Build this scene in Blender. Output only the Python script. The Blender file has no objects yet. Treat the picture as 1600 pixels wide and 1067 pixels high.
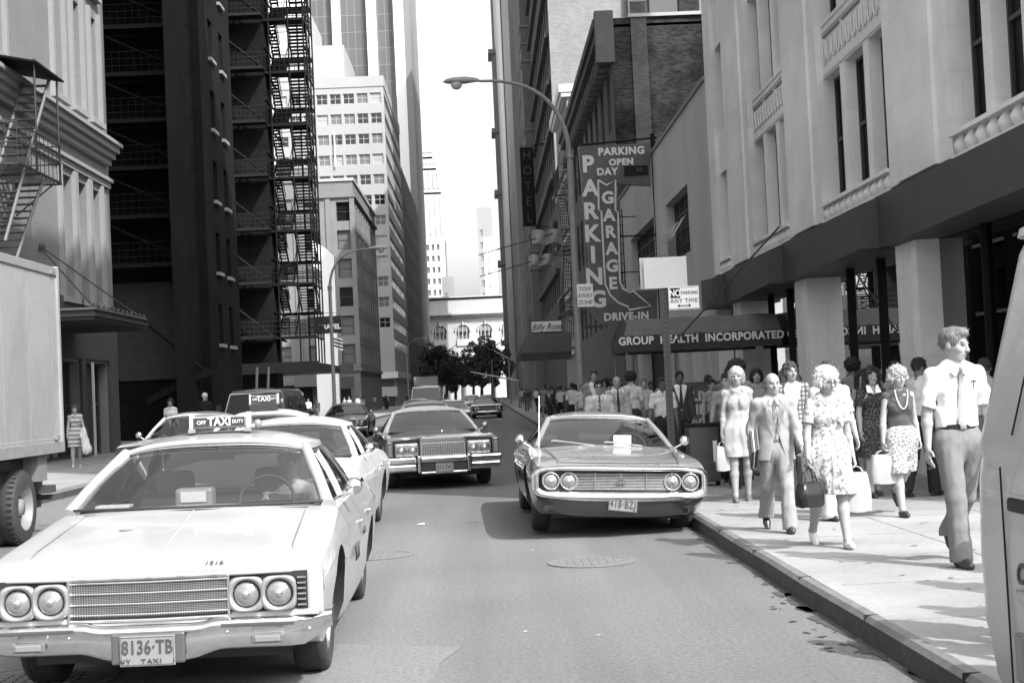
import bpy, bmesh, math, random
import numpy as np
from mathutils import Vector, Matrix
R=math.radians
random.seed(7); rng=np.random.default_rng(7)
sc=bpy.context.scene; COL=sc.collection
# ------------------------------------------------ camera
F=2222.0
yc=Vector((757-800,-(612-533.5),-F)).normalized()
zc=Vector((-math.sin(R(2.6)),math.cos(R(2.6)),0)); zc=(zc-yc*zc.dot(yc)).normalized()
xc=yc.cross(zc)
cd=bpy.data.cameras.new('camera'); cam=bpy.data.objects.new('camera',cd); COL.objects.link(cam)
CR=Matrix((xc,yc,zc))            # camera axes -> world
cam.matrix_world=Matrix.Translation((0,0,1.65))@CR.to_4x4()
cd.sensor_width=36; cd.lens=F/1600*36; cd.clip_start=.1; cd.clip_end=4000
sc.camera=cam
# ------------------------------------------------ sky, sun, exposure
SUN=Vector((.62,-.75,1.0)).normalized()   # towards the sun
w=bpy.data.worlds.new('World'); sc.world=w; w.use_nodes=True
nt=w.node_tree; bg=nt.nodes['Background']
sky=nt.nodes.new('ShaderNodeTexSky'); sky.sky_type='NISHITA'; sky.sun_disc=False
sky.sun_elevation=math.asin(SUN.z); sky.sun_rotation=math.atan2(SUN.x,SUN.y)
sky.air_density=1.6; sky.dust_density=5.0; sky.ozone_density=1.0
bw=nt.nodes.new('ShaderNodeRGBToBW'); nt.links.new(sky.outputs[0],bw.inputs[0]); nt.links.new(bw.outputs[0],bg.inputs[0])
bg.inputs[1].default_value=.15
sd=bpy.data.lights.new('sun','SUN'); sun=bpy.data.objects.new('sun',sd); COL.objects.link(sun)
sd.energy=2.6; sd.angle=R(.5); sd.color=(1,1,1)
sun.rotation_euler=SUN.to_track_quat('Z','Y').to_euler(); sun.location=(30,-30,60)
sc.view_settings.view_transform='Standard'; sc.view_settings.look='None'
sc.view_settings.exposure=1.35; sc.view_settings.gamma=1
# ------------------------------------------------ helpers
def tag(o,label=None,cat=None,group=None,kind=None):
    if label:o['label']=label
    if cat:o['category']=cat
    if group:o['group']=group
    if kind:o['kind']=kind
    return o
def empty(name,loc=(0,0,0),rz=0,label=None,cat=None,group=None):
    o=bpy.data.objects.new(name,None); COL.objects.link(o); o.location=loc; o.rotation_euler=(0,0,rz); o.empty_display_size=.2
    return tag(o,label,cat,group)
def link(name,me,parent=None,loc=(0,0,0),rz=0):
    o=bpy.data.objects.new(name,me); COL.objects.link(o); o.location=loc; o.rotation_euler=(0,0,rz)
    if parent:o.parent=parent
    return o
MATS={}
def mat(name,v,rough=.8,metal=0.,var=0.,scale=3.,bump=0.,bscale=30.,spec=.5,stain=0.,sscale=.6,stretch=(1,1,1),coat=0.,emit=0):
    if name in MATS:return MATS[name]
    m=bpy.data.materials.new(name); m.use_nodes=True; n=m.node_tree; N=n.nodes; L=n.links
    b=N['Principled BSDF']; b.inputs['Base Color'].default_value=(v,v,v,1)
    b.inputs['Roughness'].default_value=rough; b.inputs['Metallic'].default_value=metal
    b.inputs['Specular IOR Level'].default_value=spec
    if coat:b.inputs['Coat Weight'].default_value=coat; b.inputs['Coat Roughness'].default_value=.04
    if emit:b.inputs['Emission Strength'].default_value=emit; b.inputs['Emission Color'].default_value=(v,v,v,1)
    if var or bump or stain:
        tc=N.new('ShaderNodeTexCoord'); mp=N.new('ShaderNodeMapping'); L.new(tc.outputs['Object'],mp.inputs[0]); mp.inputs['Scale'].default_value=stretch
    cur=None
    if var:
        t=N.new('ShaderNodeTexNoise'); t.inputs['Scale'].default_value=scale; t.inputs['Detail'].default_value=8; t.inputs['Roughness'].default_value=.65
        L.new(mp.outputs[0],t.inputs[0]); r=N.new('ShaderNodeMapRange'); r.inputs[1].default_value=.25; r.inputs[2].default_value=.75
        r.inputs[3].default_value=v*(1-var); r.inputs[4].default_value=v*(1+var); L.new(t.outputs[0],r.inputs[0]); cur=r.outputs[0]
    if stain:
        t=N.new('ShaderNodeTexNoise'); t.inputs['Scale'].default_value=sscale; t.inputs['Detail'].default_value=6
        L.new(mp.outputs[0],t.inputs[0]); r=N.new('ShaderNodeMapRange'); r.inputs[1].default_value=.4; r.inputs[2].default_value=.7
        r.inputs[3].default_value=1.; r.inputs[4].default_value=1-stain; L.new(t.outputs[0],r.inputs[0])
        mu=N.new('ShaderNodeMath'); mu.operation='MULTIPLY'; L.new(r.outputs[0],mu.inputs[0])
        if cur:L.new(cur,mu.inputs[1])
        else:mu.inputs[1].default_value=v
        cur=mu.outputs[0]
    if cur:L.new(cur,b.inputs['Base Color'])
    if bump:
        t=N.new('ShaderNodeTexNoise'); t.inputs['Scale'].default_value=bscale; t.inputs['Detail'].default_value=6
        L.new(mp.outputs[0],t.inputs[0]); bp=N.new('ShaderNodeBump'); bp.inputs['Strength'].default_value=bump; bp.inputs['Distance'].default_value=.02
        L.new(t.outputs[0],bp.inputs['Height']); L.new(bp.outputs[0],b.inputs['Normal'])
    MATS[name]=m; return m
def brickmat(name,v,mortar,scale=1.,patch=.3,face='Y',rough=.9,bw_=.22,bh=.075,var=.35):
    if name in MATS:return MATS[name]
    m=bpy.data.materials.new(name); m.use_nodes=True; n=m.node_tree; N=n.nodes; L=n.links
    b=N['Principled BSDF']; b.inputs['Roughness'].default_value=rough; b.inputs['Specular IOR Level'].default_value=.12
    g=N.new('ShaderNodeNewGeometry'); s=N.new('ShaderNodeSeparateXYZ'); L.new(g.outputs['Position'],s.inputs[0])
    ad=N.new('ShaderNodeMath'); ad.operation='ADD'; L.new(s.outputs[0],ad.inputs[0]); L.new(s.outputs[1],ad.inputs[1])
    c=N.new('ShaderNodeCombineXYZ'); L.new(ad.outputs[0],c.inputs[0]); L.new(s.outputs[2],c.inputs[1])
    t=N.new('ShaderNodeTexBrick'); L.new(c.outputs[0],t.inputs[0]); t.inputs['Scale'].default_value=scale
    t.inputs['Brick Width'].default_value=bw_; t.inputs['Row Height'].default_value=bh; t.inputs['Mortar Size'].default_value=.008; t.inputs['Bias'].default_value=0
    t.inputs['Color1'].default_value=(v*(1-var),)*3+(1,); t.inputs['Color2'].default_value=(v*(1+var),)*3+(1,); t.inputs['Mortar'].default_value=(mortar,)*3+(1,)
    t2=N.new('ShaderNodeTexNoise'); t2.inputs['Scale'].default_value=.35; t2.inputs['Detail'].default_value=9; t2.inputs['Roughness'].default_value=.7; L.new(g.outputs['Position'],t2.inputs[0])
    r=N.new('ShaderNodeMapRange'); r.inputs[1].default_value=.35; r.inputs[2].default_value=.68; r.inputs[3].default_value=1-patch; r.inputs[4].default_value=1+patch; L.new(t2.outputs[0],r.inputs[0])
    mx=N.new('ShaderNodeMix'); mx.data_type='RGBA'; mx.blend_type='MULTIPLY'; mx.inputs[0].default_value=1; L.new(t.outputs[0],mx.inputs[6])
    cc=N.new('ShaderNodeCombineColor'); [L.new(r.outputs[0],cc.inputs[i]) for i in range(3)]; L.new(cc.outputs[0],mx.inputs[7])
    L.new(mx.outputs[2],b.inputs['Base Color'])
    MATS[name]=m; return m
def glassmat(name,refl=.04,tint=.55,rough=.02):
    if name in MATS:return MATS[name]
    m=bpy.data.materials.new(name); m.use_nodes=True; n=m.node_tree; N=n.nodes; L=n.links
    N.remove(N['Principled BSDF']); out=[x for x in N if x.type=='OUTPUT_MATERIAL'][0]
    tr=N.new('ShaderNodeBsdfTransparent'); tr.inputs[0].default_value=(tint,)*3+(1,)
    gl=N.new('ShaderNodeBsdfGlossy'); gl.inputs['Roughness'].default_value=rough; gl.inputs[0].default_value=(.95,.95,.95,1)
    fr=N.new('ShaderNodeFresnel'); fr.inputs[0].default_value=1.5
    ad=N.new('ShaderNodeMath'); ad.operation='ADD'; ad.inputs[1].default_value=refl; ad.use_clamp=True; L.new(fr.outputs[0],ad.inputs[0])
    mx=N.new('ShaderNodeMixShader'); L.new(ad.outputs[0],mx.inputs[0]); L.new(tr.outputs[0],mx.inputs[1]); L.new(gl.outputs[0],mx.inputs[2]); L.new(mx.outputs[0],out.inputs[0])
    MATS[name]=m; return m
class MB:
    def __init__(s): s.v=[];s.f=[];s.m=[];s.s=[];s.mats=[];s.M=None
    def mi(s,m):
        if m not in s.mats:s.mats.append(m)
        return s.mats.index(m)
    def add(s,vs,fs,m,smooth=False):
        o=len(s.v); i=s.mi(m)
        for p in vs:
            p=Vector(p)
            if s.M:p=s.M@p
            s.v.append(p[:])
        for f in fs:
            s.f.append([o+k for k in f]); s.m.append(i); s.s.append(smooth)
    def quad(s,a,b,c,d,m,smooth=False): s.add([a,b,c,d],[(0,1,2,3)],m,smooth)
    def poly(s,pts,m): s.add(pts,[tuple(range(len(pts)))],m)
    def box(s,x0,x1,y0,y1,z0,z1,m):
        v=[(x0,y0,z0),(x1,y0,z0),(x1,y1,z0),(x0,y1,z0),(x0,y0,z1),(x1,y0,z1),(x1,y1,z1),(x0,y1,z1)]
        s.add(v,[(0,3,2,1),(4,5,6,7),(0,1,5,4),(1,2,6,5),(2,3,7,6),(3,0,4,7)],m)
    def rbox(s,x0,x1,y0,y1,z0,z1,m,r=.01):
        # box with chamfered edges
        bm=bmesh.new(); bmesh.ops.create_cube(bm,size=1)
        for v in bm.verts:v.co=((v.co.x+.5)*(x1-x0)+x0,(v.co.y+.5)*(y1-y0)+y0,(v.co.z+.5)*(z1-z0)+z0)
        bmesh.ops.bevel(bm,geom=bm.edges[:],offset=r,segments=2,affect='EDGES',profile=.5)
        bm.verts.index_update(); s.add([v.co.copy() for v in bm.verts],[[v.index for v in f.verts] for f in bm.faces],m,False); bm.free()
    def tube(s,pts,r,m,n=8,cap=True,smooth=True):
        pts=[Vector(p) for p in pts]; rs=r if isinstance(r,(list,tuple)) else [r]*len(pts)
        vs=[];fs=[]; up=None
        for i,p in enumerate(pts):
            d=(pts[min(i+1,len(pts)-1)]-pts[max(i-1,0)]).normalized()
            if up is None: up=Vector((0,0,1)) if abs(d.z)<.9 else Vector((0,1,0))
            a=d.cross(up).normalized(); b=a.cross(d).normalized(); up=b
            for k in range(n):
                t=2*math.pi*k/n; vs.append(p+a*math.cos(t)*rs[i]+b*math.sin(t)*rs[i])
        for i in range(len(pts)-1):
            for k in range(n):
                k2=(k+1)%n; fs.append((i*n+k,i*n+k2,(i+1)*n+k2,(i+1)*n+k))
        s.add(vs,fs,m,smooth)
        if cap:
            s.add(vs[:n],[tuple(range(n))],m); s.add(vs[-n:],[tuple(range(n))[::-1]],m)
    def lathe(s,prof,m,c=(0,0,0),axis='z',n=24,smooth=True,capa=True):
        c=Vector(c); vs=[];fs=[]
        for (r,h) in prof:
            for k in range(n):
                t=2*math.pi*k/n; a,b=r*math.cos(t),r*math.sin(t)
                vs.append(c+Vector({'z':(a,b,h),'y':(a,h,b),'x':(h,a,b)}[axis]))
        for i in range(len(prof)-1):
            for k in range(n):
                k2=(k+1)%n; fs.append((i*n+k,i*n+k2,(i+1)*n+k2,(i+1)*n+k))
        s.add(vs,fs,m,smooth)
        if capa:
            for i in (0,len(prof)-1):
                if prof[i][0]>1e-4:s.add(vs[i*n:(i+1)*n],[tuple(range(n))],m,False)
    def grid(s,rows,m,smooth=True,closed=False):
        n=len(rows[0]); vs=[p for r in rows for p in r]; fs=[]
        for i in range(len(rows)-1):
            for k in range(n if closed else n-1):
                k2=(k+1)%n; fs.append((i*n+k,i*n+k2,(i+1)*n+k2,(i+1)*n+k))
        s.add(vs,fs,m,smooth)
    def prism(s,outl,d,m):   # outline list of 3d points, extruded by vector d
        d=Vector(d); a=[Vector(p) for p in outl]; b=[p+d for p in a]; n=len(a)
        s.add(a+b,[tuple(range(n)),tuple(range(n,2*n))[::-1]]+[(i,i+n,(i+1)%n+n,(i+1)%n) for i in range(n)],m)
    def mesh(s,name):
        me=bpy.data.meshes.new(name); me.from_pydata([tuple(v) for v in s.v],[],s.f)
        for m in s.mats:me.materials.append(m)
        me.polygons.foreach_set('material_index',s.m); me.polygons.foreach_set('use_smooth',s.s)
        bm=bmesh.new(); bm.from_mesh(me); bmesh.ops.recalc_face_normals(bm,faces=bm.faces[:]); bm.to_mesh(me); bm.free()
        me.update(); return me
    def build(s,name,parent=None,loc=(0,0,0),rz=0): return link(name,s.mesh(name),parent,loc,rz)
def textmesh(st,size,m,extrude=.004,bold=0.,shear=0.,sx=1.,spacing=1.,align='CENTER'):
    c=bpy.data.curves.new('txt','FONT'); c.body=st; c.size=size; c.extrude=extrude; c.offset=bold; c.shear=shear; c.align_x=align; c.align_y='CENTER'; c.space_character=spacing; c.resolution_u=4
    o=bpy.data.objects.new('txt',c); COL.objects.link(o); bpy.context.view_layer.update()
    dg=bpy.context.evaluated_depsgraph_get(); me=bpy.data.meshes.new_from_object(o.evaluated_get(dg))
    me.materials.clear(); me.materials.append(m)
    for p in me.polygons:p.material_index=0
    for v in me.vertices:                                  # stand it up facing -Y
        v.co=(v.co.x*sx,-v.co.z,v.co.y)
    bpy.data.objects.remove(o); bpy.data.curves.remove(c); return me
def text(name,st,size,m,parent,loc,rz=0,**k):
    return link(name,textmesh(st,size,m,**k),parent,loc,rz)
def facade(mb,o,u,W,H,rects,depth,n,m,mrev=None):
    o=Vector(o);u=Vector(u);n=Vector(n);z=Vector((0,0,1)); mrev=mrev or m
    us=sorted({0.,W}|{max(0,min(W,r[i])) for r in rects for i in (0,2)}); vs=sorted({0.,H}|{max(0,min(H,r[i])) for r in rects for i in (1,3)})
    P=lambda a,b,d=0:o+u*a+z*b-n*d
    ru=[r for r in rects]
    for i in range(len(us)-1):
        if us[i+1]-us[i]<1e-5:continue
        ca=(us[i]+us[i+1])/2; rr=[r for r in ru if r[0]<ca<r[2]]
        j=0
        spans=sorted((r[1],r[3]) for r in rr); cur=0.
        for a,b in spans+[(H,H)]:
            if a>cur+1e-5: mb.quad(P(us[i],cur),P(us[i+1],cur),P(us[i+1],a),P(us[i],a),m)
            cur=max(cur,b)
    for a,b,c,d in rects:
        mb.quad(P(a,b),P(c,b),P(c,b,depth),P(a,b,depth),mrev); mb.quad(P(a,d),P(c,d),P(c,d,depth),P(a,d,depth),mrev)
        mb.quad(P(a,b),P(a,d),P(a,d,depth),P(a,b,depth),mrev); mb.quad(P(c,b),P(c,d),P(c,d,depth),P(c,b,depth),mrev)
_wm={}
def winmesh(w,h,mf,mg,style='sash',fr=.06):
    key=(round(w,2),round(h,2),mf.name,mg.name,style)
    if key in _wm:return _wm[key]
    b=MB(); x=w/2
    b.quad((-x,.03,0),(x,.03,0),(x,.03,h),(-x,.03,h),mg)
    b.box(-x,-x+fr,-.02,.05,0,h,mf); b.box(x-fr,x,-.02,.05,0,h,mf); b.box(-x+fr,x-fr,-.02,.05,0,fr,mf); b.box(-x+fr,x-fr,-.02,.05,h-fr,h,mf)
    if style=='sash': b.box(-x+fr,x-fr,-.015,.045,h*.5-.03,h*.5+.03,mf)
    if style=='cross': b.box(-x+fr,x-fr,-.015,.045,h*.55-.03,h*.55+.03,mf); b.box(-.03,.03,-.012,.04,fr,h-fr,mf)
    if style=='steel':
        for k in (1,2,3): b.box(-x+fr,x-fr,-.015,.04,h*k/4-.02,h*k/4+.02,mf)
        for k in (1,2): b.box(-x+w*k/3-.015,-x+w*k/3+.015,-.012,.038,fr,h-fr,mf)
    _wm[key]=b.mesh('window'); return _wm[key]
ROT={'-y':0,'-x':-math.pi/2,'+x':math.pi/2}
NRM={'-y':(0,-1,0),'-x':(-1,0,0),'+x':(1,0,0)}; UU={'-y':(1,0,0),'-x':(0,1,0),'+x':(0,1,0)}
def wall(mb,parent,o,W,H,side,rects,m,depth=.25,mf=None,mg=None,style='sash',mrev=None,fr=.06,name='window'):
    facade(mb,o,UU[side],W,H,rects,depth,NRM[side],m,mrev)
    u=Vector(UU[side]);n=Vector(NRM[side])
    for a,b,c,d in rects:
        p=Vector(o)+u*(a+c)/2-n*depth+Vector((0,0,b))
        g=mg if not isinstance(mg,(list,tuple)) else random.choice(mg)
        link(name,winmesh(c-a,d-b,mf,g,style,fr),parent,p,ROT[side])
def grid_rects(x0,dx,nx,w,z0,dz,nz,h): return [(x0+i*dx,z0+j*dz,x0+i*dx+w,z0+j*dz+h) for j in range(nz) for i in range(nx)]
def ray(u,v): return CR@Vector((u-800,-(v-533.5),-F))     # photo pixel -> direction, used to read real positions off the survey
def G(u,v,z=0): d=ray(u,v); return Vector((0,0,1.65))+d*((z-1.65)/d.z)
def AY(u,v,Y): d=ray(u,v); return Vector((0,0,1.65))+d*(Y/d.y)
def copy_tree(o,parent=None):
    c=o.copy(); COL.objects.link(c)
    if parent:c.parent=parent
    for ch in list(o.children): copy_tree(ch,c)
    return c
# ------------------------------------------------ materials of the setting
asph=mat('asphalt',.135,.82,var=.42,scale=30,bump=.5,bscale=90,stain=.16,sscale=.35)
conc=mat('sidewalk_concrete',.27,.85,var=.16,scale=22,bump=.3,bscale=60,stain=.25,sscale=.8)
kerbm=mat('kerb_stone',.045,.8,var=.4,scale=7,bump=.5,bscale=25)
kerbt=mat('kerb_top_steel',.15,.6,var=.3,scale=6,bump=.3)
lime=brickmat('limestone',.68,.62,patch=.16,var=.03,bw_=1.35,bh=.62,scale=1.)
limed=mat('limestone_panel',.60,.85,var=.1,scale=9)
dark=mat('dark_metal_panel',.045,.55,var=.25,scale=2,spec=.4)
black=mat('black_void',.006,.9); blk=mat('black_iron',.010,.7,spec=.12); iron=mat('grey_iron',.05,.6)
wfr=mat('window_frame_dark',.04,.5); wfl=mat('window_frame_light',.42,.6)
gdark=mat('window_glass_dark',.012,.06,spec=.6); gmid=mat('window_glass_blind',.14,.15,spec=.5); glt=mat('window_blind_pale',.34,.35)
stucco=mat('garage_render',.46,.9,var=.08,scale=4,stain=.2,sscale=.3,stretch=(1,1,.3))
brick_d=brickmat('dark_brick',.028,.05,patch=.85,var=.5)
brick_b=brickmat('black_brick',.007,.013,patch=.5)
brick_l=brickmat('pale_brick',.21,.24,patch=.12,var=.10,bw_=.4,bh=.13)
brick_m=brickmat('grey_brick',.09,.12,patch=.25,var=.2)
stone_p=mat('pale_stone',.42,.85,var=.08,scale=.8,stain=.15,sscale=.1,stretch=(1,1,.25))
stone_m=mat('mid_stone',.22,.85,var=.12,scale=.8,stain=.2,sscale=.1)
stone_d=mat('soot_stone',.10,.9,var=.25,scale=.8)
white=mat('white_paint',.78,.5); offw=mat('off_white',.6,.6)
galv=mat('galvanised',.20,.5,metal=.0,var=.15,scale=5); steel=mat('dull_steel',.22,.45,metal=.5,var=.2,scale=8)
# ------------------------------------------------ road, sidewalks, ground
def struct(mb,name,kind='structure'):
    o=mb.build(name); o['kind']=kind; return o
b=MB(); b.box(-600,600,-60,1500,-.5,-.02,mat('far_ground',.2,.9,var=.2,scale=.05)); struct(b,'ground')
b=MB()
# road surface: one gently uneven sheet
ys=[-12+ (i**1.55)*.06 for i in range(0,290)]; ys=[y for y in ys if y<420]+[420]
xs=np.linspace(-8.1,2.3,27)
rows=[[(x,y,.0) for x in xs] for y in ys]
b.grid(rows,asph,smooth=True); struct(b,'road')
for side,(xa,xb) in (('right',(2.3,2.385)),('left',(-8.27,-8.1))):
    b=MB(); pr=[]
    for i in range(0,150):
        y=-12+i*1.5 if i<60 else 78+(i-60)*4
        j=math.sin(y*1.7)*.008+math.sin(y*.41)*.012*(1 if side=='right' else 0); 
        if side=='right': pr.append([(xa-.02+j,y,-.01),(xa+j,y,.12),(xa+.03+j,y,.15),(xb+j,y,.156)])
        else: pr.append([(xb+.02,y,-.01),(xb,y,.12),(xb-.03,y,.15),(xa,y,.156)])
    b.grid([[r[0] for r in pr],[r[1] for r in pr]],kerbm,False); b.grid([[r[1] for r in pr],[r[2] for r in pr],[r[3] for r in pr]],kerbt,False)
    struct(b,'kerb')
b=MB(); b.box(2.385,14,-12,420,-.1,.15,conc); swr=struct(b,'sidewalk')
b=MB(); b.box(-30,-8.27,-12,420,-.1,.15,conc); struct(b,'sidewalk')
# sidewalk joints: thin dark lines laid proud of the slabs
b=MB(); jm=mat('joint_dirt',.2,.9,var=.5,scale=5)
for x in (3.95,5.15): b.box(x,x+.018,4,110,.15,.153,jm)
for k in range(60):
    y=4+k*1.55; b.box(2.5,6.3,y,y+.014,.15,.1525,jm)
o=struct(b,'sidewalk_joints')
# patches and cracks in the asphalt
b=MB(); pm=mat('asphalt_patch',.148,.9,var=.35,scale=30,bump=.4,bscale=90)
def blob(mb,cx,cy,rx,ry,m,z=.004,n=22,jag=.18,th=0):
    pts=[]
    for k in range(n):
        t=2*math.pi*k/n; q=1+random.uniform(-jag,jag); a,c=rx*q*math.cos(t),ry*q*math.sin(t)
        pts.append((cx+a*math.cos(th)-c*math.sin(th),cy+a*math.sin(th)+c*math.cos(th),z))
    mb.poly(pts,m)
b.poly([(-1.15,4,.004),(-.42,4,.004),(-.40,7.2,.004),(-.35,8.8,.004),(-.22,9.3,.004),(-.75,9.55,.004),(-1.05,9.65,.004)],pm)
b.quad((-7.8,21,.004),(-5.0,21,.004),(-5.1,36,.004),(-7.9,36,.004),pm)
struct(b,'road_patch')
b=MB(); cm=mat('crack_tar',.035,.8)
for (px_,py_) in ((1222,948),(1262,972),(1275,985),(1283,990),(1300,1008),(1312,1018),(1225,932),(1240,940)):
    p=G(px_,py_); [blob(b,p.x+random.uniform(-.1,.1),p.y+random.uniform(-.15,.15),.006+random.random()*.022,.008+random.random()*.03,cm,.0045+q_*.0001,9,.6,random.uniform(0,3)) for q_ in range(3)]
struct(b,'road_cracks')
# chalky traffic streaks and specks, flat on the road
b=MB(); sm=mat('chalk_streak',.30,.9,var=.5,scale=30)
for k in range(5):
    px_=random.choice([815,820,830,925,930,940,1000])+random.uniform(-14,14); py_=random.uniform(850,1060); p=G(px_,py_)
    blob(b,p.x,p.y,random.uniform(.006,.02),random.uniform(.01,.05),sm,.004,7,.5)
struct(b,'road_specks')
b=MB(); p=G(657,820); b.poly([(p.x-.05,p.y-.06,.012),(p.x+.05,p.y-.02,.008),(p.x+.045,p.y+.1,.02),(p.x-.04,p.y+.08,.006)],white)
tag(b.build('paper_scrap'),'small white scrap of paper lying on the asphalt between the cars','litter')
b=MB(); p=G(212,788); b.poly([(p.x-.2,p.y-.2,.02),(p.x+.25,p.y-.1,.01),(p.x+.22,p.y+.3,.05),(p.x-.2,p.y+.2,.015)],offw)
tag(b.build('paper_scrap'),'pale crumpled paper in the left gutter behind the delivery truck','litter')
for (px_,py_,r,lab) in ((585,868,.36,'round cast iron manhole cover just past the front taxi'),(925,878,.36,'round cast iron manhole cover in front of the parked sedan'),(60,1062,.42,'round manhole cover under the front bumper of the taxi')):
    p=G(px_,py_); b=MB(); mm=mat('manhole_iron',.14,.8,metal=.0,var=.3,scale=20); b.lathe([(r+.06,.004),(r+.06,.011),(r,.011),(r,.007),(0,.007)],mm,(p.x,p.y,0),n=36,smooth=False,capa=False)
    for k in range(-4,5):
        for j in range(-4,5):
            if (k*k+j*j)<17: b.box(p.x+k*.075-.02,p.x+k*.075+.02,p.y+j*.075-.02,p.y+j*.075+.02,.007,.014,mm)
    tag(b.build('manhole_cover'),lab,'manhole',group='manhole covers in the road')
b=MB(); kj=mat('kerb_joint',.015,.9)
for k in range(40): y=5.2+k*1.83; b.box(2.294,2.386,y,y+.008,.0,.1572,kj)
struct(b,'kerb_joints')
b=MB(); gm=mat('gutter_grime',.055,.95,var=.5,scale=12)
for k in range(240):
    y=random.uniform(6,60); w_=random.uniform(.01,.08); blob(b,2.27-w_*.6,y,w_,random.uniform(.03,.3),gm,.0042+.00002*(k%20),11,.45)
struct(b,'gutter_grime')
b=MB(); st_=mat('oil_stain',.115,.6,var=.3,scale=14)
for k in range(9):
    x=random.choice([-1.9,-.2,.9,-3.6,1.5])+random.uniform(-.3,.3); y=random.uniform(7.5,40); blob(b,x,y,random.uniform(.03,.14),random.uniform(.04,.25),st_,.0040+.00003*k,14,.5)
struct(b,'oil_stains')
b=MB(); gs_=mat('gum_spot',.11,.9)
for k in range(150):
    x=random.uniform(2.6,6.2); y=random.uniform(7,26); blob(b,x,y,random.uniform(.01,.03),random.uniform(.01,.035),gs_,.1535,8,.3)
struct(b,'gum_spots')
n_=asph.node_tree; bs_=n_.nodes['Principled BSDF']; src=bs_.inputs['Base Color'].links[0].from_socket
tc_=n_.nodes.new('ShaderNodeTexCoord'); mp_=n_.nodes.new('ShaderNodeMapping'); mp_.inputs['Scale'].default_value=(1.3,.05,1); nz_=n_.nodes.new('ShaderNodeTexNoise'); nz_.inputs['Scale'].default_value=1.; nz_.inputs['Detail'].default_value=7
rg_=n_.nodes.new('ShaderNodeMapRange'); rg_.inputs[1].default_value=.3; rg_.inputs[2].default_value=.7; rg_.inputs[3].default_value=.80; rg_.inputs[4].default_value=1.18; mu_=n_.nodes.new('ShaderNodeMath'); mu_.operation='MULTIPLY'
n_.links.new(tc_.outputs['Object'],mp_.inputs[0]); n_.links.new(mp_.outputs[0],nz_.inputs[0]); n_.links.new(nz_.outputs[0],rg_.inputs[0]); n_.links.new(rg_.outputs[0],mu_.inputs[0]); n_.links.new(src,mu_.inputs[1]); n_.links.new(mu_.outputs[0],bs_.inputs['Base Color'])
# ------------------------------------------------ near right building
FX=6.3
B=empty('office_building',(FX,26,0),0,'pale limestone office building with deep windows and dark panels over its columns','building')
def wpos(o): # keep world coordinates under a parent that is not at the origin
    o.location=Vector(o.location)-Vector(o.parent.location); return o
def wb(mb,name,parent): return wpos(mb.build(name,parent))
Y0,Y1=14.6,37.9
groups=[(14.95,18.5),(21.4,25.62),(28.5,32.25),(35.3,36.9)]
ROWS=[(4.78,7.03),(8.05,10.3),(11.4,13.6)]
b=MB(); rects=[]
for (a,c) in groups:
    n=3 if c-a>2 else 1; wv=(c-a-(n-1)*.32)/n
    for r in ROWS:
        for i in range(n): rects.append((a+i*(wv+.32)-Y0,r[0]-4.45,a+i*(wv+.32)+wv-Y0,r[1]-4.45))
facade(b,(FX+.12,Y0,4.45),(0,1,0),Y1-Y0,38-4.45,rects+[(a-Y0,0.,c-Y0,.25) for a,c in groups],.27,(-1,0,0),lime)
# pilasters proud of the window plane
for (a,c) in ((18.5,21.4),(25.62,28.5),(32.25,35.3),(36.9,37.9)):
    b.box(FX,FX+.119,a+.001,c,4.45,38,lime)
    if c-a>2:
        b.box(FX-.06,FX-.001,a+.55,c-.55,4.451,37.9,lime)
b.box(FX+.65,FX+22,Y0+.01,Y1-.01,4.46,38,lime)
b.box(FX+1,FX+22,25.5,Y1-.02,38.01,62,lime)  # unseen upper block, added so its shadow reaches the left-hand buildings
b.quad((FX+.12,Y0,4.45),(FX+.7,Y0,4.45),(FX+.7,Y0,38),(FX+.12,Y0,38),lime)
b.quad((FX,Y1+.002,0.15),(FX+22,Y1+.002,.15),(FX+22,Y1+.002,38),(FX,Y1+.002,38),lime)
wb(b,'wall',B)
for (a,c2,e,d) in rects:
    wpos(link('window',winmesh(e-a,d-c2,wfr,mat('deep_window_glass',.008,.35,spec=.08),'sash',.05),B,(FX+.12+.22,Y0+(a+e)/2,4.45+c2),ROT['-x']))
# carved spandrel panels
for (a,c) in groups[:3]:
    for zb in (7.03,10.3):
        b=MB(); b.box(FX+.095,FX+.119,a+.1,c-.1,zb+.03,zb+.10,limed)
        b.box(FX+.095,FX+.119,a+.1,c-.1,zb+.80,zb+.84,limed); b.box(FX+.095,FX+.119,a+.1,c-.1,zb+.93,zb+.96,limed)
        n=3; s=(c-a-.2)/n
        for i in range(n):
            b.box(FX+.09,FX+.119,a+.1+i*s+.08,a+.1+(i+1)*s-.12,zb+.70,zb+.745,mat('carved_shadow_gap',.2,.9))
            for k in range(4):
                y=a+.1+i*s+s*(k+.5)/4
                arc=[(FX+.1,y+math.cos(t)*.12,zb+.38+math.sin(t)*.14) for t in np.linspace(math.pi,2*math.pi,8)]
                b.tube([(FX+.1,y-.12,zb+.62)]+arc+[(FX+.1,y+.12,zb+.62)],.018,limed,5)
        wb(b,'carved_panel',B)
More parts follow.
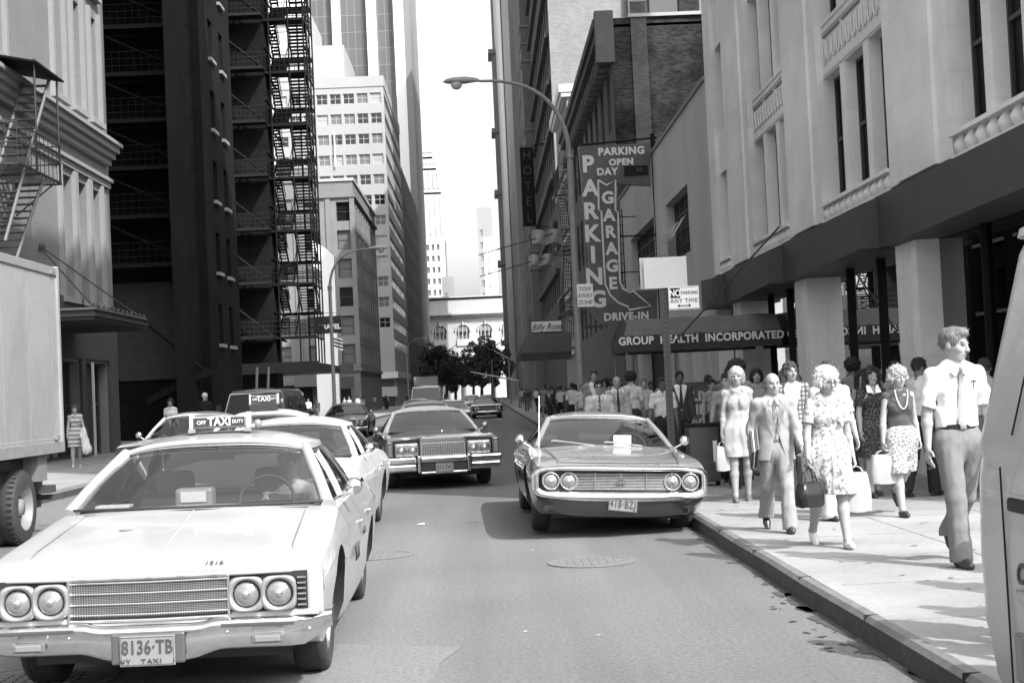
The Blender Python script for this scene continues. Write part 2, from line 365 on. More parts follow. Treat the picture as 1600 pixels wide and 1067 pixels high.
# bulb balustrades under the windows
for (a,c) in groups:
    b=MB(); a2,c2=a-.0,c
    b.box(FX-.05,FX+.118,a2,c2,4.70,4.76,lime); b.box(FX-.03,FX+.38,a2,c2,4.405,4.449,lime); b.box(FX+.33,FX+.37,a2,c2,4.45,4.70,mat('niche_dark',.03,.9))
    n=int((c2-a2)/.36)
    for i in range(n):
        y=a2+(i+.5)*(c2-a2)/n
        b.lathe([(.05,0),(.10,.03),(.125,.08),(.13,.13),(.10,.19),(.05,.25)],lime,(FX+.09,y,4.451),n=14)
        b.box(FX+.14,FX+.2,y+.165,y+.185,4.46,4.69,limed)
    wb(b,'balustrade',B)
# columns and glazed shop front
for y in (20.3,27.3,34.35):
    b=MB(); b.box(FX,FX+.75,y,y+1.03,.15,3.66,lime); b.box(FX-.012,FX-.001,y+.3,y+.73,.16,3.6,limed); wb(b,'column',B)
b=MB(); gl=glassmat('shop_glass',.05,.10,.008)
for (a,c) in ((14.63,20.3),(21.33,27.3),(28.33,34.35),(35.38,37.9)):
    b.quad((FX+.34,a,.5),(FX+.34,c,.5),(FX+.34,c,3.56),(FX+.34,a,3.56),gl)
wb(b,'shop_window',B)
b=MB()
for (a,c) in ((14.63,20.3),(21.33,27.3),(28.33,34.35),(35.38,37.9)):
    b.box(FX+.28,FX+.40,a,c,.15,.5,blk)
    for k in range(1,3): y=a+(c-a)*k/3; b.box(FX+.27,FX+.41,y-.035,y+.035,.5,3.56,blk)
    b.box(FX+.27,FX+.41,a,c,3.0,3.05,blk) if c-a<4 else None
wb(b,'window_mullions',B)
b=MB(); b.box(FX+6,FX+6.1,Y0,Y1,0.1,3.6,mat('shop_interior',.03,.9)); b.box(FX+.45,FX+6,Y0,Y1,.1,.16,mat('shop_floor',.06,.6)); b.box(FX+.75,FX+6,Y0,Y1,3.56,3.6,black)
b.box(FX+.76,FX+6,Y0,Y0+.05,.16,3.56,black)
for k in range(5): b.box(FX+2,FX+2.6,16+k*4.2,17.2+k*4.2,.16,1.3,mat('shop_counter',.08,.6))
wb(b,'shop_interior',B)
# saw-tooth dark fascia
for i,y in enumerate((14.65,21.4,28.35,35.35)):
    y2=y+6.93 if y<35 else 37.8; xf=5.8+(.3*(y2-y)/6.93); b=MB(); z0,z1=3.55,4.43
    za,zc4=4.21,4.34; b.add([(5.8,y,z0),(FX+.5,y,z0),(FX+.5,y2,z0),(xf,y2,z0),(5.8,y,za),(FX-.02,y,4.40),(FX-.02,y2,4.40),(xf,y2,zc4)],[(0,1,2,3),(4,5,6,7),(0,1,5,4),(2,3,7,6),(0,3,7,4)],dark)
    b.box(5.785,5.80,y-.004,y+.02,z0,4.2,iron)
    wb(b,'fascia_panel',B)
t=wpos(text('emblem_letters','GHI',.42,offw,B,(5.93,36.6,3.98),ROT['-x'],bold=.01,sx=.7))
# ------------------------------------------------ entrance awning with its lettering
A=empty('entrance_awning',(4.9,31,0),0,'long dark entrance awning lettered in white across the sidewalk','awning')
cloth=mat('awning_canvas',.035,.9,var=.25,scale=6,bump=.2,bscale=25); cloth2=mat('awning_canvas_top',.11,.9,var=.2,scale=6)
b=MB(); rows=[]
for y,z in ((31.0,2.37),(31.0,2.72),(31.35,3.02),(31.9,3.12),(33.1,3.12),(33.65,3.02),(34.0,2.72),(34,2.37)):
    m_=12; row=[]
    for k in range(m_+1):
        x=3.1+(FX+.25-3.1)*k/m_; dz=.015*math.sin(k*2.1+y*9)
        row.append((x+ (.12 if (k==0 and z>2.9) else 0),y,z+dz*(z>2.5)))
    rows.append(row)
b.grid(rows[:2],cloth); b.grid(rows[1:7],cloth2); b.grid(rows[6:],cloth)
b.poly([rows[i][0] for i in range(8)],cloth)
wb(b,'canvas',A)
for y in (31.08,33.9):
    b=MB(); b.tube([(3.15,y,.15),(3.15,y,2.75)],.02,steel); wb(b,'post',A)
    b=MB(); b.tube([(3.12,y,2.42),(FX,y,2.42)],.015,steel); wb(b,'rail',A)
t=wpos(text('lettering','GROUP  HEALTH  INCORPORATED',.235,mat('letter_white',.62,.6),A,(4.79,30.975,2.60),0,bold=.008,sx=.93,spacing=1.06,extrude=.003))
# guy rod running from the awning up to the facade
b=MB(); b.tube([AY(1055,520,30.4),AX_] if 0 else [(4.2,30.9,2.55),(FX-.1,29.0,4.75)],.02,iron); 
tag(b.build('flag_pole'),'thin dark diagonal pole reaching from the awning to the limestone facade','pole')
# ------------------------------------------------ garage building
Gb=empty('garage_building',(FX,50,0),0,'plain two storey rendered garage building with dark slanted-looking strip windows','building')
b=MB(); gr=[(4.1,5.55,9.1,7.55),(12.5,5.55,20.5,7.6),(1.2,.2,3.2,2.9),(5,.2,6.2,3),(7.4,.2,9,3.1),(10.2,0,18.5,3.6),(20,.2,22.5,3.2)]
wall(b,Gb,(0,-12.1,0),24.2,9.75,'-x',[],stucco)
b=MB(); facade(b,(0,-12.1,.0),(0,1,0),24.2,9.75,gr,.4,(-1,0,0),stucco)
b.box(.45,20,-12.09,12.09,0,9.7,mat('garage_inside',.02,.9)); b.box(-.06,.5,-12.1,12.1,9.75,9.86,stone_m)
for y in (-11,-8,-5.4,-3.3,-2.2): b.box(-.08,-.001,y,y+.45,.15,3.5,stone_p)
b.build('wall',Gb)
for (a,c,e,d) in gr[:2]:
    n=4 if a<5 else 6; wv=(e-a)/n
    for i in range(n): link('window',winmesh(wv-.02,d-c-.02,wfr,gdark,'steel',.05),Gb,(.3,-12.1+a+(i+.5)*wv,c+.01),ROT['-x'])
b=MB()
for i in range(3): b.add([(-.45,-12.1+4.6+i*1.6,6.0),(-.45,-12.1+5.6+i*1.6,6.0),(.0,-12.1+5.6+i*1.6,6.7),(.0,-12.1+4.6+i*1.6,6.7)],[(0,1,2,3)],gmid)
b.build('open_sash',Gb)
for (a,c,e,d) in gr[2:5]: link('shop_door',winmesh(e-a,d-c,wfl,gdark,'cross',.07),Gb,(.3,-12.1+(a+e)/2,c),ROT['-x'])
b=MB(); b.tube([(-.05,14.8-12.1-.5,9.8),(-.05,0,9.8)],.01,iron); b=None
# ------------------------------------------------ dark brick building behind the sign
Bb=empty('brick_building',(FX,62.4,0),0,'sooty dark brick building with patched blank side wall and heavy dark cornice','building')
b=MB(); r_=grid_rects(1.6,3.4,9,1.5,4.6,4.3,3,2.7)
b2=MB(); wall(b2,Bb,(0,0,0),30.6,17.6,'-x',r_,stone_d,.35,blk,gdark)
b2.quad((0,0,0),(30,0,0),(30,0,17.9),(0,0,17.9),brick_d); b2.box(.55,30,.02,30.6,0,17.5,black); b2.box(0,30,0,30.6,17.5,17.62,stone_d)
b2.box(0.9,1.6,-.05,-.002,9,18.6,brick_m); b2.box(3.1,4.0,-.02,.5,17.9,18.9,brick_d); b2.box(6.6,7.2,-.06,-.002,9,19.2,brick_b)
b2.build('wall',Bb)
b=MB()
for k,(z,p) in enumerate(((16.4,.15),(16.8,.35),(17.2,.6),(17.6,.75))): b.box(-p,.02,.3,30.3,z,z+.38,stone_d)
for k in range(24): b.box(-.55,-.0,.6+k*1.25,1.0+k*1.25,15.9,16.5,stone_d)
b.box(-.7,.12,-.25,.29,15.9,18.2,stone_d); b.box(0.8,12,-.12,.3,17.9,18.05,stone_p)
b.build('cornice',Bb)
b=MB(); b.box(9,13,8,14,17.6,20.5,brick_d); b.build('roof_hut',Bb)
# fixed ladder and horizontal coping in front of the low yard
b=MB()
for x in (5.35,5.75): b.tube([(x,56.,3.6),(x,56.,8.6)],.025,blk,5)
for k in range(13): b.tube([(5.35,56.,3.8+k*.38),(5.75,56.,3.8+k*.38)],.018,blk,4)
b.tube([(5.35,56,6.1),(FX,56,6.1)],.02,blk,4); b.tube([(5.35,56,8.3),(FX,56,8.3)],.02,blk,4)
tag(b.build('wall_ladder'),'thin black iron ladder behind the parking sign','ladder')
# pale set-back building with a little cornice
Sb=empty('corner_building',(FX,93.6,0),0,'narrow pale brick building with a small white cornice above the lamp post','building')
b=MB(); r_=grid_rects(1.1,2.2,6,1.1,5.,3.9,4,2.3); wall(b,Sb,(0,0,0),13.6,21.2,'-x',r_,stone_m,.3,blk,gdark)
b.quad((0,0,0),(20,0,0),(20,0,21.2),(0,0,21.2),brick_l); b.box(.5,20,.02,13.6,0,21.18,stone_d); b.box(2.2,12,-.0,6,21.2,23.6,brick_l); b.build('wall',Sb)
b=MB(); b.box(-.5,.9,-.3,13,21.2,21.7,offw); b.box(-.35,.75,-.2,13,20.9,21.2,offw); b.build('cornice',Sb)
b=MB()
for k in range(4): z=4.4+k*3.9; b.box(-.28,0,0.2,13.4,z-.5,z-.2,offw); b.box(-.5,-.0,0.1,13.5,z-.2,z-.05,stone_m)
b.build('string_course',Sb)
def fire_escape(name,X,side,y0,y1,zs,dep,label,stair=True,parentfmt=None,m=blk,rails=1.0,group=None):
    """landings along a street wall at x=X; side -1 sticks out to -x, +1 to +x"""
    E_=empty(name,(X,y0,0),0,label,'fire escape',group); s=side
    for i,z in enumerate(zs):
        b=MB()
        n=int(dep/.09)
        for k in range(n+1): x=s*dep*k/n; b.box(x-.012,x+.012,0,y1-y0,z-.03,z,m)
        for y in (0,(y1-y0)/2,y1-y0): b.box(min(0,s*dep),max(0,s*dep),y-.02,y+.02,z-.08,z-.03,m)
        b.tube([(s*dep,0,z-.05),(s*dep,y1-y0,z-.05)],.03,m,4); b.build('landing',E_)
        b=MB()
        for h in (.5,rails): b.tube([(0,0,z+h),(s*dep,0,z+h),(s*dep,y1-y0,z+h),(0,y1-y0,z+h)],.02,m,4)
        nn=int((y1-y0)/.35)
        for k in range(nn+1): b.tube([(s*dep,(y1-y0)*k/nn,z),(s*dep,(y1-y0)*k/nn,z+rails)],.011,m,4,cap=False)
        for k in range(4): b.tube([(s*dep*k/4,0,z),(s*dep*k/4,0,z+rails)],.011,m,4,cap=False)
        b.build('railing',E_)
        if stair and i+1<len(zs):
            b=MB(); z2=zs[i+1]; ya,yb=(.5,y1-y0-.5) if i%2 else (y1-y0-.5,.5)
            for x in (s*dep*.45,s*dep*.9): b.tube([(x,ya,z),(x,yb,z2)],.03,m,4)
            q=int((z2-z)/.22)
            for k in range(1,q): t=k/q; y=ya+(yb-ya)*t; b.box(min(s*dep*.45,s*dep*.9),max(s*dep*.45,s*dep*.9),y-.1,y+.1,z+(z2-z)*t-.012,z+(z2-z)*t+.012,m)
            b.build('stair',E_)
        b=MB(); b.tube([(0,.1,z-.9),(s*dep*.85,.1,z-.06)],.022,m,4); b.tube([(0,y1-y0-.1,z-.9),(s*dep*.85,y1-y0-.1,z-.06)],.022,m,4); b.build('bracket',E_)
    return E_
fire_escape('fire_escape',FX-.05,-1,85,91,[6.3,10.2,14.1],1.2,'black iron fire escape on the dark facades beside the lamp post',m=iron)
# tall pale blank building, street facade far darker than the side wall
Hb=empty('tall_pale_building',(FX,110,0),0,'tall building with pale blank side wall and a black street facade','building')
b=MB(); r_=grid_rects(1.5,3.1,12,1.4,5,3.7,14,2.3)[:96]; wall(b,Hb,(0,0,0),36,50,'-x',r_,mat('near_black_stone',.045,.9,var=.3,scale=1.2),.3,blk,gdark)
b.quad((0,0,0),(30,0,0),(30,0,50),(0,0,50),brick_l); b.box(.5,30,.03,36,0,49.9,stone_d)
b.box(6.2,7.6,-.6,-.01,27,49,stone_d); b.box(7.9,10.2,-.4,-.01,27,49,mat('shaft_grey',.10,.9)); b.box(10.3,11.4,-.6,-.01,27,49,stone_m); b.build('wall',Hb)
for k,z in enumerate((28.6,33.2)):
    for j in range(1): link('window',winmesh(2.6,1.0,wfl,gdark,'steel',.12),Hb,(4.9,-.03,z),0)
b=MB()
for k in range(12): b.box(-.35,0,.3,35.6,6.9+k*3.7,7.25+k*3.7,mat('near_black_stone',.045))
b.build('string_course',Hb)
# hotel building, banded
Ht=empty('hotel_building',(FX,147,0),0,'grey banded hotel building carrying a vertical sign','building')
b=MB(); wall(b,Ht,(0,0,0),50,62,'-x',grid_rects(2,4.6,10,1.6,5,4,10,2.4),stone_d,.3,blk,gdark); b.quad((0,0,0),(20,0,0),(20,0,62),(0,0,62),stone_m); b.box(.5,20,.05,50,0,61.9,stone_d)
b.box(-.9,.9,-.6,3.,0,62,mat('quoin_grey',.12,.9,var=.2,scale=1.))
for k in range(26): z=14+k*1.8; b.box(-1.0,1.0,-.72,3.1,z,z+.28,mat('quoin_band',.17,.9)) if (k//3)%2==0 else None
b.build('wall',Ht)
ps_=AY(825,292,118)
S=empty('hotel_sign',(ps_.x,118,ps_.z-12.3),0,'dark vertical sign with thin letters spelling hotel, hung off the black facade','sign')
b=MB(); b.box(-.55,.55,-.14,.14,9,15.6,blk); b.build('board',S)
b=MB(); b.tube([(.5,0,15.7),(1.7,0,15.9)],.04,blk,4); b.tube([(.5,0,9),(1.7,0,8.8)],.04,blk,4); b.tube([(-.55,0,15.75),(1.6,0,15.75)],.03,iron,4); b.build('bracket',S)
for k,c in enumerate('HOTEL'): text('letter',c,1.05,mat('faint_letter',.035,.6),S,(0,-.16,14.9-k*1.3),sx=.9)
# far right tower with pale pier
T=empty('stone_tower',(FX,200,0),0,'tall pale stone tower at the far right end of the street','building')
b=MB(); wall(b,T,(0,0,0),60,92,'-x',grid_rects(3,5.8,9,1.8,5,4.6,8,2.6),mat('tower_grey',.38,.9,var=.1,scale=.3),.3,blk,gmid)
wall(b,T,(-.25,60,0),70,100,'-x',[],mat('tower_pale',.80,.9,var=.06,scale=.3)); b.box(.5,25,.05,60,0,91.9,stone_m); b.box(-.2,3.5,60.1,130,0,99.9,stone_m); b.quad((-.5,0,0),(20,0,0),(20,0,92),(-.5,0,92),stone_m)
b.box(-.8,.0,128,131,20,99,stone_m); b.box(-1.2,0,120,127.9,0,78,stone_m); b.build('wall',T)
for z in (30,46,78,60,12):
    b=MB(); b.box(-2.0,-.3,119.5,127.8,z,z+1.,stone_m); b.build('cornice',T)
# ------------------------------------------------ parking garage blade sign (stands out over the sidewalk)
P=empty('parking_sign',(5,50,0),0,'tall dark enamel sign lettered for a parking garage with a bent arrow','sign')
en=mat('sign_enamel',.07,.35,var=.5,scale=1.6); enl=mat('sign_letter',.60,.5,var=.12,scale=5); neon=mat('neon_tube',.5,.3)
b=MB()
def sg(px_,py_,Y=50): p=AY(px_,py_,Y); return (p.x-5,0,p.z)
out=[sg(903,230),sg(1015,225),sg(1016,291),sg(959,288),sg(968,450),sg(985,455),sg(1026,453),sg(1026,500),sg(960,511),sg(935,505),sg(918,485),sg(921,420)]
o2=[(x,.15,z) for x,y,z in out]; b.prism([(x,-.15,z) for x,y,z in out],(0,.3,0),en); b.build('board',P)
b=MB(); b.box(1.28,1.42,-.08,.08,2.9,8.9+1.6,blk); b.tube([(-1.2,0,10.2),(1.5,0,10.35)],.035,blk,4); b.tube([(-.2,0,6.9),(1.35,0,6.9)],.03,blk,4); b.tube([(-.2,0,4.9),(1.35,0,4.9)],.03,blk,4); b.tube([(.2,0,3.9),(.2,0,.15)],.12,stone_m,8) ; b.build('bracket',P)
for ch,(x,y) in zip('PARKING',((918,259),(922,296),(922,332),(924,367),(926,400),(928,434),(934,469))):
    p=sg(x,y); text('letter',ch,.80,enl,P,(p[0],-.165,p[2]),bold=.03,extrude=.015)
for ch,(x,y) in zip('GARAGE',((949,311),(951,338),(953,364),(955,390),(956,417),(957,444))):
    p=sg(x,y); text('letter',ch,.58,enl,P,(p[0],-.165,p[2]),bold=.022,extrude=.015)
for st,x,y,s in (('PARKING',970,238,.36),('OPEN',970,255,.31),('DAY',948,270,.34)):
    p=sg(x,y); text('letter',st,s,enl,P,(p[0],-.165,p[2]),bold=.016,extrude=.015,spacing=1.12,sx=1.0)
p=sg(978,495); text('letter','DRIVE-IN',.36,enl,P,(p[0],-.165,p[2]),bold=.014,extrude=.015,spacing=1.1)
b=MB(); p=sg(993,268); b.box(p[0]-.42,p[0]+.42,-.2,-.152,p[2]-.17,p[2]+.17,black); b.build('painted_out_patch',P)
text('letter','RS',.2,mat('faint_letter',.14,.6),P,(p[0]+.12,-.21,p[2]+.02),bold=.01)
b=MB(); pts=[sg(934,283),sg(947,291),sg(961,283),sg(961,330),sg(965,333),sg(968,440),sg(973,452),sg(984,458),sg(988,455),sg(1016,479),sg(982,485),sg(981,480),sg(966,474),sg(953,462),sg(945,445),sg(939,332),sg(935,329),sg(934,283)]
b.tube([(x,-.17,z) for x,y,z in pts],.035,enl,5,smooth=False); b.build('arrow_outline',P)
# ------------------------------------------------ awning with script sign
R_=empty('scalloped_awning',(5.0,58,0),0,'dark scalloped shop awning with a small white script sign on top','awning')
zA=lambda v,X=0:0
b=MB(); 
def ag(x,y,Y): p=AY(x,y,Y); return (p.x-5,Y-58,p.z)
row0=[ag(826,523,60),ag(893,519,60)]; n=12
top=[Vector(row0[0]).lerp(Vector(row0[1]),k/n) for k in range(n+1)]
fr=[Vector(ag(813,552,57.5)).lerp(Vector(ag(893,548,57.5)),k/n) for k in range(n+1)]
fr2=[p+Vector((0,-.02,-.28-.07*abs(math.sin(k*math.pi/2+.6)))) for k,p in enumerate(fr)]
b.grid([top,fr,fr2],mat('awning_canvas',.035),smooth=False); b.grid([[top[0],fr[0],fr2[0]],[top[0]+Vector((0,6,0)),fr[0]+Vector((0,8,0)),fr2[0]+Vector((0,8,0))]],mat('awning_canvas',.035)); b.build('canvas',R_)
b=MB(); p0=ag(831,520,57.6);p1=ag(877,501,57.6); b.box(p0[0],p1[0],-.4,-.3,p0[2]+.03,p1[2],offw); b.box(p0[0]-.03,p1[0]+.03,-.38,-.28,p0[2]-.02,p1[2]+.05,iron); b.build('board',R_)
text('lettering','Billy Rose',.36,mat('sign_script_ink',.05,.5),R_,((p0[0]+p1[0])/2,-.41,(p0[2]+p1[2])/2-.01),shear=.35,bold=.004,sx=.85)
b=MB(); b.box(-.9,-.1,-1,-.8,4.0,4.1,iron); 
for x in (-1.1,.5): b.tube([(x,-.4,3.2),(x,2,4.6)],.02,iron,4)
b.build('frame',R_)
# two white banners hung from poles
for cx,cy,w_,h_,Y,lab in ((855,371,48,22,84,'wavy white banner hung on a pole, upper of the two over the sidewalk'),(846,407,40,17,92,'smaller white banner below the first over the sidewalk')):
    a=AY(cx-w_/2,cy,Y); c=AY(cx+w_/2,cy,Y); hh=h_*Y/F; e=empty('banner',(a.x,Y,a.z),0,lab,'banner',group='banners over the far sidewalk')
    b=MB(); L_=c.x-a.x; rows=[[(L_*k/14,.12*math.sin(k*.9+j*.5),hh/2-j*hh/5+.06*math.sin(k*.8)) for k in range(15)] for j in range(6)]; b.grid(rows,mat('banner_cloth',.3,.8,var=.2,scale=3)); b.build('cloth',e)
    b=MB(); b.tube([(-3.2,0,-.9),(L_+1,0,hh/2+.15)],.035,iron,5); b.build('pole',e)
# ------------------------------------------------ left side buildings
LX=-12.9
Lb=empty('sunlit_building',(LX,44,0),0,'sunlit pale stuccoed building with tall windows and a moulded cornice at the left edge','building')
sl=mat('sunlit_stucco',.185,.9,var=.12,scale=6,stain=.15,sscale=.3); sl2=mat('sunlit_trim',.25,.85,var=.08,scale=5); drp=mat('drapery',.18,.9,var=.35,scale=3,stretch=(6,6,.3))
b=MB(); y0=16
winr=[(43.9,11.6,1.05,3.5),(46.0,11.6,1.05,3.5),(48.1,11.6,1.0,3.5),(38.2,11.6,1.1,3.5)]
rects=[(y-y0,z-0.,y-y0+w_,z+h) for y,z,w_,h in winr]
rects+=[(y-y0,z+4.4,y-y0+w_,z+h+4.4) for y,z,w_,h in winr]
rects+=[(44.2-y0,5.3,45.5-y0,9.1),(45.9-y0,5.3,47.2-y0,9.1),(47.6-y0,5.3,48.8-y0,9.1)]
door=[(41.5-y0,.16,45.6-y0,3.2),(46.2-y0,.16,49.0-y0,3.2)]
facade(b,(LX,y0,0),(0,1,0),34.2,30,rects+door,.35,(1,0,0),sl)
b.box(LX-20,LX-.45,y0,50.2,0,29.9,sl); b.quad((LX,50.2,0),(LX-20,50.2,0),(LX-20,50.2,30),(LX,50.2,30),sl)
wb(b,'wall',Lb)
for (a,c,e,d) in rects:
    b=MB(); b.box(LX+.001,LX+.14,y0+a-.22,y0+a-.02,c-.1,d+.2,sl2); b.box(LX+.001,LX+.14,y0+e+.02,y0+e+.2,c-.1,d+.2,sl2); b.box(LX+.001,LX+.2,y0+a-.28,y0+e+.26,c-.28,c-.1,sl2); wb(b,'window_surround',Lb)
for i,(a,c,e,d) in enumerate(rects):
    wpos(link('window',winmesh(e-a,d-c,wfl,drp if i%4 else gmid,'sash',.07),Lb,(LX-.3,y0+(a+e)/2,c),ROT['+x']))
b=MB()
for z,p,h in ((10.15,.2,.2),(10.35,.35,.2),(10.55,.5,.2),(10.75,.62,.12)): b.box(LX+.001,LX+p,y0,49.9,z,z+h,sl2)
for z,p,h in ((9.35,.12,.2),(9.55,.22,.12),): b.box(LX+.001,LX+p,y0,50,z,z+h,sl2)
wb(b,'cornice',Lb)
b=MB(); gf=mat('shopfront_shade_tone',.05,.7,var=.2,scale=3)  # ground floor coloured dark to deepen the shade on this wall
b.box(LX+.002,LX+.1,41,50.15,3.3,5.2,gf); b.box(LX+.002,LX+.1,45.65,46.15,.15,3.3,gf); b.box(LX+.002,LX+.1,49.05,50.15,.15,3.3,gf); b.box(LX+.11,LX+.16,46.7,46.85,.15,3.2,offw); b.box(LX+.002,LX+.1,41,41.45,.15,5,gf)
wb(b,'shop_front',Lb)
for (a,c,e,d) in door: wpos(link('shop_door',winmesh(e-a,d-c,wfr,gdark,'cross',.09),Lb,(LX-.3,y0+(a+e)/2,c),ROT['+x']))
# marquee canopy with rods
Mq=empty('marquee',(LX,50,0),0,'flat dark metal marquee hung on rods over the left shop entrance','canopy')
b=MB(); b.box(LX+.17,LX+2.3,39.2,45,4.12,4.40,iron); b.box(LX+.2,LX+2.28,39.25,44.9,4.06,4.12,black); b.box(LX+.15,LX+2.36,39.1,45.1,4.40,4.46,steel); b.box(LX+.15,LX+2.38,39.05,45.15,4.22,4.28,iron)
for k in range(12): b.lathe([(.03,0),(.05,.04),(.03,.1),(0,.12)],iron,(LX+2.3,39.2+k*.52,4.46),n=8)
wb(b,'slab',Mq)
for ya_,y in ((42.0,39.4),(42.3,44.7)):
    b=MB(); b.tube([(LX+.02,ya_,6.5),(LX+2.25,y,4.46)],.022,iron,6); b.lathe([(.1,0),(.1,.05)],iron,(LX+.02,ya_,6.5),'x',12); wb(b,'rod',Mq)
fire_escape('fire_escape',LX+.16,1,35.9,39.6,[8.0],1.25,'iron fire escape with a landing and steep stair on the sunlit facade',m=mat('pale_iron',.035,.6))
b=MB(); pi_=mat('pale_iron',.035,.6)
for x in (LX+.55,LX+1.25):
    b.tube([(x,39.4,10.9),(x,35.2,5.9)],.05,mat('stair_string',.13,.6),4); b.tube([(x,38.6,8.0),(x,34.6,4.2)],.05,mat('stair_string',.13,.6),4)
for k in range(1,18): t=k/18; b.box(LX+.55,LX+1.25,39.3-4.2*t,39.5-4.2*t,10.88-5*t,10.91-5*t,pi_); b.box(LX+.55,LX+1.25,38.5-4*t,38.7-4*t,7.98-3.8*t,8.01-3.8*t,pi_)
for (x,y) in ((LX+1.38,39.6),(LX+1.38,37.6)): b.tube([(x,y,8),(x,y,11.0)],.03,pi_,5)
b.prism([(LX+.05,37.4,11.15),(LX+1.5,37.4,10.85),(LX+1.5,39.9,10.85),(LX+.05,39.9,11.15)],(0,0,.05),blk)
tag(b.build('iron_stair'),'steep pale iron stair climbing to the fire escape above the truck','stair')
# dark building A : face towards the camera with an escape, then a street wall with sills
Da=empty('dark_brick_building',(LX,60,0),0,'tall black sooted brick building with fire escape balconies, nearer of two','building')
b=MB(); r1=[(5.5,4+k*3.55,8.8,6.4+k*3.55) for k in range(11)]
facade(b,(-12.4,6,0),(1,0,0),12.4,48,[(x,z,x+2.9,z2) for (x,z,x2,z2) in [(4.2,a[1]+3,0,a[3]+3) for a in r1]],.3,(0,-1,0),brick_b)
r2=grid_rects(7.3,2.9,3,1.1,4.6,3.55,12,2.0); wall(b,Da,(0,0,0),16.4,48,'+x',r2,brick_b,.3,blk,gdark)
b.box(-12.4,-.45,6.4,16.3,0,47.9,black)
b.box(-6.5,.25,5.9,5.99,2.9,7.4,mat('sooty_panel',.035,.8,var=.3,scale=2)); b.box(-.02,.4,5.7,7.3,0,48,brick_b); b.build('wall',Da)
for a in r1: link('window',winmesh(2.9,a[3]-a[1],iron,gdark,'steel',.09),Da,(-12.4+4.2+1.45,6.28,a[1]+3),0)
for a in r2: b=MB(); b.box(-.02,.16,a[0]-.12,a[2]+.12,a[1]-.16,a[1],mat('sill_stone',.22,.8)); b.build('window_sill',Da)
def escape_front(name,x0,x1,Y,zs,dep,label,m,sgn=1):
    E_=empty(name,(x0,Y,0),0,label,'fire escape'); W_=x1-x0
    for i,z in enumerate(zs):
        b=MB(); b.box(0,W_,-dep,0,z-.09,z,m); b.box(-.03,W_+.03,-dep-.04,-dep,z-.16,z+.03,m); b.build('landing',E_)
        b=MB()
        for h in (.32,.64,.96): b.tube([(0,0,z+h),(0,-dep,z+h),(W_,-dep,z+h),(W_,0,z+h)],.022,m,4)
        for k in range(15): b.tube([(W_*k/14,-dep,z),(W_*k/14,-dep,z+.96)],.014,m,4)
        b.build('railing',E_)
        if i+1<len(zs):
            z2=zs[i+1]; b=MB(); xa,xb=W_*.98,W_*.02
            for y in (-dep*.35,-dep*.9): b.tube([(xa,y,z),(xb,y,z2)],.035,m,4)
            q=14
            for k in range(1,q): t=k/q; x=xa+(xb-xa)*t; b.box(x-.12,x+.12,-dep*.9,-dep*.35,z+(z2-z)*t-.015,z+(z2-z)*t+.015,m)
            b.build('stair',E_)
    return E_
fe=mat('escape_iron',.014,.7,spec=.15)
escape_front('fire_escape',-17.6,-12.9,65.85,[AY(250,y_,64.6).z for y_ in (411,335,259,185,112,38,-36)],1.3,'dark fire escape with railings and diagonal stairs on the nearer black building',fe)
b=MB(); b.tube([(-17.9,64.4,7.9),(-12.7,64.3,3.3)],.06,fe,4); b.tube([(-17.6,63.9,7.7),(-12.5,63.9,3.2)],.04,fe,4); b.box(-15.6,-12.3,63.7,64.5,2.35,2.5,fe) if 0 else None
b.prism([(-12.6,64,3.3),(-15.2,64,2.0),(-15.0,64,1.8),(-11.9,64,3.2)],(0,.9,0),fe)
tag(b.build('drop_ladder'),'counterweighted drop ladder hanging below the nearer fire escape','ladder')
# light street-level panel and blank lower face
# dark building B with the silhouetted escape tower
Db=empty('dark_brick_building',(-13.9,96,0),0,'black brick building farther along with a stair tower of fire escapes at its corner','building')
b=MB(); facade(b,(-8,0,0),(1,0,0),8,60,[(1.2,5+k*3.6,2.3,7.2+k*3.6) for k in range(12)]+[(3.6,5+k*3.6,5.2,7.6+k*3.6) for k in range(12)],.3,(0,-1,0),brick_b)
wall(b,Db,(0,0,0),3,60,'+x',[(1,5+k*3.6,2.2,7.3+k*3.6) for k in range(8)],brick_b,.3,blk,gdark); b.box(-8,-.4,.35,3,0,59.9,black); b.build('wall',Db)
for k in range(12):
    link('window',winmesh(1.6,2.6,iron,gmid if k<9 else gdark,'cross',.08),Db,(-8+4.4,.28,5+k*3.6),0); link('window',winmesh(1.1,2.2,iron,gdark,'sash',.08),Db,(-8+1.75,.28,5+k*3.6),0)
zsB=[6.0+k*3.6 for k in range(9)]
escape_front('fire_escape',-18.2,-13.8,95.8,zsB,1.4,'dark fire escape balconies on the face of the farther black building',fe)
Et=empty('fire_escape_tower',(-13.9,96,0),0,'black fire escape stair tower silhouetted against the bright buildings','fire escape')
tx=2.7
